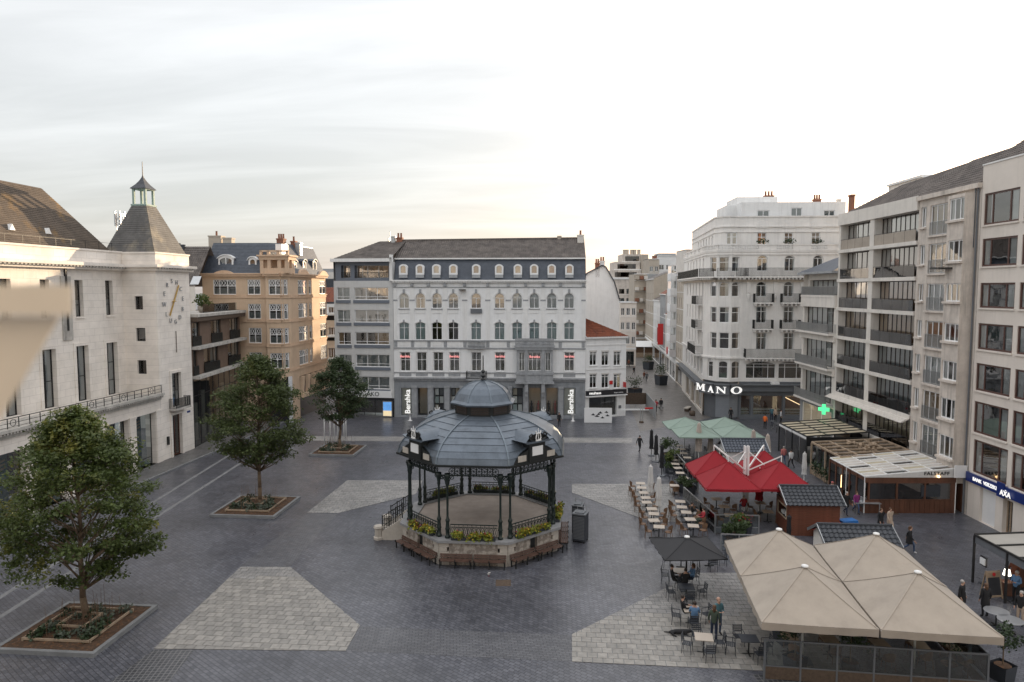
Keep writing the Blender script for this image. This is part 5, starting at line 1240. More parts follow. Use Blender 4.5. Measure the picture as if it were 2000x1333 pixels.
bl_.wall(0, .85, 2.2, TOP-1.2, (), 'concrete', part='bay'); m = f.mb('bay','concrete'); m.add([(ub0,bv,2.2),(ub0,0,2.2),(ub0,0,TOP-1.2),(ub0,bv,TOP-1.2)], [(3,2,1,0)]); m.add([(ub0,bv,2.2),(ub1,bv,2.2),(ub1,0,2.2),(ub0,0,2.2)], [(3,2,1,0)]); m.add([(ub0,bv,TOP-1.2),(ub1,bv,TOP-1.2),(ub1,0,TOP-1.2),(ub0,0,TOP-1.2)], [(0,1,2,3)])
f.mb('cornice','concrete').box(0,-.3,TOP-.9,L,.5,TOP-.55)
rf = f.mb('roof','browntile'); tiled(rf, (0,-.1,TOP-.55), (L,-.1,TOP-.55), (L,4.2,27.2), (0,4.2,27.0), 12, 36, .035, .045); rf.add([(0,4.2,27),(L,4.2,27.2),(L,9,TOP),(0,9,TOP)], [(0,1,2,3)])
pp = f.mb('downpipe','sign_grey'); pp.tube((L-.25,-.1,0),(L-.25,-.1,TOP-.6),.07); pp.tube((L-.55,-.1,19.5),(L-.55,-.1,TOP-.6),.06)
f.part('street_lamp_arm', MB().box(ub0-.2,-1.9,18.0,ub0+.9,-.86,18.12), 'bframe')
# door at street level
d0 = (L-1.5,.05,L-.5,2.15); f.part('door', MB().box(d0[0],-.06,.05,d0[2],-.003,2.15), 'darkwood')
B.finish()
# cream block with bank
B = rowbld('cream_block', 'smooth cream apartment block with wide brown-framed windows above the bank sign', 1905.5, 2160); f = B.f; L = f.L; TOP = 25.2
rows = [(21.0,23.2),(18.1,20.05),(15.2,16.95),(12.25,14.1),(9.3,11.25),(6.25,8.5),(3.35,5.75)]
c0 = [f.u(x,650) for x in (1910,1978,1990,2080)]; ops = []
W1 = c0[1]-c0[0]
for z0, z1 in rows:
    for k in range(3): a = c0[0]+k*(W1+.42)+(.15 if z1 < 6 else 0); ops.append((a,z0,a+W1,z1))
ops = [o for o in ops if o[2] < L]; gz = 2.45
f.wall(0, L, 3.3, TOP, ops, 'cream', reveal=.16)
for o in ops: f.window(o, (.24,.74), (), .13, fm='brframe', v=.06, curtain='sides' if RN.random() < .7 else 'full', cm='curtain', sill=('cream',.1,.12))
ga = (f.u(1913,990),.02,f.u(1944,990),2.5); gb2 = (f.u(1958,1000),.02,f.u(1978,1000),2.4); f.wall(0, L, 0, 3.3, [ga, gb2], 'cream', reveal=.35)
sm = MB()
for k in range(20): sm.box(ga[0],.2,.03+k*.123,ga[2],.24,.03+k*.123+.117)
f.part('garage_door', sm, 'sign_white'); f.window(gb2, (.35,), (), .1, fm='palewood', v=.3, gm='glass_shop', name='door'); f.inner(0, L, 0, TOP-.5, .9)
f.part('sign_board', MB().box(.05,-.22,2.62,L,-.003,3.28), 'sign_blue'); shopfront_text(f, 'BANK  VERZEKERING', f.u(1932,955,-.2), 2.95, .36, 'letters_lit', -.24, 0, .004, 1.0)
f.part('sign_panel', MB().box(f.u(1955,955),-.3,2.5,f.u(1970,955),-.222,3.5), 'sign_blue'); shopfront_text(f, 'AXA', f.u(1963,975,-.3), 2.85, .5, 'letters_lit', -.32, 0, .01)
hs = MB().box(-.04,-.45,-.45,.04,.45,.45); ob('hanging_sign', hs.mesh('hanging_sign','sign_white'), B.root, mat=f.M @ Matrix.Translation((-.1,-.5,3.2)))
me = textmesh('cc', .6, .01, .01); me.materials.clear(); me.materials.append(M_('sign_blue')); ob('hanging_sign_mark', me, B.root, mat=f.M @ Matrix.Translation((-.15,-.5,3.15)) @ Matrix.Rotation(rad(-90),4,'Z') @ Matrix.Rotation(rad(90),4,'X'))
f.mb('cornice','white2').box(-.02,-.06,TOP,L,.4,TOP+.1)
rf = f.mb('roof','browntile'); tiled(rf, (0,.2,TOP+.08), (L,.2,TOP+.08), (L,4,28.2), (.8,4,28.0), 13, 50, .035, .045); rf.add([(0,.2,TOP),(.8,4,28),(0,9,TOP)], [(2,1,0)])
f.mb('wall','cream').add([(0,0,0),(0,9,0),(0,9,TOP),(0,0,TOP)], [(3,2,1,0)])
B.finish()
# taller block set back behind the row roofs
B = Bld('rooftop_flats', 'set-back pale rooftop storeys rising behind the right-hand apartment roofs', 'building', (46,80), (45,36)); f = B.f
for (x0, y0, x1, y1) in ((1735,356,1800,420),(1790,352,1850,420),(1858,328,1912,420),(1905,318,2010,420)):
    a, c = f.u(x0,380), f.u(x1,380); z = f.z((x0+x1)/2,(y0)); f.mb('wall','cream2').box(a,0,20,c,8,z); f.mb('roof_edge','white2').box(a-.15,-.2,z,c+.15,8.2,z+.25)
    o = ob('window', MB().box(a+.4,-.06,z-1.7,c-.4,-.003,z-.6).mesh('window','dkframe'), B.root, mat=f.M)
B.finish()
# ------------------------------------------------------------------ shopping street, right side beyond the corner
def house(name, label, a, b, H, mat, rows, cols, roof=None, shop=True, bay=False, win=(1.0,1.6), pitch=3.1, base=4.0, fm='wframe', depth=9, rmat='redtile', cm='curtain_grey', flat=.3, group=None):
    B = Bld(name, label, 'building', a, b, group); f = B.f; L = f.L; ops = []
    for r_ in range(rows):
        for c in range(cols):
            u = L*(c+.5)/cols; z = base+.7+r_*pitch; w = min(win[0], L/cols*.7); (ops.append((u-w/2,z,u+w/2,z+win[1])) if z+win[1] < H-.35 else None)
    g = (.4,.15,L-.4,base-.9)
    f.wall(0, L, 0, H, ops+([g] if shop else []), mat, reveal=.2)
    for o in ops: f.window(o, (.5,), (), .09, v=.1, fm=fm, curtain='full' if RN.random() < .4 else None, cm=cm)
    if shop: f.window(g, (.5,), (), .09, fm='bframe', gm='glass_shop', v=.15, name='shop_window')
    f.inner(.05, L-.05, .1, H-.1, .8)
    s = f.mb('wall', mat); s.add([(0,0,0),(0,depth,0),(0,depth,H),(0,0,H)], [(3,2,1,0)]); s.add([(L,0,0),(L,depth,0),(L,depth,H),(L,0,H)], [(0,1,2,3)])
    c = f.mb('cornice','white2'); c.box(-.05,-.25,H-.15,L+.05,.05,H+.05); c.box(0,-.12,base-.5,L,0,base-.1)
    for r_ in range(rows): c.box(0,-.05,base+.35+r_*pitch,L,0,base+.45+r_*pitch)
    if roof:
        m = f.mb('roof', rmat); m.add([(0,-.1,H+.05),(L,-.1,H+.05),(L,depth/2,H+roof),(0,depth/2,H+roof)], [(0,1,2,3)]); m.add([(0,depth/2,H+roof),(L,depth/2,H+roof),(L,depth,H),(0,depth,H)], [(0,1,2,3)])
        for u in (0, L): s.add([(u,0,H),(u,depth/2,H+roof),(u,depth,H)], [(0,1,2)])
    else: f.mb('roof','greywall').box(0,0,H-.1,L,depth,H+.05)
    return B, f, L
def along(t, side=0): p = Vector((25.55,88.6))+Vector((.105,.9945))*t if side == 0 else Vector((14.9,90.2))+Vector((.105,.9945))*t; return (p.x,p.y)
B, f, L = house('street_house', 'beige street house with narrow windows and brown eaves right of the shopping street', along(35.5), along(25.3), 19.0, 'beige', 5, 4, 2.2, win=(.9,1.7), pitch=2.9); B.finish()
B, f, L = house('bay_house', 'white street house with a stack of projecting bay windows beside the red shop sign', along(45), along(35.7), 19.5, 'white2', 5, 2, None, win=(1,1.6), pitch=3.0)
for k in range(6):
    z0 = 4.4+k*2.75; m = MB().box(L*.45,-1.1,z0,L-.1,-.003,z0+1.15); m.box(L*.45,-1.1,z0+2.62,L-.1,-.004,z0+2.72); f.part('bay_parapet', m, 'white')
    wf = Face(B, tuple(Vector(f.a)+Vector(f.d)*L*.45+Vector(f.n)*-1.05), tuple(Vector(f.a)+Vector(f.d)*(L-.1)+Vector(f.n)*-1.05)); wf.window((.02,z0+1.15,wf.L-.02,z0+2.62), (.33,.67), (), .09, v=0)
    we = Face(B, tuple(Vector(f.a)+Vector(f.d)*(L-.12)+Vector(f.n)*-1.05), tuple(Vector(f.a)+Vector(f.d)*(L-.12))); we.window((.02,z0+1.15,1.0,z0+2.62), (.5,), (), .09, v=0)
f.part('round_sign', MB().lathe([(.7,-.08),(.7,.08)], (0,0,0), 20), 'sign_red').matrix_local = f.M @ Matrix.Translation((L+.5,-1.6,5.6)) @ Matrix.Rotation(rad(90),4,'Y') @ Matrix.Rotation(rad(90),4,'X')
B.finish()
B, f, L = house('gabled_street_house', 'narrow house with bare grey side wall and red roof along the shopping street', along(63), along(53), 15.5, 'greywall', 3, 3, 3.0, win=(1,1.7)); f.part('banner', MB().box(L-.6,-1.4,5.2,L-.5,-.3,9.5), 'sign_red'); f.part('banner', MB().box(L-3.2,-1.3,5.6,L-3.1,-.3,8.6), 'c_pink'); B.finish()
B, f, L = house('low_street_house', 'low cream house with green shutters between bay house and grey gable', along(53), along(45.2), 11.5, 'cream2', 2, 2, 1.8, win=(1.1,1.7)); B.finish()
B, f, L = house('street_terrace_house', 'pale narrow house farther up the right side of the shopping street', along(78), along(63.2), 14, 'white2', 3, 4, 2.5, rmat='browntile'); B.finish()
B, f, L = house('street_end_house', 'tan rendered house with dark roof near the street bend', along(100), along(78.3), 19, 'beige', 4, 4, 2, rmat='browntile'); B.finish()
# blocks closing the view
fx = lambda px, y: (px-1000)/1360*y
def facing(name, label, px0, px1, y, ytop, mat, rows, cols, **k):
    H = HC+(565-ytop)/1360*y; return house(name, label, (fx(px0,y),y), (fx(px1,y),y), H, mat, rows, cols, **k)
B, f, L = facing('stepped_apartment_block', 'tall grey stepped apartment block with terraces and chimneys at end of street', 1192, 1250, 235, 545, 'concrete', 4, 4, win=(3,1.6), pitch=3.1, fm='dkframe', base=5)
zz = HC+(565-545)/1360*235
for k, (x0, x1, yt, v) in enumerate(((1195,1252,528,1),(1200,1250,512,2.5),(1215,1256,497,4))):
    a, c = f.u(x0,540,v), f.u(x1,540,v); z1 = f.z(1220,yt,v); f.mb('upper_terrace','concrete').box(a,v,zz,c,14,z1); w = f.part('terrace_glazing', MB().box(a+1,v-.1,z1-2.3,c-1.5,v-.02,z1-.7), 'glass_smoke'); f.mb('terrace_edge','white2').box(a-.2,v-.9,z1-2.9,c+.2,v+.1,z1-2.5); zz = z1
for x in (1218,1223,1232,1238,1246): chim(f, x,488,x+5,497, 6, 'beige', 1.5, 0)
f.mb('side_tower','beige').box(f.u(1254,540),1,0,f.u(1267,540),12,f.z(1260,497)); B.finish()
B, f, L = facing('gable_apartment_block', 'beige apartment block with blank diamond-tiled gable and a column of windows at street end', 1238, 1325, 190, 535, 'beige', 6, 1, win=(1.6,1.5), pitch=3.0, base=3.5)
gx0, gx1 = f.u(1264,560), f.u(1322,560); z0, z1 = f.z(1290,625), f.z(1290,536)
for q, (a, c) in enumerate(((gx0,gx0+(gx1-gx0)*.33),(gx0+(gx1-gx0)*.34,gx0+(gx1-gx0)*.62),(gx0+(gx1-gx0)*.63,gx1))): f.part('gable_panel', MB().box(a,-.25,z0,c,-.003,z1), 'greywall')
dm = MB()
for i in range(18):
    for j in range(9): u = gx0+.3+(i+.5*(j%2))*(gx1-gx0-.6)/18.5; z = z0+.7+j*(z1-z0-1)/9; dm.add([(u-.2,-.28,z),(u,-.28,z-.42),(u+.2,-.28,z),(u,-.28,z+.42)], [(0,1,2,3)])
stuff(f.part('diamond_tiles', dm, 'slatsw'))
for k in range(6):
    for q in range(3): z = 4.2+k*3.0; u = .6+q*1.15; f.part('balcony', MB().box(u-.4,-1.0,z,u+.6,-.003,z+.9), ('brick_chimney','cream2','beige')[(k+q)%3])
for k in range(4): w_ = (f.u(1246+k*4,580),)
B.finish()
B, f, L = facing('white_flats', 'white top-floor flats on the skyline behind the diamond-tiled gable', 1283, 1326, 215, 499, 'white2', 7, 3, win=(2,1.5), pitch=4.2, base=5); f.mb('roof_storey','greywall').box(.5,1,f.z(1300,499),L-1,8,f.z(1300,495)); B.finish()
B, f, L = facing('brown_flats', 'brown rendered flats on the skyline between stepped block and white flats', 1266, 1286, 205, 506, 'beige', 7, 2, win=(1.2,1.5), pitch=4, base=5); chim(f, 1275,500,1283,510, 1, 'brick_chimney', 1, 0); B.finish()
B, f, L = facing('distant_flats', 'pale flat with dark terrace roof just left of white corner building', 1338, 1365, 150, 488, 'cream2', 7, 2, win=(1.4,1.6), pitch=3.0, base=3, rmat='slate'); B.finish()
B, f, L = facing('pink_house', 'pink rendered house low on the left at the bend of the street', 1211, 1243, 150, 590, 'cream', 4, 3, win=(1,1.6)); B.finish()
# ------------------------------------------------------------------ bandstand
KC = Vector((-1.9,45.6,0)); PI = math.pi
K = thing('bandstand', 'octagonal iron bandstand with grey zinc dome roof on a stone base in the square', 'bandstand', tuple(KC), SQ)
def oct_(R, k): t = -PI/2-PI/8+k*PI/4; return Vector((R*math.cos(t), R*math.sin(t), 0))   # side k runs from vertex k to k+1, side 0 faces the viewer
def sideM(k, R):  # matrix of a side: x along it (left to right seen from outside), y inwards
    a, b = oct_(R,k), oct_(R,k+1); d = (b-a).normalized(); m = (a+b)/2; return Matrix.Translation(m) @ Matrix.Rotation(math.atan2(d.y,d.x),4,'Z'), (b-a).length
ring = lambda R, z: [(oct_(R,k).x, oct_(R,k).y, z) for k in range(8)]
def octring(mb, R0, z0, R1, z1):
    v = ring(R0,z0)+ring(R1,z1); mb.add(v, [(i,(i+1)%8,8+(i+1)%8,8+i) for i in range(8)])
RB_ = 5.42
for k in range(8):
    m, Lk = sideM(k, RB_); w = MB(); h = 1.36
    if k == 6: pass
    vent = k in (1,7)
    w.box(-Lk/2+.6,0,0,-.28 if vent else Lk/2-.6,.4,h); 
    if vent: w.box(.28,0,0,Lk/2-.6,.4,h); w.box(-.28,0,0,.28,.4,.45); w.box(-.28,.15,.45,.28,.4,h)
    ob('stone_panel', w.mesh('stone_panel','stonebase'), K, mat=m)
    if vent: ob('vent_grille', MB().box(-.2,.1,.5,.2,.149,1.3).mesh('vent_grille','ironblack'), K, mat=m)
    c = MB()
    for q in range(5):
        z = q*.272; c.box(-Lk/2+.02,-.03,z,-Lk/2+.6-(.12 if q%2 else 0),.4,z+.262); c.box(Lk/2-.6+(.12 if q%2 else 0),-.03,z,Lk/2-.02,.4,z+.262)
    ob('corner_blocks', c.mesh('corner_blocks','stoneblock'), K, mat=m)
cpg = MB(); octring(cpg, 5.6,1.37, 5.6,1.52); octring(cpg, 5.6,1.52, 4.72,1.53); octring(cpg, 4.72,1.53, 4.72,1.37); octring(cpg, 4.72,1.37, 5.6,1.37); cpg.build('coping', 'coping', K)
MB().slab([(oct_(5.0,k).x,oct_(5.0,k).y) for k in range(8)], 1.2, 1.46).build('floor', 'deckfloor', K)
prof = [(.17,0),(.17,.12),(.12,.16),(.12,.5),(.16,.55),(.13,.62),(.1,.95),(.14,1.05),(.14,1.12),(.09,1.2),(.07,1.35),(.065,3.1),(.085,3.2),(.11,3.28),(.09,3.36),(.13,3.6),(.17,3.75),(.17,3.95)]
colm = MB().lathe(prof, (0,0,0), 10).mesh('column','iron_green', True)
brk = MB()
for s in (-1,1):
    pts = [(s*.05,0,3.3)]+[(s*(.1+.42*(1-math.cos(t*PI/12))),0,3.3+.55*math.sin(t*PI/12)) for t in range(7)]
    for p, q in zip(pts[:-1], pts[1:]): brk.bar(p,q,.05,.05,up=(0,1,0))
    for t in range(10): a0, a1 = t*PI/5, (t+1)*PI/5; brk.bar((s*.28+.12*math.cos(a0),0,3.72+.12*math.sin(a0)),(s*.28+.12*math.cos(a1),0,3.72+.12*math.sin(a1)),.04,.04,up=(0,1,0))
brm = brk.mesh('bracket','iron_green')
for k in range(8):
    m, Lk = sideM(k, 5.05)
    for s in (-1,1):
        mm = m @ Matrix.Translation((s*(Lk/2-.33),0,1.53)); c = ob('column', colm, K, mat=mm); ob('bracket', brm, c)
    # frieze of rings under the eaves
    fz = MB(); x0, x1 = -Lk/2-.05, Lk/2+.05
    fz.box(x0,-.05,5.86,x1,.05,6.0); fz.box(x0,-.04,5.33,x1,.04,5.4); n = 9
    for q in range(n):
        x = -Lk/2+.62+q*(Lk-1.24)/(n-1); r = .19
        for t in range(10): a0, a1 = t*PI/5, (t+1)*PI/5; fz.bar((x+r*math.cos(a0),0,5.63+r*math.sin(a0)),(x+r*math.cos(a1),0,5.63+r*math.sin(a1)),.035,.05,up=(0,1,0))
        for t in range(3): a0 = t*PI/3+.3; fz.bar((x-r*.7*math.cos(a0),0,5.63-r*.7*math.sin(a0)),(x+r*.7*math.cos(a0),0,5.63+r*.7*math.sin(a0)),.03,.03,up=(0,1,0))
        fz.bar((x,0,5.42),(x,0,5.3),.05); 
        if q < n-1: xm = x+(Lk-1.24)/(n-1)/2; fz.box(xm-.03,-.03,5.4,xm+.03,.03,5.86)
    ob('frieze', fz.mesh('frieze','iron_green'), K, mat=m)
    # railing and planting
    if k != 6:
        rl = MB(); x0, x1 = -Lk/2+.5, Lk/2-.5; z0 = 1.54; rl.bar((x0,0,z0+.82),(x1,0,z0+.82),.06,.05); rl.bar((x0,0,z0+.66),(x1,0,z0+.66),.03,.03); rl.bar((x0,0,z0+.08),(x1,0,z0+.08),.03,.03); n = 11; st = (x1-x0)/n
        for q in range(n):
            xa = x0+q*st; rl.bar((xa,0,z0),(xa,0,z0+.82),.022)
            for t in range(8): a0, a1 = t*PI/4, (t+1)*PI/4; c = (xa+st/2,0,z0+.37); rl.bar((c[0]+st*.46*math.cos(a0),0,c[2]+.27*math.sin(a0)),(c[0]+st*.46*math.cos(a1),0,c[2]+.27*math.sin(a1)),.02,.02,up=(0,1,0))
            rl.bar((xa+st*.2,0,z0+.1),(xa+st*.8,0,z0+.64),.016); rl.bar((xa+st*.8,0,z0+.1),(xa+st*.2,0,z0+.64),.016)
        ob('railing', rl.mesh('railing','iron_green'), K, mat=m)
        fl = MB(); fp = MB(); fy = MB(); rn = random.Random(k)
        fb_ = ob('flower_box', MB().box(-Lk/2+.6,-.42,1.53,Lk/2-.6,-.1,1.72).mesh('flower_box','planter_dark'), K, mat=m)
        for q in range(14):
            x = rn.uniform(-Lk/2+.65,Lk/2-.65); dz = rn.uniform(-.28,.22); leafball(fl, (x,-.36+rn.uniform(-.14,.1),1.78+dz*.8), .26,.16,.2, 55, .15, rn, 0)
            leafball(fy, (x,-.42,1.85+dz*.7), .25,.15,.15, 7, .12, rn, 0); leafball(fp, (x,-.38,1.9+dz*.5), .25,.15,.15, 4, .1, rn, 0)
        ob('foliage', fl.mesh('foliage','leaf_yellow'), fb_); ob('blossom', fy.mesh('blossom','petal_yellow'), fb_); ob('blossom', fp.mesh('blossom','petal_red'), fb_)
# roof
ev = MB(); octring(ev, 5.5,5.98, 5.78,6.02); octring(ev, 5.78,6.02, 5.78,6.14); octring(ev, 5.78,6.14, 5.65,6.16); octring(ev, 5.0,5.98, 5.5,5.98); ev.build('eaves', 'ironblack', K)
RP = [(5.66,6.14),(5.55,6.5),(5.33,6.86),(4.97,7.22),(4.5,7.53),(3.94,7.82),(3.35,8.06),(2.65,8.26),(1.92,8.42)]
for k in range(8):
    p = MB()
    for (r0,z0), (r1,z1) in zip(RP[:-1], RP[1:]):
        a, b, c, d = oct_(r0,k), oct_(r0,k+1), oct_(r1,k+1), oct_(r1,k); e = .03
        a.z = b.z = z0; c.z = d.z = z1; n = (b-a).cross(d-a).normalized()
        p.add([a+n*e,b+n*e,c,d,a,b], [(0,1,2,3),(4,5,1,0)])
    p.build('roof_panel', 'zinc', K); s = MB()
    pts = [oct_(r,k)+Vector((0,0,z)) for r, z in RP]
    for a, b in zip(pts[:-1], pts[1:]): s.bar(a+Vector((0,0,.03)), b+Vector((0,0,.03)), .1, .08)
    s.build('roof_rib', 'zinc_seam', K)
dr = MB(); octring(dr, 1.9,8.4, 1.9,9.08); dr.build('drum', 'ironblack', K); octring(dr, 2.0,8.4, 1.92,8.5)
for k in range(8):
    m, Lk = sideM(k, 1.9); w = MB().box(-.55,-.03,8.52,.55,-.003,9.0); o = ob('drum_window', w.mesh('drum_window','dkframe'), K, mat=m)
    ob('louvre', MB().box(-.5,-.06,8.6,.5,-.031,8.63).box(-.5,-.06,8.75,.5,-.031,8.78).mesh('louvre','ironblack'), o)
CP = [(2.2,9.06),(2.22,9.16),(2.0,9.3),(1.93,9.42),(1.75,9.75),(1.45,10.06),(1.05,10.3),(.55,10.46),(.12,10.52)]
cu_ = MB()
for (r0,z0), (r1,z1) in zip(CP[:-1], CP[1:]): octring(cu_, r0,z0, r1,z1)
octring(cu_, 1.85,9.06, 2.2,9.06); cu_.build('cupola', 'zinc', K)
cs = MB()
for k in range(8):
    pts = [oct_(r,k)+Vector((0,0,z)) for r, z in CP[2:]]
    for a, b in zip(pts[:-1], pts[1:]): cs.bar(a,b,.07,.06)
cs.build('cupola_rib', 'zinc_seam', K)
MB().lathe([(.12,10.5),(.2,10.6),(.1,10.72),(.22,10.85),(.08,11.0),(.14,11.12),(.04,11.25),(.03,12.1),(.005,12.2)], (0,0,0), 8).build('finial', 'ironblack', K)
# lunette gables on the diagonal sides
for k in (1,3,5,7):
    m, Lk = sideM(k, 5.7); g = MB(); W = 1.85
    A_ = archpts(-W,W,6.14,7.0); g.add([(x,0,z) for x,z in A_]+[(x,1.6,z+.0) for x,z in A_], [tuple(range(13))]+[(i,13+i,14+i,i+1) for i in range(12)])
    g.box(-.64,-.06,6.14,.64,.6,7.35); lu = ob('lunette', g.mesh('lunette','ironblack'), K, mat=m)
    z = MB(); A2 = archpts(-W-.08,W+.08,6.16,7.08); z.add([(x,.12,q) for x,q in A2]+[(x,2.2,q+.02) for x,q in A2], [(i,13+i,14+i,i+1) for i in range(12)])
    A3 = archpts(-.95,.95,7.38,7.85); z.add([(x,-.1,q) for x,q in A3]+[(x,1.9,q) for x,q in A3], [(i,13+i,14+i,i+1) for i in range(12)])
    z.prism([(-1.25,7.45),(-.9,7.28),(.9,7.28),(1.25,7.45),(.9,7.38),(-.9,7.38)], -.2, .9); ob('lunette_hood', z.mesh('lunette_hood','zinc'), lu)
    ob('lunette_face', MB().add([(x,-.0,q) for x,q in archpts(-.85,.85,7.39,7.8)], [tuple(range(13))]).mesh('lunette_face','ironblack'), lu)
    pq = MB().box(-.42,-.1,6.5,.42,-.061,7.05); pl = ob('plaque', pq.mesh('plaque','sign_white'), lu)
    sc = MB()
    for q in range(3): sc.box(-.28,-.105,6.62+q*.13,.28-.1*(q%2),-.101,6.66+q*.13)
    pls = ob('wing_panel', MB().box(.85,-.02,6.25,1.5,-.004,6.62).box(-1.5,-.02,6.25,-.85,-.004,6.62).mesh('wing_panel','stoneblock'), lu)
    ly = MB(); 
    for s in (-1,1): ly.path([(s*.08,-.15,7.4),(s*.2,-.15,7.55),(s*.14,-.15,7.8),(s*.2,-.15,8.0)], .035, 5)
    ly.bar((-.18,-.15,7.85),(.18,-.15,7.85),.05); ly.bar((-.2,-.15,7.42),(.2,-.15,7.42),.08); ly.bar((0,-.15,7.42),(0,-.15,8.15),.03)
    ob('lyre_crest', ly.mesh('lyre_crest','whitepaint'), lu)
    sw_ = MB()
    for s in (-1,1): sw_.path([(s*.3,-.12,7.4),(s*.62,-.12,7.5),(s*.7,-.12,7.75),(s*.5,-.12,7.85),(s*.42,-.12,7.68)], .05, 5)
    ob('scroll', sw_.mesh('scroll','ironblack'), lu)
# stair on the left flank
m, Lk = sideM(6, RB_)
for q in range(8): ob('step', MB().box(-.9,-.16*(q+1)-.16,0,.9,-.16*q-.165,1.44-.175*(q)).mesh('step','coping'), K, mat=m)
for s in (-1,1):
    w = MB().prism([(-.001,0)], 0, 1) if False else MB(); x = s*1.1
    w.add([(x-.18,-.17,0),(x+.18,-.17,0),(x+.18,-1.6,0),(x-.18,-1.6,0),(x-.18,-.17,1.5),(x+.18,-.17,1.5),(x+.18,-1.6,.55),(x-.18,-1.6,.55)], [(0,1,2,3),(4,7,6,5),(0,4,5,1),(1,5,6,2),(2,6,7,3),(3,7,4,0)]); ob('stair_wall', w.mesh('stair_wall','stoneblock'), K, mat=m)
    ob('pedestal', MB().lathe([(.36,0),(.36,.15),(.28,.2),(.28,.7),(.36,.78),(.3,.9)], (x,-1.85,0), 8).mesh('pedestal','stoneblock'), K, mat=m)
    r = MB()
    for q in range(10): y = -.25-q*.15; zb = 1.5+(y+.17)*.66; r.bar((x,y,zb),(x,y,zb+.95+(.1 if q%3 == 0 else 0)),.03 if q%3 else .06); 
    r.bar((x,-.25,2.4),(x,-1.6,1.5),.05); r.bar((x,-.25,1.75),(x,-1.6,.85),.03)
    for q in range(4):
        y = -.42-q*.34; zb = 2.0+(y+.17)*.66
        for t in range(8): a0, a1 = t*PI/4, (t+1)*PI/4; r.bar((x,y+.15*math.cos(a0),zb+.15*math.sin(a0)),(x,y+.15*math.cos(a1),zb+.15*math.sin(a1)),.025)
    ob('stair_rail', r.mesh('stair_rail','ironblack'), K, mat=m)
# benches round the base
def bench_meshes(Lb):
    sl = MB().box(-Lb/2,-.045,-.02,Lb/2,.045,.02).mesh('slat','benchwood'); sp_ = MB()
    sp_.box(-.03,-.5,0,.03,-.44,.42); sp_.box(-.03,-.1,0,.03,-.04,.42); sp_.box(-.03,-.55,.38,.03,.02,.43); sp_.bar((0,-.05,.4),(0,.03,.72),.05,.05); sp_.box(-.03,-.56,.43,.03,-.5,.54)
    return sl, sp_.mesh('support','ironblack')
BSL, BSP = bench_meshes(1.95)
bl_lab = {(0,0):'left of two dark wooden benches on the front side of bandstand base',(0,1):'right of two dark wooden benches on the front side of bandstand base',(1,0):'front wooden bench on the right diagonal side of bandstand',(1,1):'rear wooden bench on the right diagonal side of bandstand',(7,0):'slatted bench on the left diagonal side of bandstand, nearer the steps',(7,1):'slatted bench on the left diagonal side of bandstand, nearer the front',(2,0):'bench on the right flank of bandstand facing the cafe terraces, front one',(2,1):'bench on the right flank of bandstand facing the cafe terraces, rear one'}
KM = Matrix.Translation(KC) @ Matrix.Rotation(SQ,4,'Z')
for (k, j), lab in bl_lab.items():
    m, Lk = sideM(k, RB_); w = KM @ m @ Matrix.Translation(((-1.02 if j == 0 else 1.02),-.1,0)); b = ob('bench', None, None, mat=w); tag(b, lab, 'bench', 'benches round the bandstand')
    for q in range(4): ob('seat_slat', BSL, b, loc=(0,-.48+q*.12,.45))
    for q in range(2): ob('back_slat', BSL, b, mat=Matrix.Translation((0,-.02+q*.03,.55+q*.12)) @ Matrix.Rotation(rad(75),4,'X'))
    for x in (-.9,0,.9): ob('support', BSP, b, loc=(x,0,0))
# ------------------------------------------------------------------ litter cabinets
def cabinet(x, y, rz, lab, s=1.):
    t = thing('litter_cabinet', lab, 'bin', (x,y,0), rz, 'litter cabinets by the bandstand'); MB().box(-.42*s,-.42,.12,.42*s,.42,1.85).build('body', 'planter_dark', t)
    p = MB()
    for q in range(16): p.box(-.38*s,-.435,.25+q*.095,.38*s,-.422,.31+q*.095)
    p.build('louvre_panel', 'sign_grey', t); p = MB().box(-.46*s,-.46,1.85,.46*s,.46,1.93).box(-.3*s,-.3,1.93,.3*s,.3,1.99); p.build('lid', 'sign_grey', t)
    for a in (-1,1):
        for b in (-1,1): MB().box(a*.36*s-.04,b*.36-.04,0,a*.36*s+.04,b*.36+.04,.12).build('foot', 'ironblack', t)
    r = MB().bar((-.3*s,.3,1.99),(-.3*s,.3,2.2),.03).bar((.3*s,.3,1.99),(.3*s,.3,2.2),.03).bar((-.3*s,.3,2.2),(.3*s,.3,2.2),.03); r.build('handle', 'steel', t)
cabinet(4.5,44.7,SQ-.3,'dark metal litter cabinet right of the bandstand, the front one'); cabinet(4.5,46.5,SQ-.2,'dark metal litter cabinet half hidden behind the other right of bandstand',.8)
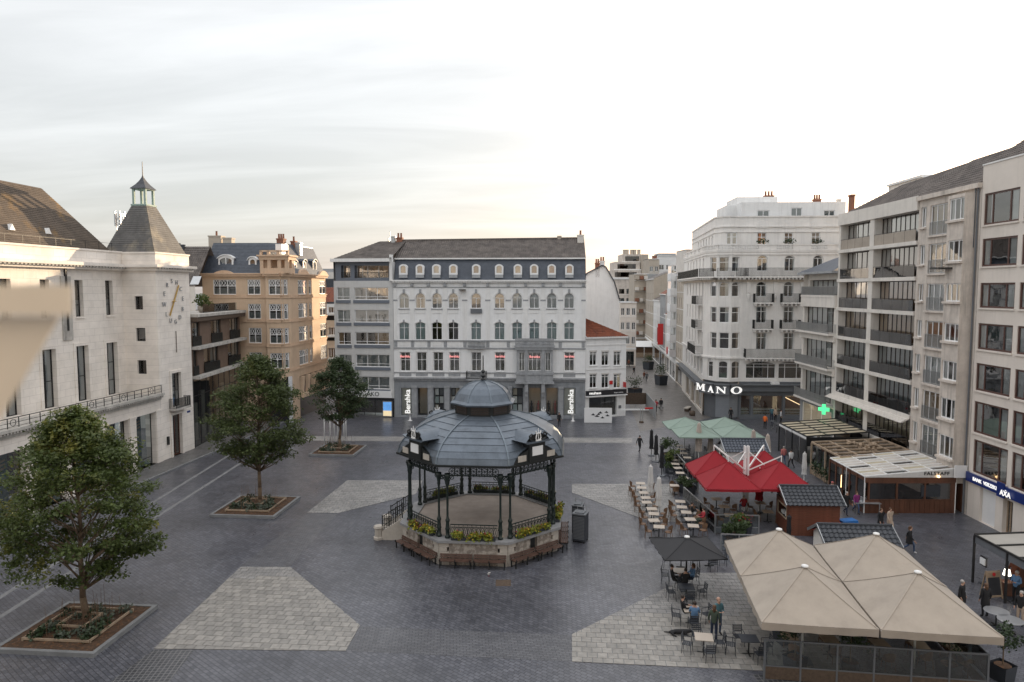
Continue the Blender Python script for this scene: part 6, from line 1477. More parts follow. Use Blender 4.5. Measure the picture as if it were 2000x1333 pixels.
# ------------------------------------------------------------------ trees and planters
def tree(label, base, h, r, t0, n, s, seed, lean=(0,0), mat='leaf', trunk_r=.16):
    rn = random.Random(seed); T = thing('plane_tree', label, 'tree', (base[0],base[1],.25), 0, 'trees in square planters'); zc0 = h*t0
    tr = MB(); pts = [Vector((0,0,0))]
    for q in range(1,9): pts.append(Vector((lean[0]*q/8+rn.gauss(0,.05),lean[1]*q/8+rn.gauss(0,.05),h*.86*q/8)))
    tr.path(pts, [trunk_r*(1-.85*q/8) for q in range(9)], 8); tr.lathe([(trunk_r*1.5,0),(trunk_r,.35)], (0,0,-.05), 8, cap=False)
    tips = []
    env = lambda t: r*(math.sin(PI*min(1,max(0.0001,t))**.70)**.62)*(1 if t < .97 else .6)
    NT = 230
    for q in range(NT):
        t = rn.random()**.8; R_ = env(t); a = rn.uniform(0,2*PI); k = math.sqrt(rn.uniform(.15,1))*(.80+.22*rn.random())
        c = Vector((lean[0]*t+R_*k*math.cos(a), lean[1]*t+R_*k*math.sin(a), zc0+(h-zc0)*t-(.1*R_*k*k)+rn.gauss(0,.12)))
        tips.append((c, k))
        if q < 90:
            zz = max(zc0*.7, c.z-R_*k*.75-.4); o = Vector((lean[0]*zz/h,lean[1]*zz/h,zz)); mid_ = o.lerp(c,.5)+Vector((rn.gauss(0,.12),rn.gauss(0,.12),-.1)); tr.path([o,mid_,c], [trunk_r*.34*(1-zz/h*.6),trunk_r*.2,.012], 5)
    tr.build('trunk', 'bark', T, True)
    lv = MB(); per = n//NT
    for c, k in tips:
        cs_ = rn.uniform(.45,1.0)*r/4.2
        for _ in range(per):
            while True:
                p = Vector((rn.uniform(-1,1),rn.uniform(-1,1),rn.uniform(-1,1)))
                if p.length <= 1: break
            p = p*(.55+.45*p.length); leaf5(lv, c+Vector((p.x*cs_*1.1,p.y*cs_*1.1,p.z*cs_*.55)), s*rn.uniform(.55,1.2), rn)
    lv.build('crown', mat, T); return T
def leaf5(mb, p, s, rn):
    a = Vector((rn.gauss(0,1),rn.gauss(0,1),rn.gauss(-.35,.6))).normalized(); u = Vector((rn.gauss(0,.5),rn.gauss(0,.5),1)); b = a.cross(u).normalized(); c = b.cross(a)*.12
    mb.add([p, p+b*s*.45+a*s*.25+c*s, p+b*s*.22+a*s*.5, p+b*s*.34+a*s*.78+c*s, p+a*s*1.05, p-b*s*.34+a*s*.78+c*s, p-b*s*.22+a*s*.5, p-b*s*.45+a*s*.25+c*s], [(0,1,2,6,7),(2,3,4,5,6)])
def planter(label, c, S, seed, grey=True):
    rn = random.Random(seed); P = thing('tree_planter', label, 'planter', (c[0],c[1],0), SQ, 'square tree planters'); h = S/2
    for a, b, c_, d in ((-h,-h,h,-h+.2),(-h,h-.2,h,h),(-h,-h+.202,-h+.2,h-.202),(h-.2,-h+.202,h,h-.202)): MB().box(a,b,-.02,c_,d,.2).build('kerb', 'kerbstone', P)
    so = MB(); n = 16
    vs = [(-h+.2+(S-.4)*i/n,-h+.2+(S-.4)*j/n,.16+.16*math.exp(-((i-n/2)**2+(j-n/2)**2)/40)+rn.uniform(-.03,.03)) for j in range(n+1) for i in range(n+1)]
    so.add(vs, [(j*(n+1)+i,j*(n+1)+i+1,(j+1)*(n+1)+i+1,(j+1)*(n+1)+i) for j in range(n) for i in range(n)]); so.build('soil', 'soil', P)
    for f_, z in ((.66,.3),(.27,.5)):
        q = h*f_
        for a, b in (((-q,-q),(q,-q)),((q,-q+.08),(q,q-.08)),((q,q),(-q,q)),((-q,q-.08),(-q,-q+.08))):
            MB().bar((a[0],a[1],z),(b[0],b[1],z),.07,.1).build('timber_rail', 'palewood', P); MB().box(a[0]-.04,a[1]-.04,.1,a[0]+.04,a[1]+.04,z+.06).build('timber_post', 'palewood', P)
    g = MB(); gg = MB(); sm = MB()
    for _ in range(26):
        x, y = rn.uniform(-h*.6,h*.6), rn.uniform(-h*.6,h*.6)
        if abs(x) < h*.2 and abs(y) < h*.2: continue
        leafball(gg if rn.random() < .6 else g, (x,y,.38), .34,.34,.26, 60, .16, rn, 0)
    for _ in range(34):
        x, y = rn.uniform(-h*.6,h*.6), rn.uniform(-h*.6,h*.6); t = rn.uniform(.7,1.5); sm.tube((x,y,.2),(x+rn.gauss(0,.08),y+rn.gauss(0,.08),.2+t),.012,.006,3)
    stuff(gg.build('grey_shrubs', 'leaf_grey', P)); stuff(g.build('green_shrubs', 'leaf_dark', P)); stuff(sm.build('dry_stems', 'stem', P)); return P
P1, P2, P3 = (-21.0,32.75), (-19.35,51.7), (-17.7,70.1)
planter('square planter with low grey shrubs at the lower left, nearest the camera', P1, 4.9, 1); planter('square planter with tall dry stems at the middle left of the square', P2, 4.9, 2); planter('farthest square planter, in front of the grey apartment block', P3, 4.6, 3)
tree('nearest leafy tree with yellowing top at the lower left of the square', (-21.1,33.4), 10.3, 3.85, .20, 30000, .165, 5, (-.25,0))
tree('middle leafy tree between theatre and bandstand', (-19.3,52.3), 11.0, 3.9, .31, 26000, .17, 6, (.1,0), 'leaf2')
tree('farthest dark leafy tree before the grey apartment block', (-17.6,70.3), 9.1, 3.25, .35, 17000, .17, 9, (0,0), 'leaf3')
for i, (x, y) in enumerate(((634,868),(645,862),(653,860),(660,858),(672,858),(676,856))):
    g = G(x,y); tag(MB().tube((0,0,0),(0,0,2.9),.055,.05,8).tube((0,0,2.9),(0,0,2.96),.07,.06,8).build('white_post', 'whitepaint', None, True, (g[0],g[1],0)), ('first','second','third','fourth','fifth','sixth')[i]+' slim white post from the left at the farthest tree planter', 'post', 'white posts at the far planter')
# ------------------------------------------------------------------ parasols
def parasol(label, cx, cy, sx, sy, rz, ze, za, mat, val=.25, group=None, pole='whitepaint', cap=True, name='parasol', center_pole=True, sag=.12):
    t = thing(name, label, 'parasol', (cx,cy,0), rz, group); c = [(-sx/2,-sy/2),(sx/2,-sy/2),(sx/2,sy/2),(-sx/2,sy/2)]
    for k in range(4):
        a, b = Vector((*c[k],ze)), Vector((*c[(k+1)%4],ze)); ap = Vector((0,0,za)); m = MB(); n = 8; vs = []; idx = {}
        for i in range(n+1):
            for j in range(n+1-i):
                u, v = i/n, j/n; w = 1-u-v; p = ap*u+a*w+b*v; p.z -= sag*4*u*(1-u)*.35+sag*.9*w*v*(1-u); idx[i,j] = len(vs); vs.append(p)
        fs = []
        for i in range(n):
            for j in range(n-i):
                fs.append((idx[i,j],idx[i,j+1],idx[i+1,j]))
                if j < n-i-1: fs.append((idx[i,j+1],idx[i+1,j+1],idx[i+1,j]))
        m.add(vs, fs); m.build('canopy_panel', mat, t, True)
        if val:
            q = MB(); K_ = 14; d = (b-a)/K_; nrm = Vector((d.y,-d.x,0)).normalized(); vs = []
            for i in range(K_+1):
                p = a+d*i; p.z -= sag*.9*(i/K_)*(1-i/K_); vs.append(p+nrm*.01); vs.append(p+Vector((0,0,-val))+nrm*(.03*math.sin(i*1.9+k)))
            q.add(vs, [(2*i,2*i+1,2*i+3,2*i+2) for i in range(K_)]); q.build('valance', mat, t, True)
    if center_pole:
        MB().tube((0,0,.05),(0,0,za-.05),.05,.05,8).build('pole', pole, t, True); MB().box(-.4,-.4,0,.4,.4,.07).build('base', 'sign_grey', t)
    sm_ = MB()
    for k in range(4):
        P_ = [Vector((c[k][0]*(1-i/8),c[k][1]*(1-i/8),ze+(za-ze)*i/8-sag*4*(i/8)*(1-i/8)*.35+.012)) for i in range(9)]
        for a, b in zip(P_[:-1], P_[1:]): sm_.bar(a,b,.06,.012)
    sm_.build('seam', mat, t)
    rb = MB()
    for q in range(8): 
        e = [Vector((*c[q//2],ze)), (Vector((*c[q//2],ze))+Vector((*c[(q//2+1)%4],ze)))/2][q%2]; rb.bar(Vector((0,0,za-.08)), e-Vector((0,0,.06+(sag*.25 if q%2 else 0))), .03, .04)
    rb.build('rib', pole, t)
    if cap: MB().lathe([(.16,-.02),(.15,.05),(.02,.09)], (0,0,za), 10).build('cap', 'whitepaint', t, True)
    return t
bo_, be1, be2 = Vector((10.25,27.75)), Vector((math.cos(rad(-8)),math.sin(rad(-8)))), Vector((math.sin(rad(8)),math.cos(rad(8))))
for i, j, lab in ((0,0,'front left of four joined large beige parasols at the lower right'),(1,0,'front right of four joined large beige parasols at the lower right'),(0,1,'rear left of four joined large beige parasols at the lower right'),(1,1,'rear right of four joined large beige parasols at the lower right')):
    c = bo_+be1*(2.32+4.64*i)+be2*(2.4+4.75*j); parasol(lab, c.x, c.y, 4.55, 4.68, rad(-8), 2.8, 4.35, 'canvas_beige', .32, 'joined beige parasols')
# red quadruple parasol hung from one mast
RC = Vector((17.3,50.6)); 
for i, j, lab in ((-1,-1,'front left canopy of the red four-part parasol'),(1,-1,'front right canopy of the red four-part parasol'),(-1,1,'rear left canopy of the red four-part parasol'),(1,1,'rear right canopy of the red four-part parasol')):
    parasol(lab, RC.x+i*1.88+.05*j, RC.y+j*1.75, 3.75, 3.45, rad(-3), 2.75, 4.25, 'canvas_red', .18, 'red parasols on one mast', center_pole=False, cap=False)
t = thing('parasol_mast', 'white central mast with four arms carrying the red parasols', 'mast', (RC.x,RC.y,0)); 
for a, b in ((-.12,-.12),(.12,-.12),(-.12,.12),(.12,.12)): MB().box(a-.05,b-.05,0,a+.05,b+.05,5.0).build('post', 'whitepaint', t)
MB().box(-.5,-.5,0,.5,.5,.12).build('base', 'sign_grey', t)
for i in (-1,1):
    for j in (-1,1): MB().bar((i*.12,j*.12,3.2),(i*1.9,j*1.75,4.65),.09,.09).bar((i*1.9,j*1.75,4.68),(i*1.9,j*1.75,4.2),.06).bar((i*.12,j*.12,4.6),(i*1.0,j*.92,3.8),.05).build('arm', 'whitepaint', t)
# green parasols
for i, j, lab in ((0,0,'front left of four pale green square parasols'),(1,0,'front right of four pale green square parasols'),(0,1,'rear left of four pale green square parasols'),(1,1,'rear right of four pale green square parasols')):
    parasol(lab, 17.9+i*4.1-.1*j, 66.9+j*4.0, 4.0, 3.9, rad(-2), 2.55, 3.4, 'canvas_green', .1, 'green parasols', cap=False)
parasol('single black square parasol open over the cafe tables', 9.6, 37.3, 3.35, 3.35, rad(3), 2.35, 2.95, 'canvas_black', .06, None, 'bframe', cap=True)
def closed(label, px, py, h, mat, group, r=.26, cap='whitepaint', pole='whitepaint'):
    g = G(px,py); t = thing('closed_parasol', label, 'parasol', (g[0],g[1],0), RN.random()*6, group); n = 16; prof = [(.05,h-.02),(.16,h-.12),(r*.75,h*.78),(r,h*.5),(r*.85,h*.38),(r*1.05,h*.27),(r*.6,h*.26)]; vs = []; 
    for k, (rr, z) in enumerate(prof):
        for i in range(n): q = rr*(1 if i%2 else .62); a = 2*PI*i/n+k*.05; vs.append((q*math.cos(a),q*math.sin(a),z+(.04*math.sin(i*2.1) if k > 4 else 0)))
    m = MB().add(vs, [(k*n+i,k*n+(i+1)%n,(k+1)*n+(i+1)%n,(k+1)*n+i) for k in range(len(prof)-1) for i in range(n)]); m.build('folded_canopy', mat, t)
    MB().lathe([(r*.98,h*.45),(r*1.0,h*.47)], (0,0,0), 12, cap=False).build('tie_strap', mat, t)
    MB().tube((0,0,.05),(0,0,h+.06),.035,.03,8).build('pole', pole, t); MB().box(-.3,-.3,0,.3,.3,.08).build('base', 'sign_grey', t); return t
closed('tall closed pinkish beige parasol behind the red parasols, leftmost', 1364,902,3.8,'canvas_closed','closed beige parasols',.34); closed('shorter closed beige parasol just right of the tall leftmost one', 1387,898,2.6,'canvas_closed','closed beige parasols',.3)
closed('closed beige parasol standing before the blue-roofed hut, left one', 1470,915,3.6,'canvas_closed','closed beige parasols',.28); closed('closed beige parasol standing before the blue-roofed hut, right one', 1498,912,3.1,'canvas_closed','closed beige parasols',.34)
closed('closed white parasol beside the wooden pergola walkway', 1570,942,2.6,'canvas_white','closed white parasols',.22); closed('closed white parasol with lid standing before the brown wood pavilion', 1721,992,3.0,'canvas_white','closed white parasols',.28)
closed('closed pale grey parasol in the left table row, front one', 1286,1008,2.9,'canvas_white','closed pale parasols in the table row',.24); closed('closed pale grey parasol in the left table row, rear one', 1270,980,2.9,'canvas_white','closed pale parasols in the table row',.24)
closed('farthest closed black parasol at the head of the table row', 1272,890,2.6,'canvas_black','closed black parasols',.22,pole='bframe'); closed('middle closed black parasol at the head of the table row', 1281,902,2.6,'canvas_black','closed black parasols',.22,pole='bframe'); closed('nearest closed black parasol at the head of the table row', 1292,930,2.8,'canvas_black','closed black parasols',.2,pole='bframe')
closed('thick closed dark red parasol standing before the red canopies', 1482,1000,3.3,'canvas_red',None,.3); closed('slim closed dark parasol in front of the brown hut', 1540,1062,1.9,'canvas_black',None,.16,pole='bframe')
# ------------------------------------------------------------------ market huts
def hut(label, cx, cy, rz, w, d, he, hr, wall, roofmat, win=True):
    t = thing('market_hut', label, 'hut', (cx,cy,0), rz, 'wooden market huts'); n = int(he/.16)
    for s, (x0, y0, x1, y1) in (('f',(-w/2,-d/2,w/2,-d/2)),('b',(w/2,d/2,-w/2,d/2)),('l',(-w/2,d/2,-w/2,-d/2)),('r',(w/2,-d/2,w/2,d/2))):
        L_ = math.hypot(x1-x0,y1-y0); me = cached(('plank',round(L_,2),wall), lambda: MB().box(-L_/2,-.02,.004,L_/2,.02,.156).mesh('plank', wall)); a = math.atan2(y1-y0,x1-x0)
        for q in range(n):
            if s == 'l' and win and .95 < q*.16 < 1.75:
                for u in (-L_*.42, L_*.42): ob('plank', cached(('plk',round(L_,2),wall), lambda: MB().box(-L_*.08,-.02,.004,L_*.08,.02,.156).mesh('plank', wall)), t, mat=Matrix.Translation(((x0+x1)/2,(y0+y1)/2,q*.16)) @ Matrix.Rotation(a,4,'Z') @ Matrix.Translation((u,0,0)))
            else: ob('plank', me, t, mat=Matrix.Translation(((x0+x1)/2,(y0+y1)/2,q*.16)) @ Matrix.Rotation(a,4,'Z'))
    MB().box(-w/2+.03,-d/2+.03,0,w/2-.03,d/2-.03,he).build('lining', 'sign_dark', t) if not win else MB().box(-w/2+.5,-d/2+.03,0,w/2-.03,d/2-.03,he).build('lining', 'sign_dark', t)
    e, o = .28, .3
    for s in (-1,1):
        r = MB(); A, B_, C, D_ = (-w/2-e,s*(d/2+o),he-.05),(w/2+e,s*(d/2+o),he-.05),(w/2+e,0,he+hr),(-w/2-e,0,he+hr)
        if s > 0: A, B_, C, D_ = B_, A, D_, C
        tiled(r, A,B_,C,D_, max(4,int(math.hypot(d/2+o,hr)/.3)), int((w+2*e)/.28), .035, .045, 4); r.build('roof_tiles', roofmat, t)
    MB().bar((-w/2-e,0,he+hr+.03),(w/2+e,0,he+hr+.03),.16,.12).build('ridge', roofmat, t)
    for x in (-w/2-e-.02, w/2+e+.02):
        MB().bar((x,-d/2-o,he-.08),(x,0,he+hr-.02),.04,.16).bar((x,d/2+o,he-.08),(x,0,he+hr-.02),.04,.16).build('barge_board', 'steel', t)
    for x in (-w/2, w/2): MB().prism([(-d/2,he-.02),(d/2,he-.02),(0,he+hr-.08)], -.02, .02).build('gable', wall, t).matrix_local = Matrix.Translation((x,0,0)) @ Matrix.Rotation(rad(90),4,'Z')
    if win:
        f_ = MB(); y0, y1, z0, z1 = -d*.34, d*.34, .98, 1.78; x = -w/2-.03
        for a, b in (((y0,z0),(y1,z0)),((y1,z0),(y1,z1)),((y1,z1),(y0,z1)),((y0,z1),(y0,z0))): f_.bar((x,a[0],a[1]),(x,b[0],b[1]),.07,.07)
        wn_ = f_.build('window', 'palewood', t); ob('shelf_goods', MB().box(x+.15,y0+.2,z0,x+.4,-.1,z0+.3).box(x+.15,.2,z0,x+.4,y1-.2,z0+.22).mesh('shelf_goods','canvas_white'), wn_)
    return t
hut('brown plank market hut with grey tiled roof beside the red parasols', 20.3,46.9, rad(-3), 3.3,2.6, 2.2,.85, 'redwood','slate_dark')
hut('white panelled hut with blue tiled roof between green and red parasols', 21.0,62.6, rad(-2), 3.4,2.6, 2.1,.8, 'white2','slate')
hut('hut with dark tiled roof partly hidden behind the beige parasols', 20.6,41.0, rad(-4), 3.8,2.4, 1.6,.75, 'cream2','slate_dark', False)
# ------------------------------------------------------------------ terrace pavilions on the right
def pav(name, label, x0, y0, x1, y1, z, zb, frame, panel, nx, ny, walls=None, group=None, fr=.1, rot=0., gap=()):
    cx, cy = (x0+x1)/2, (y0+y1)/2; t = thing(name, label, 'pavilion', (cx,cy,0), rot, group); w, d = (x1-x0), (y1-y0)
    Z = lambda x: z+(zb-z)*(x+w/2)/w
    for i in range(nx+1): x = -w/2+w*i/nx; MB().bar((x,-d/2,Z(x)),(x,d/2,Z(x)),fr,fr*1.1).build('rafter', frame, t)
    for j in range(ny+1): y = -d/2+d*j/ny; MB().bar((-w/2,y,z+.02),(w/2,y,zb+.02),fr,fr*1.1).build('beam', frame, t)
    for i in range(nx):
        for j in range(ny):
            xa, xb = -w/2+w*i/nx+fr/2, -w/2+w*(i+1)/nx-fr/2; ya, yb = -d/2+d*j/ny+fr/2, -d/2+d*(j+1)/ny-fr/2
            if (i,j) in gap: continue
            MB().add([(xa,ya,Z(xa)),(xb,ya,Z(xb)),(xb,yb,Z(xb)),(xa,yb,Z(xa)),(xa,ya,Z(xa)-.03),(xb,ya,Z(xb)-.03),(xb,yb,Z(xb)-.03),(xa,yb,Z(xa)-.03)], [(0,1,2,3),(7,6,5,4),(0,4,5,1),(1,5,6,2),(2,6,7,3),(3,7,4,0)]).build('roof_panel', panel if not isinstance(panel,list) else panel[(i*3+j*5)%len(panel)], t)
    for x in (-w/2, w/2):
        for y in (-d/2, 0, d/2): MB().box(x-fr/2,y-fr/2,0,x+fr/2,y+fr/2,Z(x)-.05).build('post', frame, t)
    return t, w, d
t, w, d = pav('dark_pergola', 'black framed terrace pavilion with tan roof panels next to the bicycles', 27.3,63.6,33.0,70.3,2.9,3.3,'bframe','roofpanel',3,6)
MB().box(-w/2+.02,-d/2-.03,2.0,w/2,-d/2+.02,2.85).build('side_screen','bframe',t); MB().box(-w/2-.04,-d/2,2.62,-w/2+.02,d/2,2.9).build('fascia','whitepaint',t)
for q in range(4): MB().box(-w/2,-d/2+.2+q*d/4,.05,-w/2+.03,-d/2-.1+(q+1)*d/4,2.5).build('glass_panel','glass_smoke',t)
MB().box(-w/2+1,-d/2+.05,.02,w/2,d/2,.06).build('floor','planter_dark',t); MB().box(w/2-1.5,-d/2+.3,.06,w/2-.2,d/2-.3,1.1).build('counter','darkwood',t)
t, w, d = pav('wooden_pergola', 'weathered timber pergola with glass roof between the black and brown pavilions', 26.8,55.9,33.0,61.4,2.85,3.15,'palewood','glass_smoke',4,5,fr=.13)
for q in range(5): MB().box(-w/2-.03,-d/2+.15+q*d/5,.05,-w/2+.03,-d/2-.05+(q+1)*d/5,.9).build('side_panel','palewood',t); MB().box(-w/2,-d/2+.2+q*d/5,.9,-w/2+.02,-d/2-.1+(q+1)*d/5,2.6).build('glass_panel','glass_shop',t)
for q in range(5): g_ = MB(); rn = random.Random(q); leafball(g_, (w*.1+rn.uniform(-1,1),rn.uniform(-1.5,1.5),3.15), .5,.3,.12, 25, .3, rn, 0); g_.build('dead_leaves','palewood',t)
MB().box(-w/2+.5,-d/2+.5,.02,w/2,d/2-.5,.05).build('floor','planter_dark',t)
for q in range(4): p_ = MB(); rn = random.Random(q+5); leafball(p_, (-w/2-.3,-d/2+.5+q*1.2,1.0), .25,.4,.6, 70, .2, rn, 0); p_.build('climbing_plant','leaf_dark',t)
t, w, d = pav('brown_pavilion', 'brown wood cafe pavilion with white roof bars and the FALSTAFF fascia', 26.0,50.4,32.7,56.0,2.75,3.35,'whitepaint',['roofpanel_w','roofpanel_w','roofpanel_w','glass_smoke','roofpanel_w','roofpanel'],4,8,fr=.07)
for q in range(18): MB().box(-w/2+q*w/18+.01,-d/2-.03,.0,-w/2+(q+1)*w/18-.01,-d/2+.03,1.0).build('plank','darkwood',t)
for q in range(3):
    x0 = -w/2+.35+q*(w-.5)/3; wd = MB().box(x0,-d/2-.02,1.05,x0+(w-.9)/3,-d/2+.0,2.25).build('window','glass_smoke',t); ob('frame', MB().bar((x0-.05,-d/2-.03,1.02),(x0+(w-.9)/3+.05,-d/2-.03,1.02),.06).bar((x0-.05,-d/2-.03,2.28),(x0+(w-.9)/3+.05,-d/2-.03,2.28),.06).bar((x0-.06,-d/2-.03,1.02),(x0-.06,-d/2-.03,2.28),.12).mesh('frame','darkwood'), wd)
MB().box(w/2-.4,-d/2-.03,1.02,w/2,-d/2+.03,2.3).build('corner_post','darkwood',t); MB().box(-w/2,-d/2-.05,2.3,w/2,-d/2+.03,2.68).build('lintel','darkwood',t)
fsc = MB().add([(-w/2,-d/2-.1,2.7),(w/2,-d/2-.1,2.7),(w/2,-d/2-.1,3.35),(-w/2,-d/2-.1,2.78),(-w/2,-d/2-.04,2.7),(w/2,-d/2-.04,2.7),(w/2,-d/2-.04,3.35),(-w/2,-d/2-.04,2.78)], [(0,1,2,3),(7,6,5,4),(3,2,6,7),(0,4,5,1)]).build('fascia','canvas_white',t)
me = textmesh('FALSTAFF', .34, .012, .006, 'CENTER', 1.15, 1.15); me.materials.clear(); me.materials.append(M_('ironblack')); ob('lettering', me, t, mat=Matrix.Translation((w/2-1.5,-d/2-.12,3.0)) @ Matrix.Rotation(rad(90),4,'X'))
MB().lathe([(.03,0),(.09,.04),(.09,.12),(.03,.16)], (w/2-1.4,-d/2-.2,2.72), 8).build('wall_lamp','candle',t,True)
for q in range(5):
    y0 = -d/2+.1+q*d/5; y1 = y0+d/5-.15; MB().box(-w/2-.03,y0,0,-w/2+.03,y1,.35).build('side_panel','darkwood',t); MB().box(-w/2-.02,y0,.4,-w/2,y1,2.4).build('glass_panel','glass_smoke',t); MB().box(-w/2-.06,y1,0,-w/2+.06,y1+.15,2.72).build('mullion','darkwood',t)
MB().box(-w/2,-d/2,2.42,-w/2+.1,d/2,2.74).build('side_lintel','darkwood',t); MB().box(-w/2+.1,-d/2+.1,.02,w/2,d/2,.05).build('floor','darkwood',t)
MB().box(.8,-d/2-.07,1.25,2.2,-d/2-.04,2.1).build('notice','planter_dark',t); MB().box(-w/2-.03,d/2-2.2,.9,-w/2-.031+.0,d/2-2.0,1.9).build('lamp_panel','candle',t)
t, w, d = pav('awning_terrace', 'dark framed terrace with pale awning at the right edge', 26.0,33.0,33.0,38.2,2.75,3.0,'bframe','awning_grey',2,3)
MB().box(-w/2,-d/2,2.3,-w/2+.03,d/2,2.7).build('side_fascia','sign_grey',t); MB().box(-w/2+2,d/2-.8,.0,w/2,d/2-.2,1.1).build('counter','darkwood',t); MB().box(-w/2+.3,-d/2+.2,.02,w/2,d/2,.05).build('floor','planter_dark',t)
MB().box(-w/2+.1,d/2-.9,1.2,-w/2+.16,d/2-.4,1.75).build('menu_frame','sign_dark',t); MB().box(-w/2+.04,d/2-.85,1.3,-w/2+.098,d/2-.45,1.65).build('menu_sheet','sign_white',t)
lp = thing('table_lamp', 'small lit lamp with white shade inside the dark awning terrace', 'lamp', (26.75,36.6,0)); MB().box(-.3,-.3,0,.3,.3,.75).build('stand','darkwood',lp); MB().tube((0,0,.75),(0,0,1.15),.02).build('stem','steel',lp); MB().lathe([(.2,1.1),(.13,1.4)], (0,0,0), 12, cap=False).build('shade','lamp_white',lp,True)
# ------------------------------------------------------------------ the building the picture was taken from
t = thing('viewpoint_building', 'pale beige building whose blurred balcony rail and slanting bracket show at the left edge', 'building', (-1.05,1.0,HC))
def near(px, py, y): d_ = ray(px,py); k = y/d_[1]; return Vector((d_[0]*k+1.05, y-1.0, d_[2]*k))
def nearbox(name, pts, Y0, Y1):
    A_ = [near(px,py,Y0) for px,py in pts]; B_ = [near(1000+(px-1000)*1.0,py+(2 if i < 2 else -4),Y1) for i,(px,py) in enumerate(pts)]
    MB().add(A_+B_, [(3,2,1,0),(4,5,6,7),(0,1,5,4),(1,2,6,5),(2,3,7,6),(3,0,4,7)]).build(name, 'parapet_beige', t)
nearbox('rail', [(-60,557),(141,557),(141,616),(-60,616)], .95, 1.15)
nearbox('bracket', [(-60,618.5),(118,618.5),(12,800),(-60,905)], .98, 1.12)
MB().box(-44,-14,-HC,46,-1.6,9.5).build('wall', 'greywall', t)  # unseen body of this house, added; height and grey tone cut light from behind
# ------------------------------------------------------------------ terrace furniture
ORD = ['first','second','third','fourth','fifth','sixth','seventh','eighth','ninth','tenth','eleventh','twelfth']
def chair_meshes(kind):
    m = {}
    if kind == 'wicker':
        m['seat'] = MB().lathe([(.23,.42),(.25,.44),(.24,.47),(.02,.475)], (0,0,0), 10).mesh('seat','wicker'); b = MB(); n = 9
        for i in range(n):
            a0, a1 = PI*(.08+.84*i/n), PI*(.08+.84*(i+1)/n); z0, z1 = .62+.26*math.sin(a0), .62+.26*math.sin(a1)
            b.add([(.26*math.cos(a0),.24*math.sin(a0),.5),(.26*math.cos(a1),.24*math.sin(a1),.5),(.28*math.cos(a1),.28*math.sin(a1),z1),(.28*math.cos(a0),.28*math.sin(a0),z0)], [(0,1,2,3),(3,2,1,0)])
        m['back'] = b.mesh('backrest','wicker'); lm = 'wicker'; r = .016
    else:
        s = MB()
        for i in range(5): s.box(-.21,-.2+i*.083,.435,.21,-.13+i*.083,.455)
        m['seat'] = s.mesh('seat','planter_dark'); b = MB()
        for i in range(4): b.box(-.2,.2+i*.012,.56+i*.085,.2,.222+i*.012,.61+i*.085)
        b.bar((-.2,.19,.44),(-.2,.25,.9),.025); b.bar((.2,.19,.44),(.2,.25,.9),.025); b.bar((-.22,-.15,.66),(-.22,.22,.66),.03,.02); b.bar((.22,-.15,.66),(.22,.22,.66),.03,.02); b.bar((-.22,-.15,.44),(-.22,-.15,.66),.02); b.bar((.22,-.15,.44),(.22,-.15,.66),.02)
        m['back'] = b.mesh('backrest','planter_dark'); lm = 'planter_dark'; r = .014
    m['leg'] = [MB().tube((sx*.19,sy*.18,.44),(sx*.22,sy*.22,0),r,r,6).mesh('leg',lm) for sx in (-1,1) for sy in (-1,1)]
    return m
CM = {k: chair_meshes(k) for k in ('wicker','metal')}
def chair(x, y, rz, kind, label, group):
    t = thing('cafe_chair', label, 'chair', (x,y,0), rz, group); m = CM[kind]; ob('seat', m['seat'], t); ob('backrest', m['back'], t)
    for l in m['leg']: ob('leg', l, t)
    return t
TM = {}
def table(x, y, rz, kind, label, group, w=.72, d=.68):
    t = thing('cafe_table', label, 'table', (x,y,0), rz, group)
    ob('top', cached(('tt',kind,w,d), lambda: (MB().box(-w/2,-d/2,.72,w/2,d/2,.75) if kind != 'round' else MB().lathe([(w,.72),(w,.745),(w-.02,.75)], (0,0,0), 24)).mesh('top', {'light':'tabletop','dark':'planter_dark','round':'stainless','wood':'palewood'}[kind])), t)
    ob('column', cached('tcol', lambda: MB().tube((0,0,.03),(0,0,.72),.035,.035,8).mesh('column','ironblack')), t); ob('foot', cached('tft', lambda: MB().bar((-.28,0,.02),(.28,0,.02),.07,.04).bar((0,-.28,.02),(0,.28,.02),.07,.035).mesh('foot','ironblack')), t); return t
def row(name, pts, rz, kinds, grp, sides=(1,1), jit=.06, td='light'):
    for i, (x, y) in enumerate(pts):
        j = RN.uniform(-.06,.06)
        x += RN.uniform(-.14,.14); y += RN.uniform(-.15,.15); table(x, y, rz+j*2.2, td, f'{ORD[i]} table from the front in {name}', 'tables of '+grp)
        for s, sd in zip((-1,1), ('left','right')):
            if not sides[0 if s < 0 else 1]: continue
            c = Vector((math.cos(rz),math.sin(rz)))*s*(.64+RN.uniform(-.08,.2)); chair(x+c.x, y+c.y+RN.uniform(-.16,.16), rz+(PI/2 if s < 0 else -PI/2)+RN.uniform(-.45,.45), kinds, f'{kinds} chair {sd} of {ORD[i]} table in {name}', 'chairs of '+grp)
row('the long left table row', [(9.72+.09*i,45.3+1.32*i) for i in range(9)], SQ, 'wicker', 'the long left row')
row('the short row before the red parasols', [(12.05+.1*i,45.6+1.35*i) for i in range(5)], SQ, 'wicker', 'the short row')
row('the row beside the glass screen', [(14.3+.12*i,56.0+1.5*i) for i in range(7)], SQ, 'metal', 'the far terrace'); row('the inner row under the green parasols', [(16.5+.12*i,64.5+1.7*i) for i in range(4)], SQ, 'metal', 'the green parasol terrace'); row('the second inner row under green parasols', [(20.0+.12*i,65.0+1.7*i) for i in range(3)], SQ, 'metal', 'the green parasol terrace')
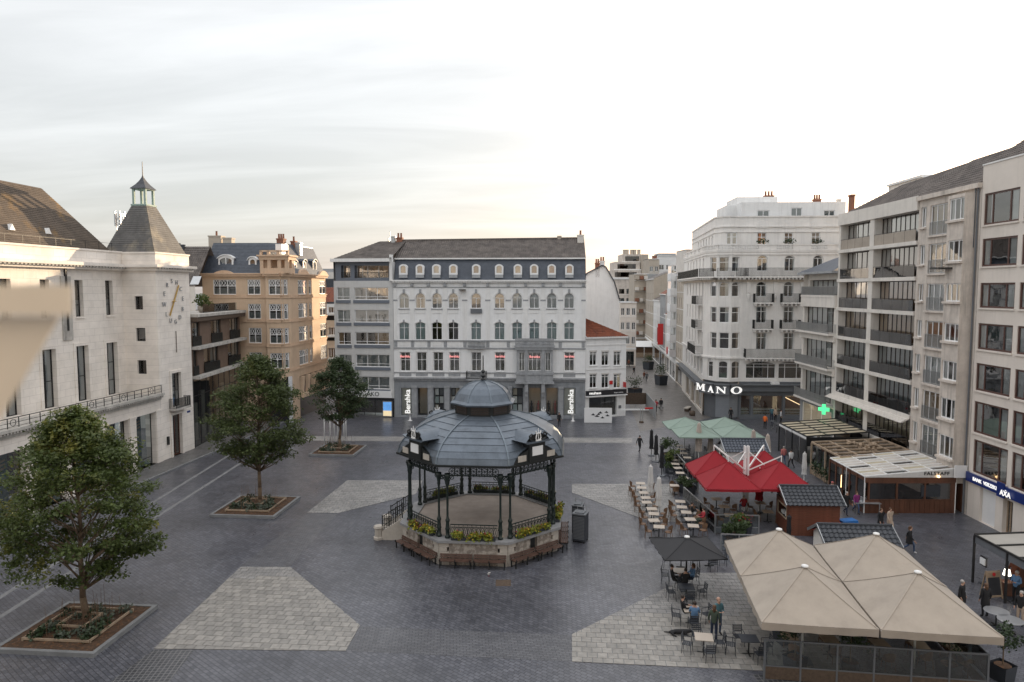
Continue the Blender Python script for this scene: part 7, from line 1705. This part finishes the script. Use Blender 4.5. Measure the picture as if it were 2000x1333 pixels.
row('the row under the red parasols', [(15.3,47.6),(15.4,49.6),(15.5,51.4)], SQ, 'wicker', 'the red terrace', td='wood'); row('the second row under the red parasols', [(18.3,48.6),(18.4,50.6)], SQ, 'wicker', 'the red terrace', td='wood')
row('the row inside the beige terrace', [(12.5,30.6),(14.4,30.3),(16.3,30.1),(18.2,29.8),(19.6,29.6)], SQ+PI/2, 'wicker', 'the beige terrace', td='wood'); row('the rear row inside the beige terrace', [(12.8,33.8),(15.0,33.5),(17.2,33.2),(19.2,32.9)], SQ+PI/2, 'wicker', 'the beige terrace', td='wood')
g = G(1317,966); table(g[0],g[1],SQ,'light','single small table with chairs between the two table rows','single tables'); chair(g[0],g[1]-.5,PI,'wicker','wicker chair pushed under the single table between rows','chairs of single tables'); chair(g[0],g[1]+.6,0,'wicker','wicker chair behind the single table between rows','chairs of single tables')
fg = [('the foremost table by the beige parasols',1374,1275,'light',((-.75,0,1.2),(.75,.1,-1.5),(.05,-.75,PI),(-.1,.8,0))),('the dark table right of the foremost one',1462,1278,'dark',((-.8,.05,1.3),(.8,0,-1.4),(.25,-.75,PI+.3),(-.2,.8,.1))),('the table of the seated couple',1350,1218,'light',((-.75,-.05,1.4),(.8,.1,-1.2),(-.1,-.75,PI),)),('the empty table behind the seated couple',1340,1172,'dark',((-.8,0,1.5),(.85,.1,-1.6),(.0,-.75,PI))),('the table under the black parasol',1328,1140,'light',((-.8,.1,1.4),(.8,0,-1.5),(-.2,-.8,PI))),('the rear table under the black parasol',1330,1108,'light',((-.85,0,1.4),(.85,0,-1.5))),('the table right of the black parasol',1385,1105,'dark',((-.8,0,1.4),(.8,.1,-1.5),(0,-.75,PI)))]
for nm, px, py, k, ch in fg:
    x, y = G(px,py); table(x, y, SQ+RN.uniform(-.1,.1), k, nm[4:]+', seen without a cloth', 'tables of the front terrace', .8, .75)
    for i, (dx, dy, r) in enumerate(ch): chair(x+dx, y+dy, r+RN.uniform(-.15,.15), 'metal', f'dark metal chair at {nm}, {("left","right","front","rear")[i]} side', 'chairs of the front terrace')
table(*G(1945,1222), 0, 'round', 'shiny round metal table right of the beige parasols, rear one', 'round metal tables', .55); table(*G(1972,1240), 0, 'round', 'shiny round metal table right of the beige parasols, front one', 'round metal tables', .55)
# glass screens
def screen(label, a, b, n, low, high, frame='steel', lowmat=None, grp=None):
    t = thing('glass_screen', label, 'screen', (a[0],a[1],0), math.atan2(b[1]-a[1],b[0]-a[0]), grp); L_ = math.hypot(b[0]-a[0],b[1]-a[1])
    for i in range(n):
        x0, x1 = L_*i/n, L_*(i+1)/n; MB().box(x0+.04,-.01,low,x1-.04,.01,high-.04).build('pane','glass_clear',t)
        MB().box(x0+.03,-.02,.05,x1-.03,.02,low-.03).build('lower_panel',lowmat or 'glass_clear',t)
    for i in range(n+1): MB().box(L_*i/n-.035,-.04,0,L_*i/n+.035,.04,high).build('post',frame,t)
    MB().bar((0,0,high),(L_,0,high),.06,.06).bar((0,0,low),(L_,0,low),.05,.05).build('rail',frame,t)
o_ = bo_+be1*.35+be2*.7; o2 = o_+be1*8.7
screen('long glazed screen with dark lower boards along the front of the beige terrace', tuple(o_), tuple(o2), 6, .62, 1.75, 'sign_grey', 'rust', 'terrace screens'); screen('glazed side screen at the right end of the beige terrace', tuple(o2), tuple(o2+be2*6), 4, .62, 1.75, 'sign_grey', 'rust', 'terrace screens')
screen('steel framed glass screen along the front of the red terrace', (13.7,45.9), (16.6,45.8), 3, .5, 1.35, 'steel', None, 'terrace screens'); screen('steel framed glass screen on the left flank of the red terrace', (13.2,52.5), (13.7,45.95), 4, .5, 1.35, 'steel', None, 'terrace screens'); screen('glass screen around the far terrace by the green parasols', (15.3,66), (15.1,55.5), 6, .4, 1.3, 'steel', None, 'terrace screens'); screen('low glass screen at the back of the black parasol terrace', (13.2,42.9), (17.6,42.5), 4, .4, 1.1, 'steel', None, 'terrace screens')
# potted plants
def pot(label, x, y, h, w, kind='olive', grp='potted plants', seed=0, square=True):
    rn = random.Random(seed+int(x*10)); t = thing('potted_tree', label, 'plant', (x,y,0), rn.random(), grp); hh = w*.95
    (MB().add([(a*w*.42,b*w*.42,0) for a,b in ((-1,-1),(1,-1),(1,1),(-1,1))]+[(a*w*.5,b*w*.5,hh) for a,b in ((-1,-1),(1,-1),(1,1),(-1,1))], [(3,2,1,0),(0,1,5,4),(1,2,6,5),(2,3,7,6),(3,0,4,7)]) if square else MB().lathe([(w*.36,0),(w*.5,hh*.6),(w*.47,hh)], (0,0,0), 14, cap=False)).build('pot','planter_dark',t)
    MB().lathe([(w*.44,hh-.06),(.01,hh-.04)], (0,0,0), 10, cap=False).build('soil','soil',t)
    if kind == 'olive':
        MB().path([(0,0,hh-.05),(.03,.02,hh+h*.25),(-.02,0,hh+h*.5),(.02,0,hh+h*.75)], [.035,.03,.025,.012], 6).build('trunk','bark',t); m = MB()
        for _ in range(9): c = (rn.gauss(0,.25)*h/1.2,rn.gauss(0,.25)*h/1.2,hh+h*rn.uniform(.45,1)); leafball(m, c, .25,.25,.22, 55, .11, rn, 0)
        m.build('foliage','leaf_dark',t)
    else:
        m = MB()
        for _ in range(8): c = (rn.gauss(0,.3)*w,rn.gauss(0,.3)*w,hh+h*rn.uniform(.1,.9)); leafball(m, c, .4*w,.4*w,.3*h, 60, .17, rn, 0)
        m.build('foliage', 'leaf3' if kind == 'bush' else 'leaf', t)
        if kind == 'flower':
            m = MB(); leafball(m, (0,0,hh+h*.6), w*.7,w*.7,h*.5, 60, .12, rn, .2); m.build('blossom','petal_red',t)
for i, (px, py, lab) in enumerate(((1552,1312,'potted olive tree before the left end of the beige terrace'),(1660,1322,'potted olive tree in a round tub before the beige terrace screen'),(1852,1326,'potted olive tree before the right part of the beige terrace screen'),(1957,1328,'potted olive tree at the right corner of the beige terrace'),(1530,1255,'dark potted olive tree behind the left corner of the beige parasols'))):
    x, y = G(px,py); pot(lab, x, y, 1.5, .75, 'olive', 'olive trees of the beige terrace', i, i != 1)
for i, (px, py, h, w, k, lab) in enumerate(((1303,905,1.3,1.0,'bush','bushy plant in a box left of the glass screen, rear'),(1312,915,.9,.8,'leaf','bushy plant in a box left of the glass screen, front'),(1308,925,.3,.6,'bush','small dark tub in front of the bushy plant boxes'),(1337,962,.5,.8,'bush','round green plant at the corner of the red terrace'),(1348,965,.4,.7,'bush','second round green plant at the corner of the red terrace'),(1452,1048,.6,.9,'flower','planter of red flowers before the red terrace screen'),(1440,1062,.6,.8,'bush','leafy plant behind the black parasol'),(1424,1066,.7,.6,'bush','spiky plant behind the black parasol'))):
    x, y = G(px,py); pot(lab, x, y, h, w, k, 'terrace plants', i+20)
for i, (px, py, h, w, lab) in enumerate(((1240,778,1.7,1.6,'tub with arching shrub in the shopping street, nearest on the left'),(1291,752,1.9,1.7,'tub with wide shrub in the middle of the shopping street'),(1266,722,2.0,1.7,'farther tub with round shrub in the shopping street'))):
    x, y = G(px,py); pot(lab, x, y, h, w, 'bush', 'shrub tubs in the street', i+40)
# ------------------------------------------------------------------ street things
def sheetobj(name, label, cat, a, b, z0, z1, mat, th=.05, legs=True):
    t = thing(name, label, cat, (a[0],a[1],0), math.atan2(b[1]-a[1],b[0]-a[0])); L_ = math.hypot(b[0]-a[0],b[1]-a[1]); MB().box(0,-th/2,z0,L_,th/2,z1).build('panel',mat,t)
    if legs:
        for x in (.1,L_/2,L_-.1): MB().box(x-.03,-.3,0,x+.03,.3,.05).box(x-.025,.03,0,x+.025,.08,z1).build('foot','steel',t)
    return t, L_
t, L_ = sheetobj('hoarding', 'white hoarding panel printed with black birds before the small white shop', 'panel', G(1141,826.5), G(1195,827), .05, 1.9, 'sign_white')
for x, z, s in ((.32,.55,.3),(.46,.45,.34),(.58,.68,.3),(.52,.58,.22),(.8,.72,.26),(.84,.5,.28),(.66,.36,.26)):
    x *= L_; z = z*1.9; m = MB().add([(x-s,-.03,z-.05),(x-s*.3,-.03,z+.08),(x,-.03,z+.2*s/.3),(x+s*.3,-.03,z+.08),(x+s,-.03,z-.06),(x,-.03,z-.1)], [(5,4,3,2,1,0)]); m.build('bird_print','sign_dark',t)
t, L_ = sheetobj('mesh_fence', 'dark mesh covered site fence across the mouth of the shopping street', 'fence', G(1221,797), G(1262,797), .5, 2.1, 'rust'); t, L_ = sheetobj('mesh_fence', 'grey mesh fence panel turned side-on at the mouth of the shopping street', 'fence', G(1262,797), G(1280,820), .1, 2.1, 'greywall')
x, y = G(1251,826); t = thing('road_barrier', 'red and white barrier boom on a post in front of the site fence', 'barrier', (x,y,0)); MB().tube((0,0,0),(0,0,1.9),.04).build('post','steel',t); MB().tube((.25,0,0),(.25,0,1.9),.04).build('post','steel',t); MB().lathe([(.28,0),(.28,.18),(.2,.22)],(.1,0,0),12).build('base','rust',t); MB().bar((-2.2,2.0,1.3),(1.4,2.0,1.3),.12,.18).build('boom','sign_white',t); MB().bar((.9,1.95,1.45),(1.9,1.95,1.5),.12,.2).build('boom_end','sign_red',t)
x, y = G(1343,803); t = thing('street_bench', 'pale stone slab bench beside the MANO shop', 'bench', (x,y,0), rad(60)); MB().box(-.9,-.3,.4,.9,.3,.52).build('seat','stoneblock',t); MB().box(-.7,-.25,0,-.4,.25,.4).build('leg','rust',t); MB().box(.4,-.25,0,.7,.25,.4).build('leg','rust',t)
x, y = G(1352,812); tag(MB().lathe([(.35,0),(.4,.3),(.35,.6),(.2,.65)],(0,0,0),12).build('bollard','rust',None,True,(x,y,0)),'squat round dark bollard at the corner of the MANO shop','bollard')
for px, py, lab in ((801,822,'small white pillar stand left of the shop building door'),(1119,823,'small white pillar stand before the right Bershka panel')):
    x, y = G(px,py); t = thing('info_stand', lab, 'stand', (x,y,0), 0, 'white stands'); MB().lathe([(.3,0),(.28,.05),(.12,.1),(.1,.75),(.2,.8)],(0,0,0),12).build('column','sign_white',t,True); MB().box(-.28,-.28,.8,.28,.28,.9).build('top','steel',t)
# white market tent far up the street
x, y = G(1256,697); t = thing('market_tent', 'white framed tent stall in the middle of the shopping street', 'stall', (x,y,0), SQ)
for a in (-1,1):
    MB().add([(-3,a*2.4,2.6),(3,a*2.4,2.6),(3,0,3.9),(-3,0,3.9)], [(0,1,2,3)]).build('roof','whitepaint',t)
    for b in (-1,0,1): MB().box(b*2.9-.06,a*2.35-.06,0,b*2.9+.06,a*2.35+.06,2.6).build('post','whitepaint',t)
MB().box(-2.8,-2,0,2.8,2,1.1).build('counter','palewood',t); MB().box(-2.6,-1.5,1.1,2.6,1.8,2.3).build('goods','wicker',t)
for i, (px, py, s, m, lab) in enumerate(((1238,690,2.2,'canvas_green','low green awning stall on the left far up the street'),(1275,694,2.5,'rust','dark stall roof right of the white tent'),(1247,680,2.4,'palewood','tan roofed stall behind the white tent'))):
    x, y = G(px,py); t = thing('market_stall', lab, 'stall', (x,y,0), SQ+.2*i, 'stalls up the street'); MB().prism([(-s,2.4),(s,2.4),(0,3.2)],-s,s).build('roof',m,t); MB().box(-s*.8,-s*.8,0,s*.8,s*.8,1.2).build('counter','darkwood',t)
    for a in (-1,1):
        for b in (-1,1): MB().box(a*s*.9-.05,b*s*.9-.05,0,a*s*.9+.05,b*s*.9+.05,2.4).build('post','ironblack',t)
# serving table with crates by the brown pavilion
x, y = G(1692,1002); t = thing('serving_table', 'metal serving table beside the brown pavilion', 'table', (x,y,0), -.1); MB().box(-.9,-.35,.78,.9,.35,.83).build('top','stainless',t)
for a in (-.8,.8):
    for b in (-.28,.28): MB().box(a-.03,b-.03,0,a+.03,b+.03,.78).build('leg','steel',t)
for px, py, dz, dm, mat, nm, lab, cat in ((1688,1000,.83,(.5,.3,.25),'stainless','steel_tray','steel tray on the serving table','tray'),(1736,995,0,(.7,.6,.75),'crate_yellow','yellow_crate','bright yellow crate beside the serving table','crate'),(1752,992,0,(.55,.6,1.3),'sign_red','red_cooler','red drinks cooler by the brown pavilion wall','cooler')):
    x, y = G(px,py); w_, d_, h_ = dm; tag(MB().box(-w_/2,-d_/2,0,w_/2,d_/2,h_).box(-w_/2-.03,-d_/2-.03,h_,w_/2+.03,d_/2+.03,h_+.06).build(nm,mat,None,False,(x,y,dz)),lab,cat)
x, y = G(1757,1000); tag(MB().lathe([(.16,0),(.18,.6),(.06,.7),(.05,.8)],(0,0,0),12).build('gas_bottle','stainless',None,True,(x,y,0)),'upright grey gas bottle beside the red cooler','bottle')
x, y = G(1655,1036); tag(MB().box(-.7,-.4,0,.7,.4,.55).box(-.6,-.35,.55,.55,.3,.75).build('blue_tarpaulin','cloth_blue',None,False,(x,y,0),.2),'bright blue covered box right of the brown hut','box')
for px, py, lab in ((1605,1034,'red cushion bench top before the brown hut, left one'),(1628,1036,'red cushion bench top before the brown hut, right one'),(1652,1022,'red cushion behind the blue covered box')):
    x, y = G(px,py,.6); t = thing('red_bench', lab, 'bench', (x,y,0), .1, 'red cushioned benches'); MB().box(-.5,-.25,.5,.5,.25,.62).build('cushion','sign_red',t); MB().box(-.45,-.2,0,.45,.2,.5).build('frame','planter_dark',t)
x, y = G(1590,1040); t = thing('round_table', 'round wooden table before the brown hut', 'table', (x,y,0)); MB().lathe([(.5,.72),(.5,.76)],(0,0,0),20).build('top','wicker',t); MB().tube((0,0,0),(0,0,.72),.05).build('column','ironblack',t)
x, y = G(1936,1166); t = thing('chalkboard', 'wooden A-frame chalkboard before the dark awning terrace', 'sign', (x,y,0), .15)
for s in (-1,1): MB().bar((-.4,s*.3,0),(-.4,0,1.45),.07,.04).bar((.4,s*.3,0),(.4,0,1.45),.07,.04).bar((-.4,s*.06,1.25),(.4,s*.06,1.25),.3,.04,up=(0,1,0)).bar((-.4,s*.28,.15),(.4,s*.28,.15),.1,.04,up=(0,1,0)).build('frame','palewood',t)
MB().add([(-.36,-.27,.2),(.36,-.27,.2),(.36,-.07,1.15),(-.36,-.07,1.15)],[(0,1,2,3)]).build('board','sign_dark',t); MB().lathe([(.1,0),(.1,.01)],(0,0,0),10).build('emblem','sign_red',t).matrix_local = Matrix.Translation((0,-.1,1.28)) @ Matrix.Rotation(rad(80),4,'X')
# bicycles
def bike(px, py, rz, lab, col):
    x, y = G(px,py); t = thing('bicycle', lab, 'bicycle', (x,y,0), rz, 'bicycles parked by the black pavilion')
    for wx in (-.52,.52):
        tr = MB(); sp_ = MB()
        for q in range(20): a0, a1 = q*PI/10, (q+1)*PI/10; tr.bar((wx+.33*math.cos(a0),0,.34+.33*math.sin(a0)),(wx+.33*math.cos(a1),0,.34+.33*math.sin(a1)),.035,.035,up=(0,1,0))
        for q in range(8): a0 = q*PI/8; sp_.bar((wx-.31*math.cos(a0),0,.34-.31*math.sin(a0)),(wx+.31*math.cos(a0),0,.34+.31*math.sin(a0)),.006)
        w_ = tr.build('wheel','rubber',t); ob('spokes', sp_.mesh('spokes','steel'), w_)
    MB().tube((-.52,0,.34),(-.15,0,.32),.016).tube((-.15,0,.32),(-.28,0,.85),.018).tube((-.15,0,.32),(.38,0,.78),.02).tube((-.25,0,.75),(.36,0,.84),.018).tube((.36,0,.88),(.52,0,.34),.018).tube((-.52,0,.34),(-.26,0,.76),.012).build('frame',col,t)
    MB().tube((.36,0,.85),(.34,0,1.0),.015).tube((.34,-.28,1.02),(.34,.28,1.02),.014).build('handlebar','steel',t); MB().prism([(-.42,.88),(-.14,.88),(-.16,.93),(-.42,.95)],-.07,.07).build('saddle','rubber',t)
for i, (px, py, r, c, l) in enumerate(((1508,840,1.0,'c_navy','dark blue bicycle parked nearest the orange jacket'),(1517,845,1.15,'c_grey','grey bicycle second in the parked row by the pavilion'),(1526,851,.95,'c_red','red framed bicycle third in the parked row by the pavilion'),(1532,858,1.1,'c_black','black bicycle at the near end of the parked row'))): bike(px,py,r,l,c)
# pigeon and dog
x, y = G(955,1126); t = thing('pigeon', 'grey pigeon walking on the paving before the bandstand', 'bird', (x,y,0), .6); m = MB()
m.lathe([(.01,0),(.05,.05),(.075,.13),(.07,.2),(.035,.27),(.035,.3),(.03,.34),(.005,.36)],(0,0,0),8); 
body = m.build('body','slatsw',t,True); body.rotation_euler = (rad(50),0,0); body.location = (0,.12,.06); MB().tube((-.02,0,0),(-.02,.02,.08),.006).tube((.02,0,0),(.02,.02,.08),.006).build('legs','sign_red',t)
# ------------------------------------------------------------------ people
PEOPLE = []
def person(label, px, py, rz, pose='stand', top='c_black', leg='c_jean', hair='hair_dark', h=1.72, shoe='c_black', coat=False, sleeves=True, at=None, seat=.46, phase=1, hold=None):
    x, y = at or G(px,py); s = h/1.72; J = {}; bones = []; 
    def j(n, p, r): J[n] = (Vector(p)*s, r if isinstance(r,tuple) else (r,r))
    bulk = 1.18 if coat else 1.06
    pz, py_ = (.95, 0) if pose != 'sit' else (seat+.13, 0)
    j('pelvis',(0,py_,pz),(.155*bulk,.12*bulk)); lean = -.04 if pose == 'walk' else (.04 if pose == 'sit' else 0)
    j('spine',(0,py_+lean*.4,pz+.2),(.14*bulk,.105*bulk)); j('chest',(0,py_+lean,pz+.42),(.165*bulk,.115*bulk)); j('neck',(0,py_+lean*1.1-.01,pz+.56),(.055,.055)); j('head',(0,py_+lean-.03,pz+.655),(.072,.088)); j('crown',(0,py_+lean-.015,pz+.745),(.066,.08)); j('nose',(0,py_+lean-.125,pz+.65),(.014,.014))
    bones += [('pelvis','spine','top'),('spine','chest','top'),('chest','neck','skin'),('neck','head','skin'),('head','crown','skin'),('head','nose','skin')]
    for sd, sg in (('l',-1),('r',1)):
        sw = (phase*sg if pose == 'walk' else 0)
        j('sh'+sd,(sg*.175,py_+lean,pz+.47),.062*bulk)
        if pose == 'sit': e, w, p_ = (sg*.25,-.06,pz+.22), (sg*.17,-.30,pz+.2), (sg*.14,-.38,pz+.2)
        elif hold == 'front': e, w, p_ = (sg*.24,.0,pz+.2), (sg*.12,-.24,pz+.22), (sg*.08,-.3,pz+.24)
        else: e, w, p_ = (sg*.245,.03+.12*sw,pz+.2), (sg*.255,-.05+.26*sw,pz-.03), (sg*.25,-.08+.29*sw,pz-.1)
        j('el'+sd,e,.047*bulk); j('wr'+sd,w,.034); j('pa'+sd,p_,(.036,.026)); bones += [('chest','sh'+sd,'top'),('sh'+sd,'el'+sd,'top'),('el'+sd,'wr'+sd,'top' if sleeves else 'skin'),('wr'+sd,'pa'+sd,'skin')]
        d = (Vector(p_)-Vector(w)).normalized(); lat = Vector((sg*.3,.95,0)) if pose != 'sit' and hold is None else Vector((1,0,0))
        for q in range(4):
            o = Vector(p_)+d*.035+lat*(q-1.5)*.02; l_ = (.06,.075,.07,.05)[q]; j(f'f{sd}{q}a',o,.0105); j(f'f{sd}{q}b',o+d*l_+Vector((0,-.012,0)),.009); bones += [('pa'+sd,f'f{sd}{q}a','skin'),(f'f{sd}{q}a',f'f{sd}{q}b','skin')]
        o = Vector(p_)-d*.02; j('th'+sd,o+lat*-.045+d*.03,.011); bones.append(('pa'+sd,'th'+sd,'skin'))
        if pose == 'sit': hp, kn, an, to = (sg*.1,-.05,pz-.03), (sg*.12,-.46,pz-.02), (sg*.12,-.44,.09), (sg*.13,-.6,.04)
        elif pose == 'walk': hp, kn, an, to = (sg*.09,0,.9), (sg*.095,-.12-.14*sw,.52), (sg*.09,.03-.30*sw+(.12 if sw < 0 else 0),.09+(.1 if sw < 0 else 0)), (sg*.1,-.14-.30*sw+(.12 if sw < 0 else 0),.045+(.03 if sw < 0 else 0))
        else: hp, kn, an, to = (sg*.09,0,.9), (sg*.105,-.02,.5), (sg*.11,.02,.09), (sg*.13,-.15,.04)
        j('hp'+sd,hp,.1); j('kn'+sd,kn,.066); j('an'+sd,an,.045); j('to'+sd,to,(.045,.035)); bones += [('pelvis','hp'+sd,'leg'),('hp'+sd,'kn'+sd,'leg'),('kn'+sd,'an'+sd,'leg'),('an'+sd,'to'+sd,'shoe')]
    names = list(J); me = D.meshes.new('body'); me.from_pydata([J[n][0] for n in names], [(names.index(a),names.index(b)) for a,b,_ in bones], [])
    o = D.objects.new('tmp_body', me); COL.objects.link(o); md = o.modifiers.new('s','SKIN'); md.use_smooth_shade = True
    for i, n in enumerate(names):
        v = me.skin_vertices[0].data[i]; v.radius = (J[n][1][0]*s, J[n][1][1]*s); v.use_root = n == 'pelvis'
    sb_ = o.modifiers.new('u','SUBSURF'); sb_.levels = 1; sb_.render_levels = 1
    T = thing('person', label, 'person', (x,y,0), rz, 'people in the square')
    PEOPLE.append((o, T, J, bones, dict(top=top,leg=leg,skin='skin',shoe=shoe)))
    hc = J['crown'][0]+Vector((0,.015,-.05))*s; hr = MB(); n = 10
    for k in range(5):
        a0 = k*PI/10+.02
        for i in range(n): pass
    prof = [(.089,-.045),(.095,.0),(.088,.05),(.062,.085),(.02,.1)]
    if hair:
        hr.lathe([(r*s,z*s) for r,z in prof], (hc.x,hc.y+.012*s,hc.z+.012*s), 10)
        if hair == 'hair_brown': hr.lathe([(.03*s,-.26*s),(.075*s,-.16*s),(.085*s,-.03*s),(.05*s,.03*s)], (hc.x,hc.y+.045*s,hc.z), 10)
        hr.build('hair', hair, T, True)
    ey = MB()
    for sg in (-1,1): ey.lathe([(.002,-.009),(.01,0),(.002,.009)], (J['head'][0].x+sg*.03*s,J['head'][0].y-.083*s,J['head'][0].z+.015*s), 6)
    ey.build('eyes','hair_dark',T)
    if coat and pose != 'sit': MB().lathe([(.2*s,.62*s),(.19*s,.8*s),(.175*s,1.0*s),(.16*s,1.12*s)], (0,0,0), 12, cap=False).build('coat_skirt', top, T, True)
    return T
W, S_, SI = 'walk','stand','sit'
person('man in black walking alone left of the closed black parasols',1249,884,2.6,W,'c_black','c_black')
person('man in black standing before the right Bershka panel',1092,834,.4,S_,'c_black','c_black')
person('person in red top walking up the street beside the pram',1281,806,3.0,W,'c_red','c_black',phase=-1); person('person in dark clothes pushing a pram up the street',1291,803,3.0,W,'c_black','c_grey',hold='front')
x, y = G(1291,800); t = thing('pram', 'dark pram pushed up the street', 'pram', (x+.1,y+.75,0), .1); MB().lathe([(.2,.5),(.34,.62),(.36,.85),(.2,1.05)],(0,0,0),10).build('hood','c_grey',t,True); MB().bar((0,-.7,1.0),(0,-.2,.6),.04).bar((-.2,-.2,.2),(.2,.4,.6),.03).bar((.2,-.2,.2),(-.2,.4,.6),.03).build('frame','steel',t)
for a in (-.25,.25):
    for b in (-.25,.3): MB().tube((a-.02,b,.12),(a+.02,b,.12),.12,.12,10).build('wheel','rubber',t)
person('dark figure walking on the left of the shopping street',1238,733,.2,W,'c_black','c_black'); person('figure in dark red walking in the street, left of a pair',1258,744,.1,W,'c_brown','c_black'); person('figure in grey walking in the street, right of a pair',1263,746,.1,W,'c_grey','c_black',phase=-1)
person('shopper in dark clothes by the red round sign, left one',1317,740,2.9,S_,'c_black','c_black'); person('shopper in dark clothes by the red round sign, right one',1322,742,.2,S_,'c_black','c_navy'); person('distant dark figure far up the street',1231,704,.1,W,'c_black','c_black'); person('distant figure in brown up the street near the tent',1228,718,.1,W,'c_brown','c_black')
person('man in red shirt walking away past the black pavilion',1530,908,PI-.2,W,'c_pink','c_jean','hair_grey'); person('person in pale jacket beside the man in red shirt',1545,915,PI+.1,W,'c_white','c_black')
person('man in black jacket walking by the brown pavilion',1652,1006,.1,W,'c_black','c_navy','hair_grey',phase=-1,coat=True); person('woman in purple top and jeans walking by the brown pavilion',1672,1003,-.1,W,'c_purple','c_jean','hair_brown',1.62)
person('man in black sweater and brown trousers walking behind the dark roofed hut',1719,1042,.1,W,'c_black','c_brown','hair_brown',coat=True); person('woman in long beige coat beside the man in black sweater',1737,1038,.1,W,'c_beige','c_beige','hair_brown',1.62,coat=True)
person('striding person in dark coat and jeans on the open paving at right',1775,1080,.9,W,'c_black','c_jean','hair_brown',1.7,'c_white',True)
person('grey haired man in black partly hidden by the beige parasol edge',1877,1198,.6,S_,'c_black','c_black','hair_grey',coat=True); person('man in long black coat standing before the chalkboard',1923,1206,PI,S_,'c_black','c_black','hair_brown',1.75,coat=True)
person('person in light blue jumper standing at the awning terrace',1983,1178,-1.2,S_,'c_blue','c_black','hair_grey',hold='front',sleeves=True); person('person in pale trousers bending by the round metal tables',1992,1222,-1.0,S_,'c_black','c_beige','hair_grey'); person('man with brown hair behind the light blue jumper',1979,1152,-.9,S_,'c_brown','c_black','hair_brown')
person('bald man in teal shirt standing behind the standing woman',1402,1240,.2,S_,'c_teal','c_jean','skin',1.8,hold='front'); person('woman with brown hair and dark top standing at the foremost tables',1394,1252,2.6,S_,'c_green','c_navy','hair_brown',1.72)
def sit(lab, px, py, rz, **k): person(lab, px, py, rz, SI, **k)
sit('seated customer in black at the left under the black parasol',1313,1150,1.5,top='c_black',leg='c_black'); sit('seated customer with black jacket facing away under the black parasol',1338,1158,PI,top='c_black',leg='c_black'); sit('seated man in light blue shirt under the black parasol',1352,1148,-1.5,top='c_blue',leg='c_navy',hair='hair_brown'); sit('seated man in denim shirt at the couple table',1356,1228,PI-.3,top='c_blue',leg='c_black'); sit('seated customer in black beside the denim shirt',1334,1215,1.6,top='c_black',leg='c_black')
sit('seated customer in black at the short table row',1352,1018,1.5,top='c_black',leg='c_white'); sit('seated customer in red and blue under the red parasols',1452,1003,PI,top='c_red',leg='c_jean',hair='hair_grey'); sit('seated customer in red at the short table row',1373,1030,-1.5,top='c_red',leg='c_green')
person('cyclist in bright orange jacket by the parked bicycles',1494,838,2.4,S_,'c_orange','c_black'); person('person in beige by the parked bicycles',1514,824,.3,S_,'c_beige','c_black'); person('person in grey blue by the shop window near the bicycles',1507,822,2.8,S_,'c_teal','c_navy'); person('person in white by the parked bicycles',1525,828,1.0,S_,'c_white','c_black'); person('person in dark clothes at the MANO shutter',1427,823,2.9,S_,'c_black','c_black')
sit('seated customer with pink headscarf in black behind the brown hut',1625,974,2.5,top='c_black',leg='c_black',hair='c_pink')
x, y = G(1325,1240); t = thing('dog', 'black dog lying on the paving by the seated couple', 'dog', (x,y,0), -.1)
me = D.meshes.new('dogsk'); DV = [((.0,0,.16),.12),((.3,0,.17),.13),((-.28,0,.15),.11),((.45,-.02,.22),.08),((.58,-.06,.24),.07),((.7,-.1,.21),.035),((.35,-.18,.06),.04),((.55,-.22,.03),.03),((.35,.15,.05),.04),((.52,.2,.03),.03),((-.3,-.2,.08),.06),((-.1,-.28,.03),.03),((-.3,.18,.07),.06),((-.12,.24,.03),.03),((-.45,.05,.08),.03),((-.68,.16,.03),.02),((.55,-.13,.31),.02),((.55,.01,.31),.02)]
me.from_pydata([p for p,_ in DV], [(0,1),(0,2),(1,3),(3,4),(4,5),(1,6),(6,7),(1,8),(8,9),(2,10),(10,11),(2,12),(12,13),(2,14),(14,15),(4,16),(4,17)], []); o = D.objects.new('tmp_body', me); COL.objects.link(o); o.modifiers.new('s','SKIN').use_smooth_shade = True
for i, (p, r) in enumerate(DV): v = me.skin_vertices[0].data[i]; v.radius = (r,r); v.use_root = i == 0
q_ = o.modifiers.new('u','SUBSURF'); q_.levels = q_.render_levels = 1
PEOPLE.append((o, t, None, None, None))
bpy.context.view_layer.update(); dg = bpy.context.evaluated_depsgraph_get()
def segd(p, a, b):
    d = b-a; k = max(0,min(1,(p-a).dot(d)/max(1e-9,d.dot(d)))); return (p-a-d*k).length
for o, T, J, bones, mats in PEOPLE:
    me = D.meshes.new_from_object(o.evaluated_get(dg)); me.name = 'body'; me.materials.clear()
    if J is None: me.materials.append(M_('c_black'))
    else:
        order = ['top','leg','skin','shoe']
        for k in order: me.materials.append(M_(mats[k]))
        for p in me.polygons:
            c = p.center; best = min(bones, key=lambda b: segd(c, J[b[0]][0], J[b[1]][0])-.5*min(J[b[0]][1][0],J[b[1]][1][0])); p.material_index = order.index(best[2])
    me.polygons.foreach_set('use_smooth', [True]*len(me.polygons)); ob('body', me, T)
for o, *_ in PEOPLE: D.objects.remove(o)
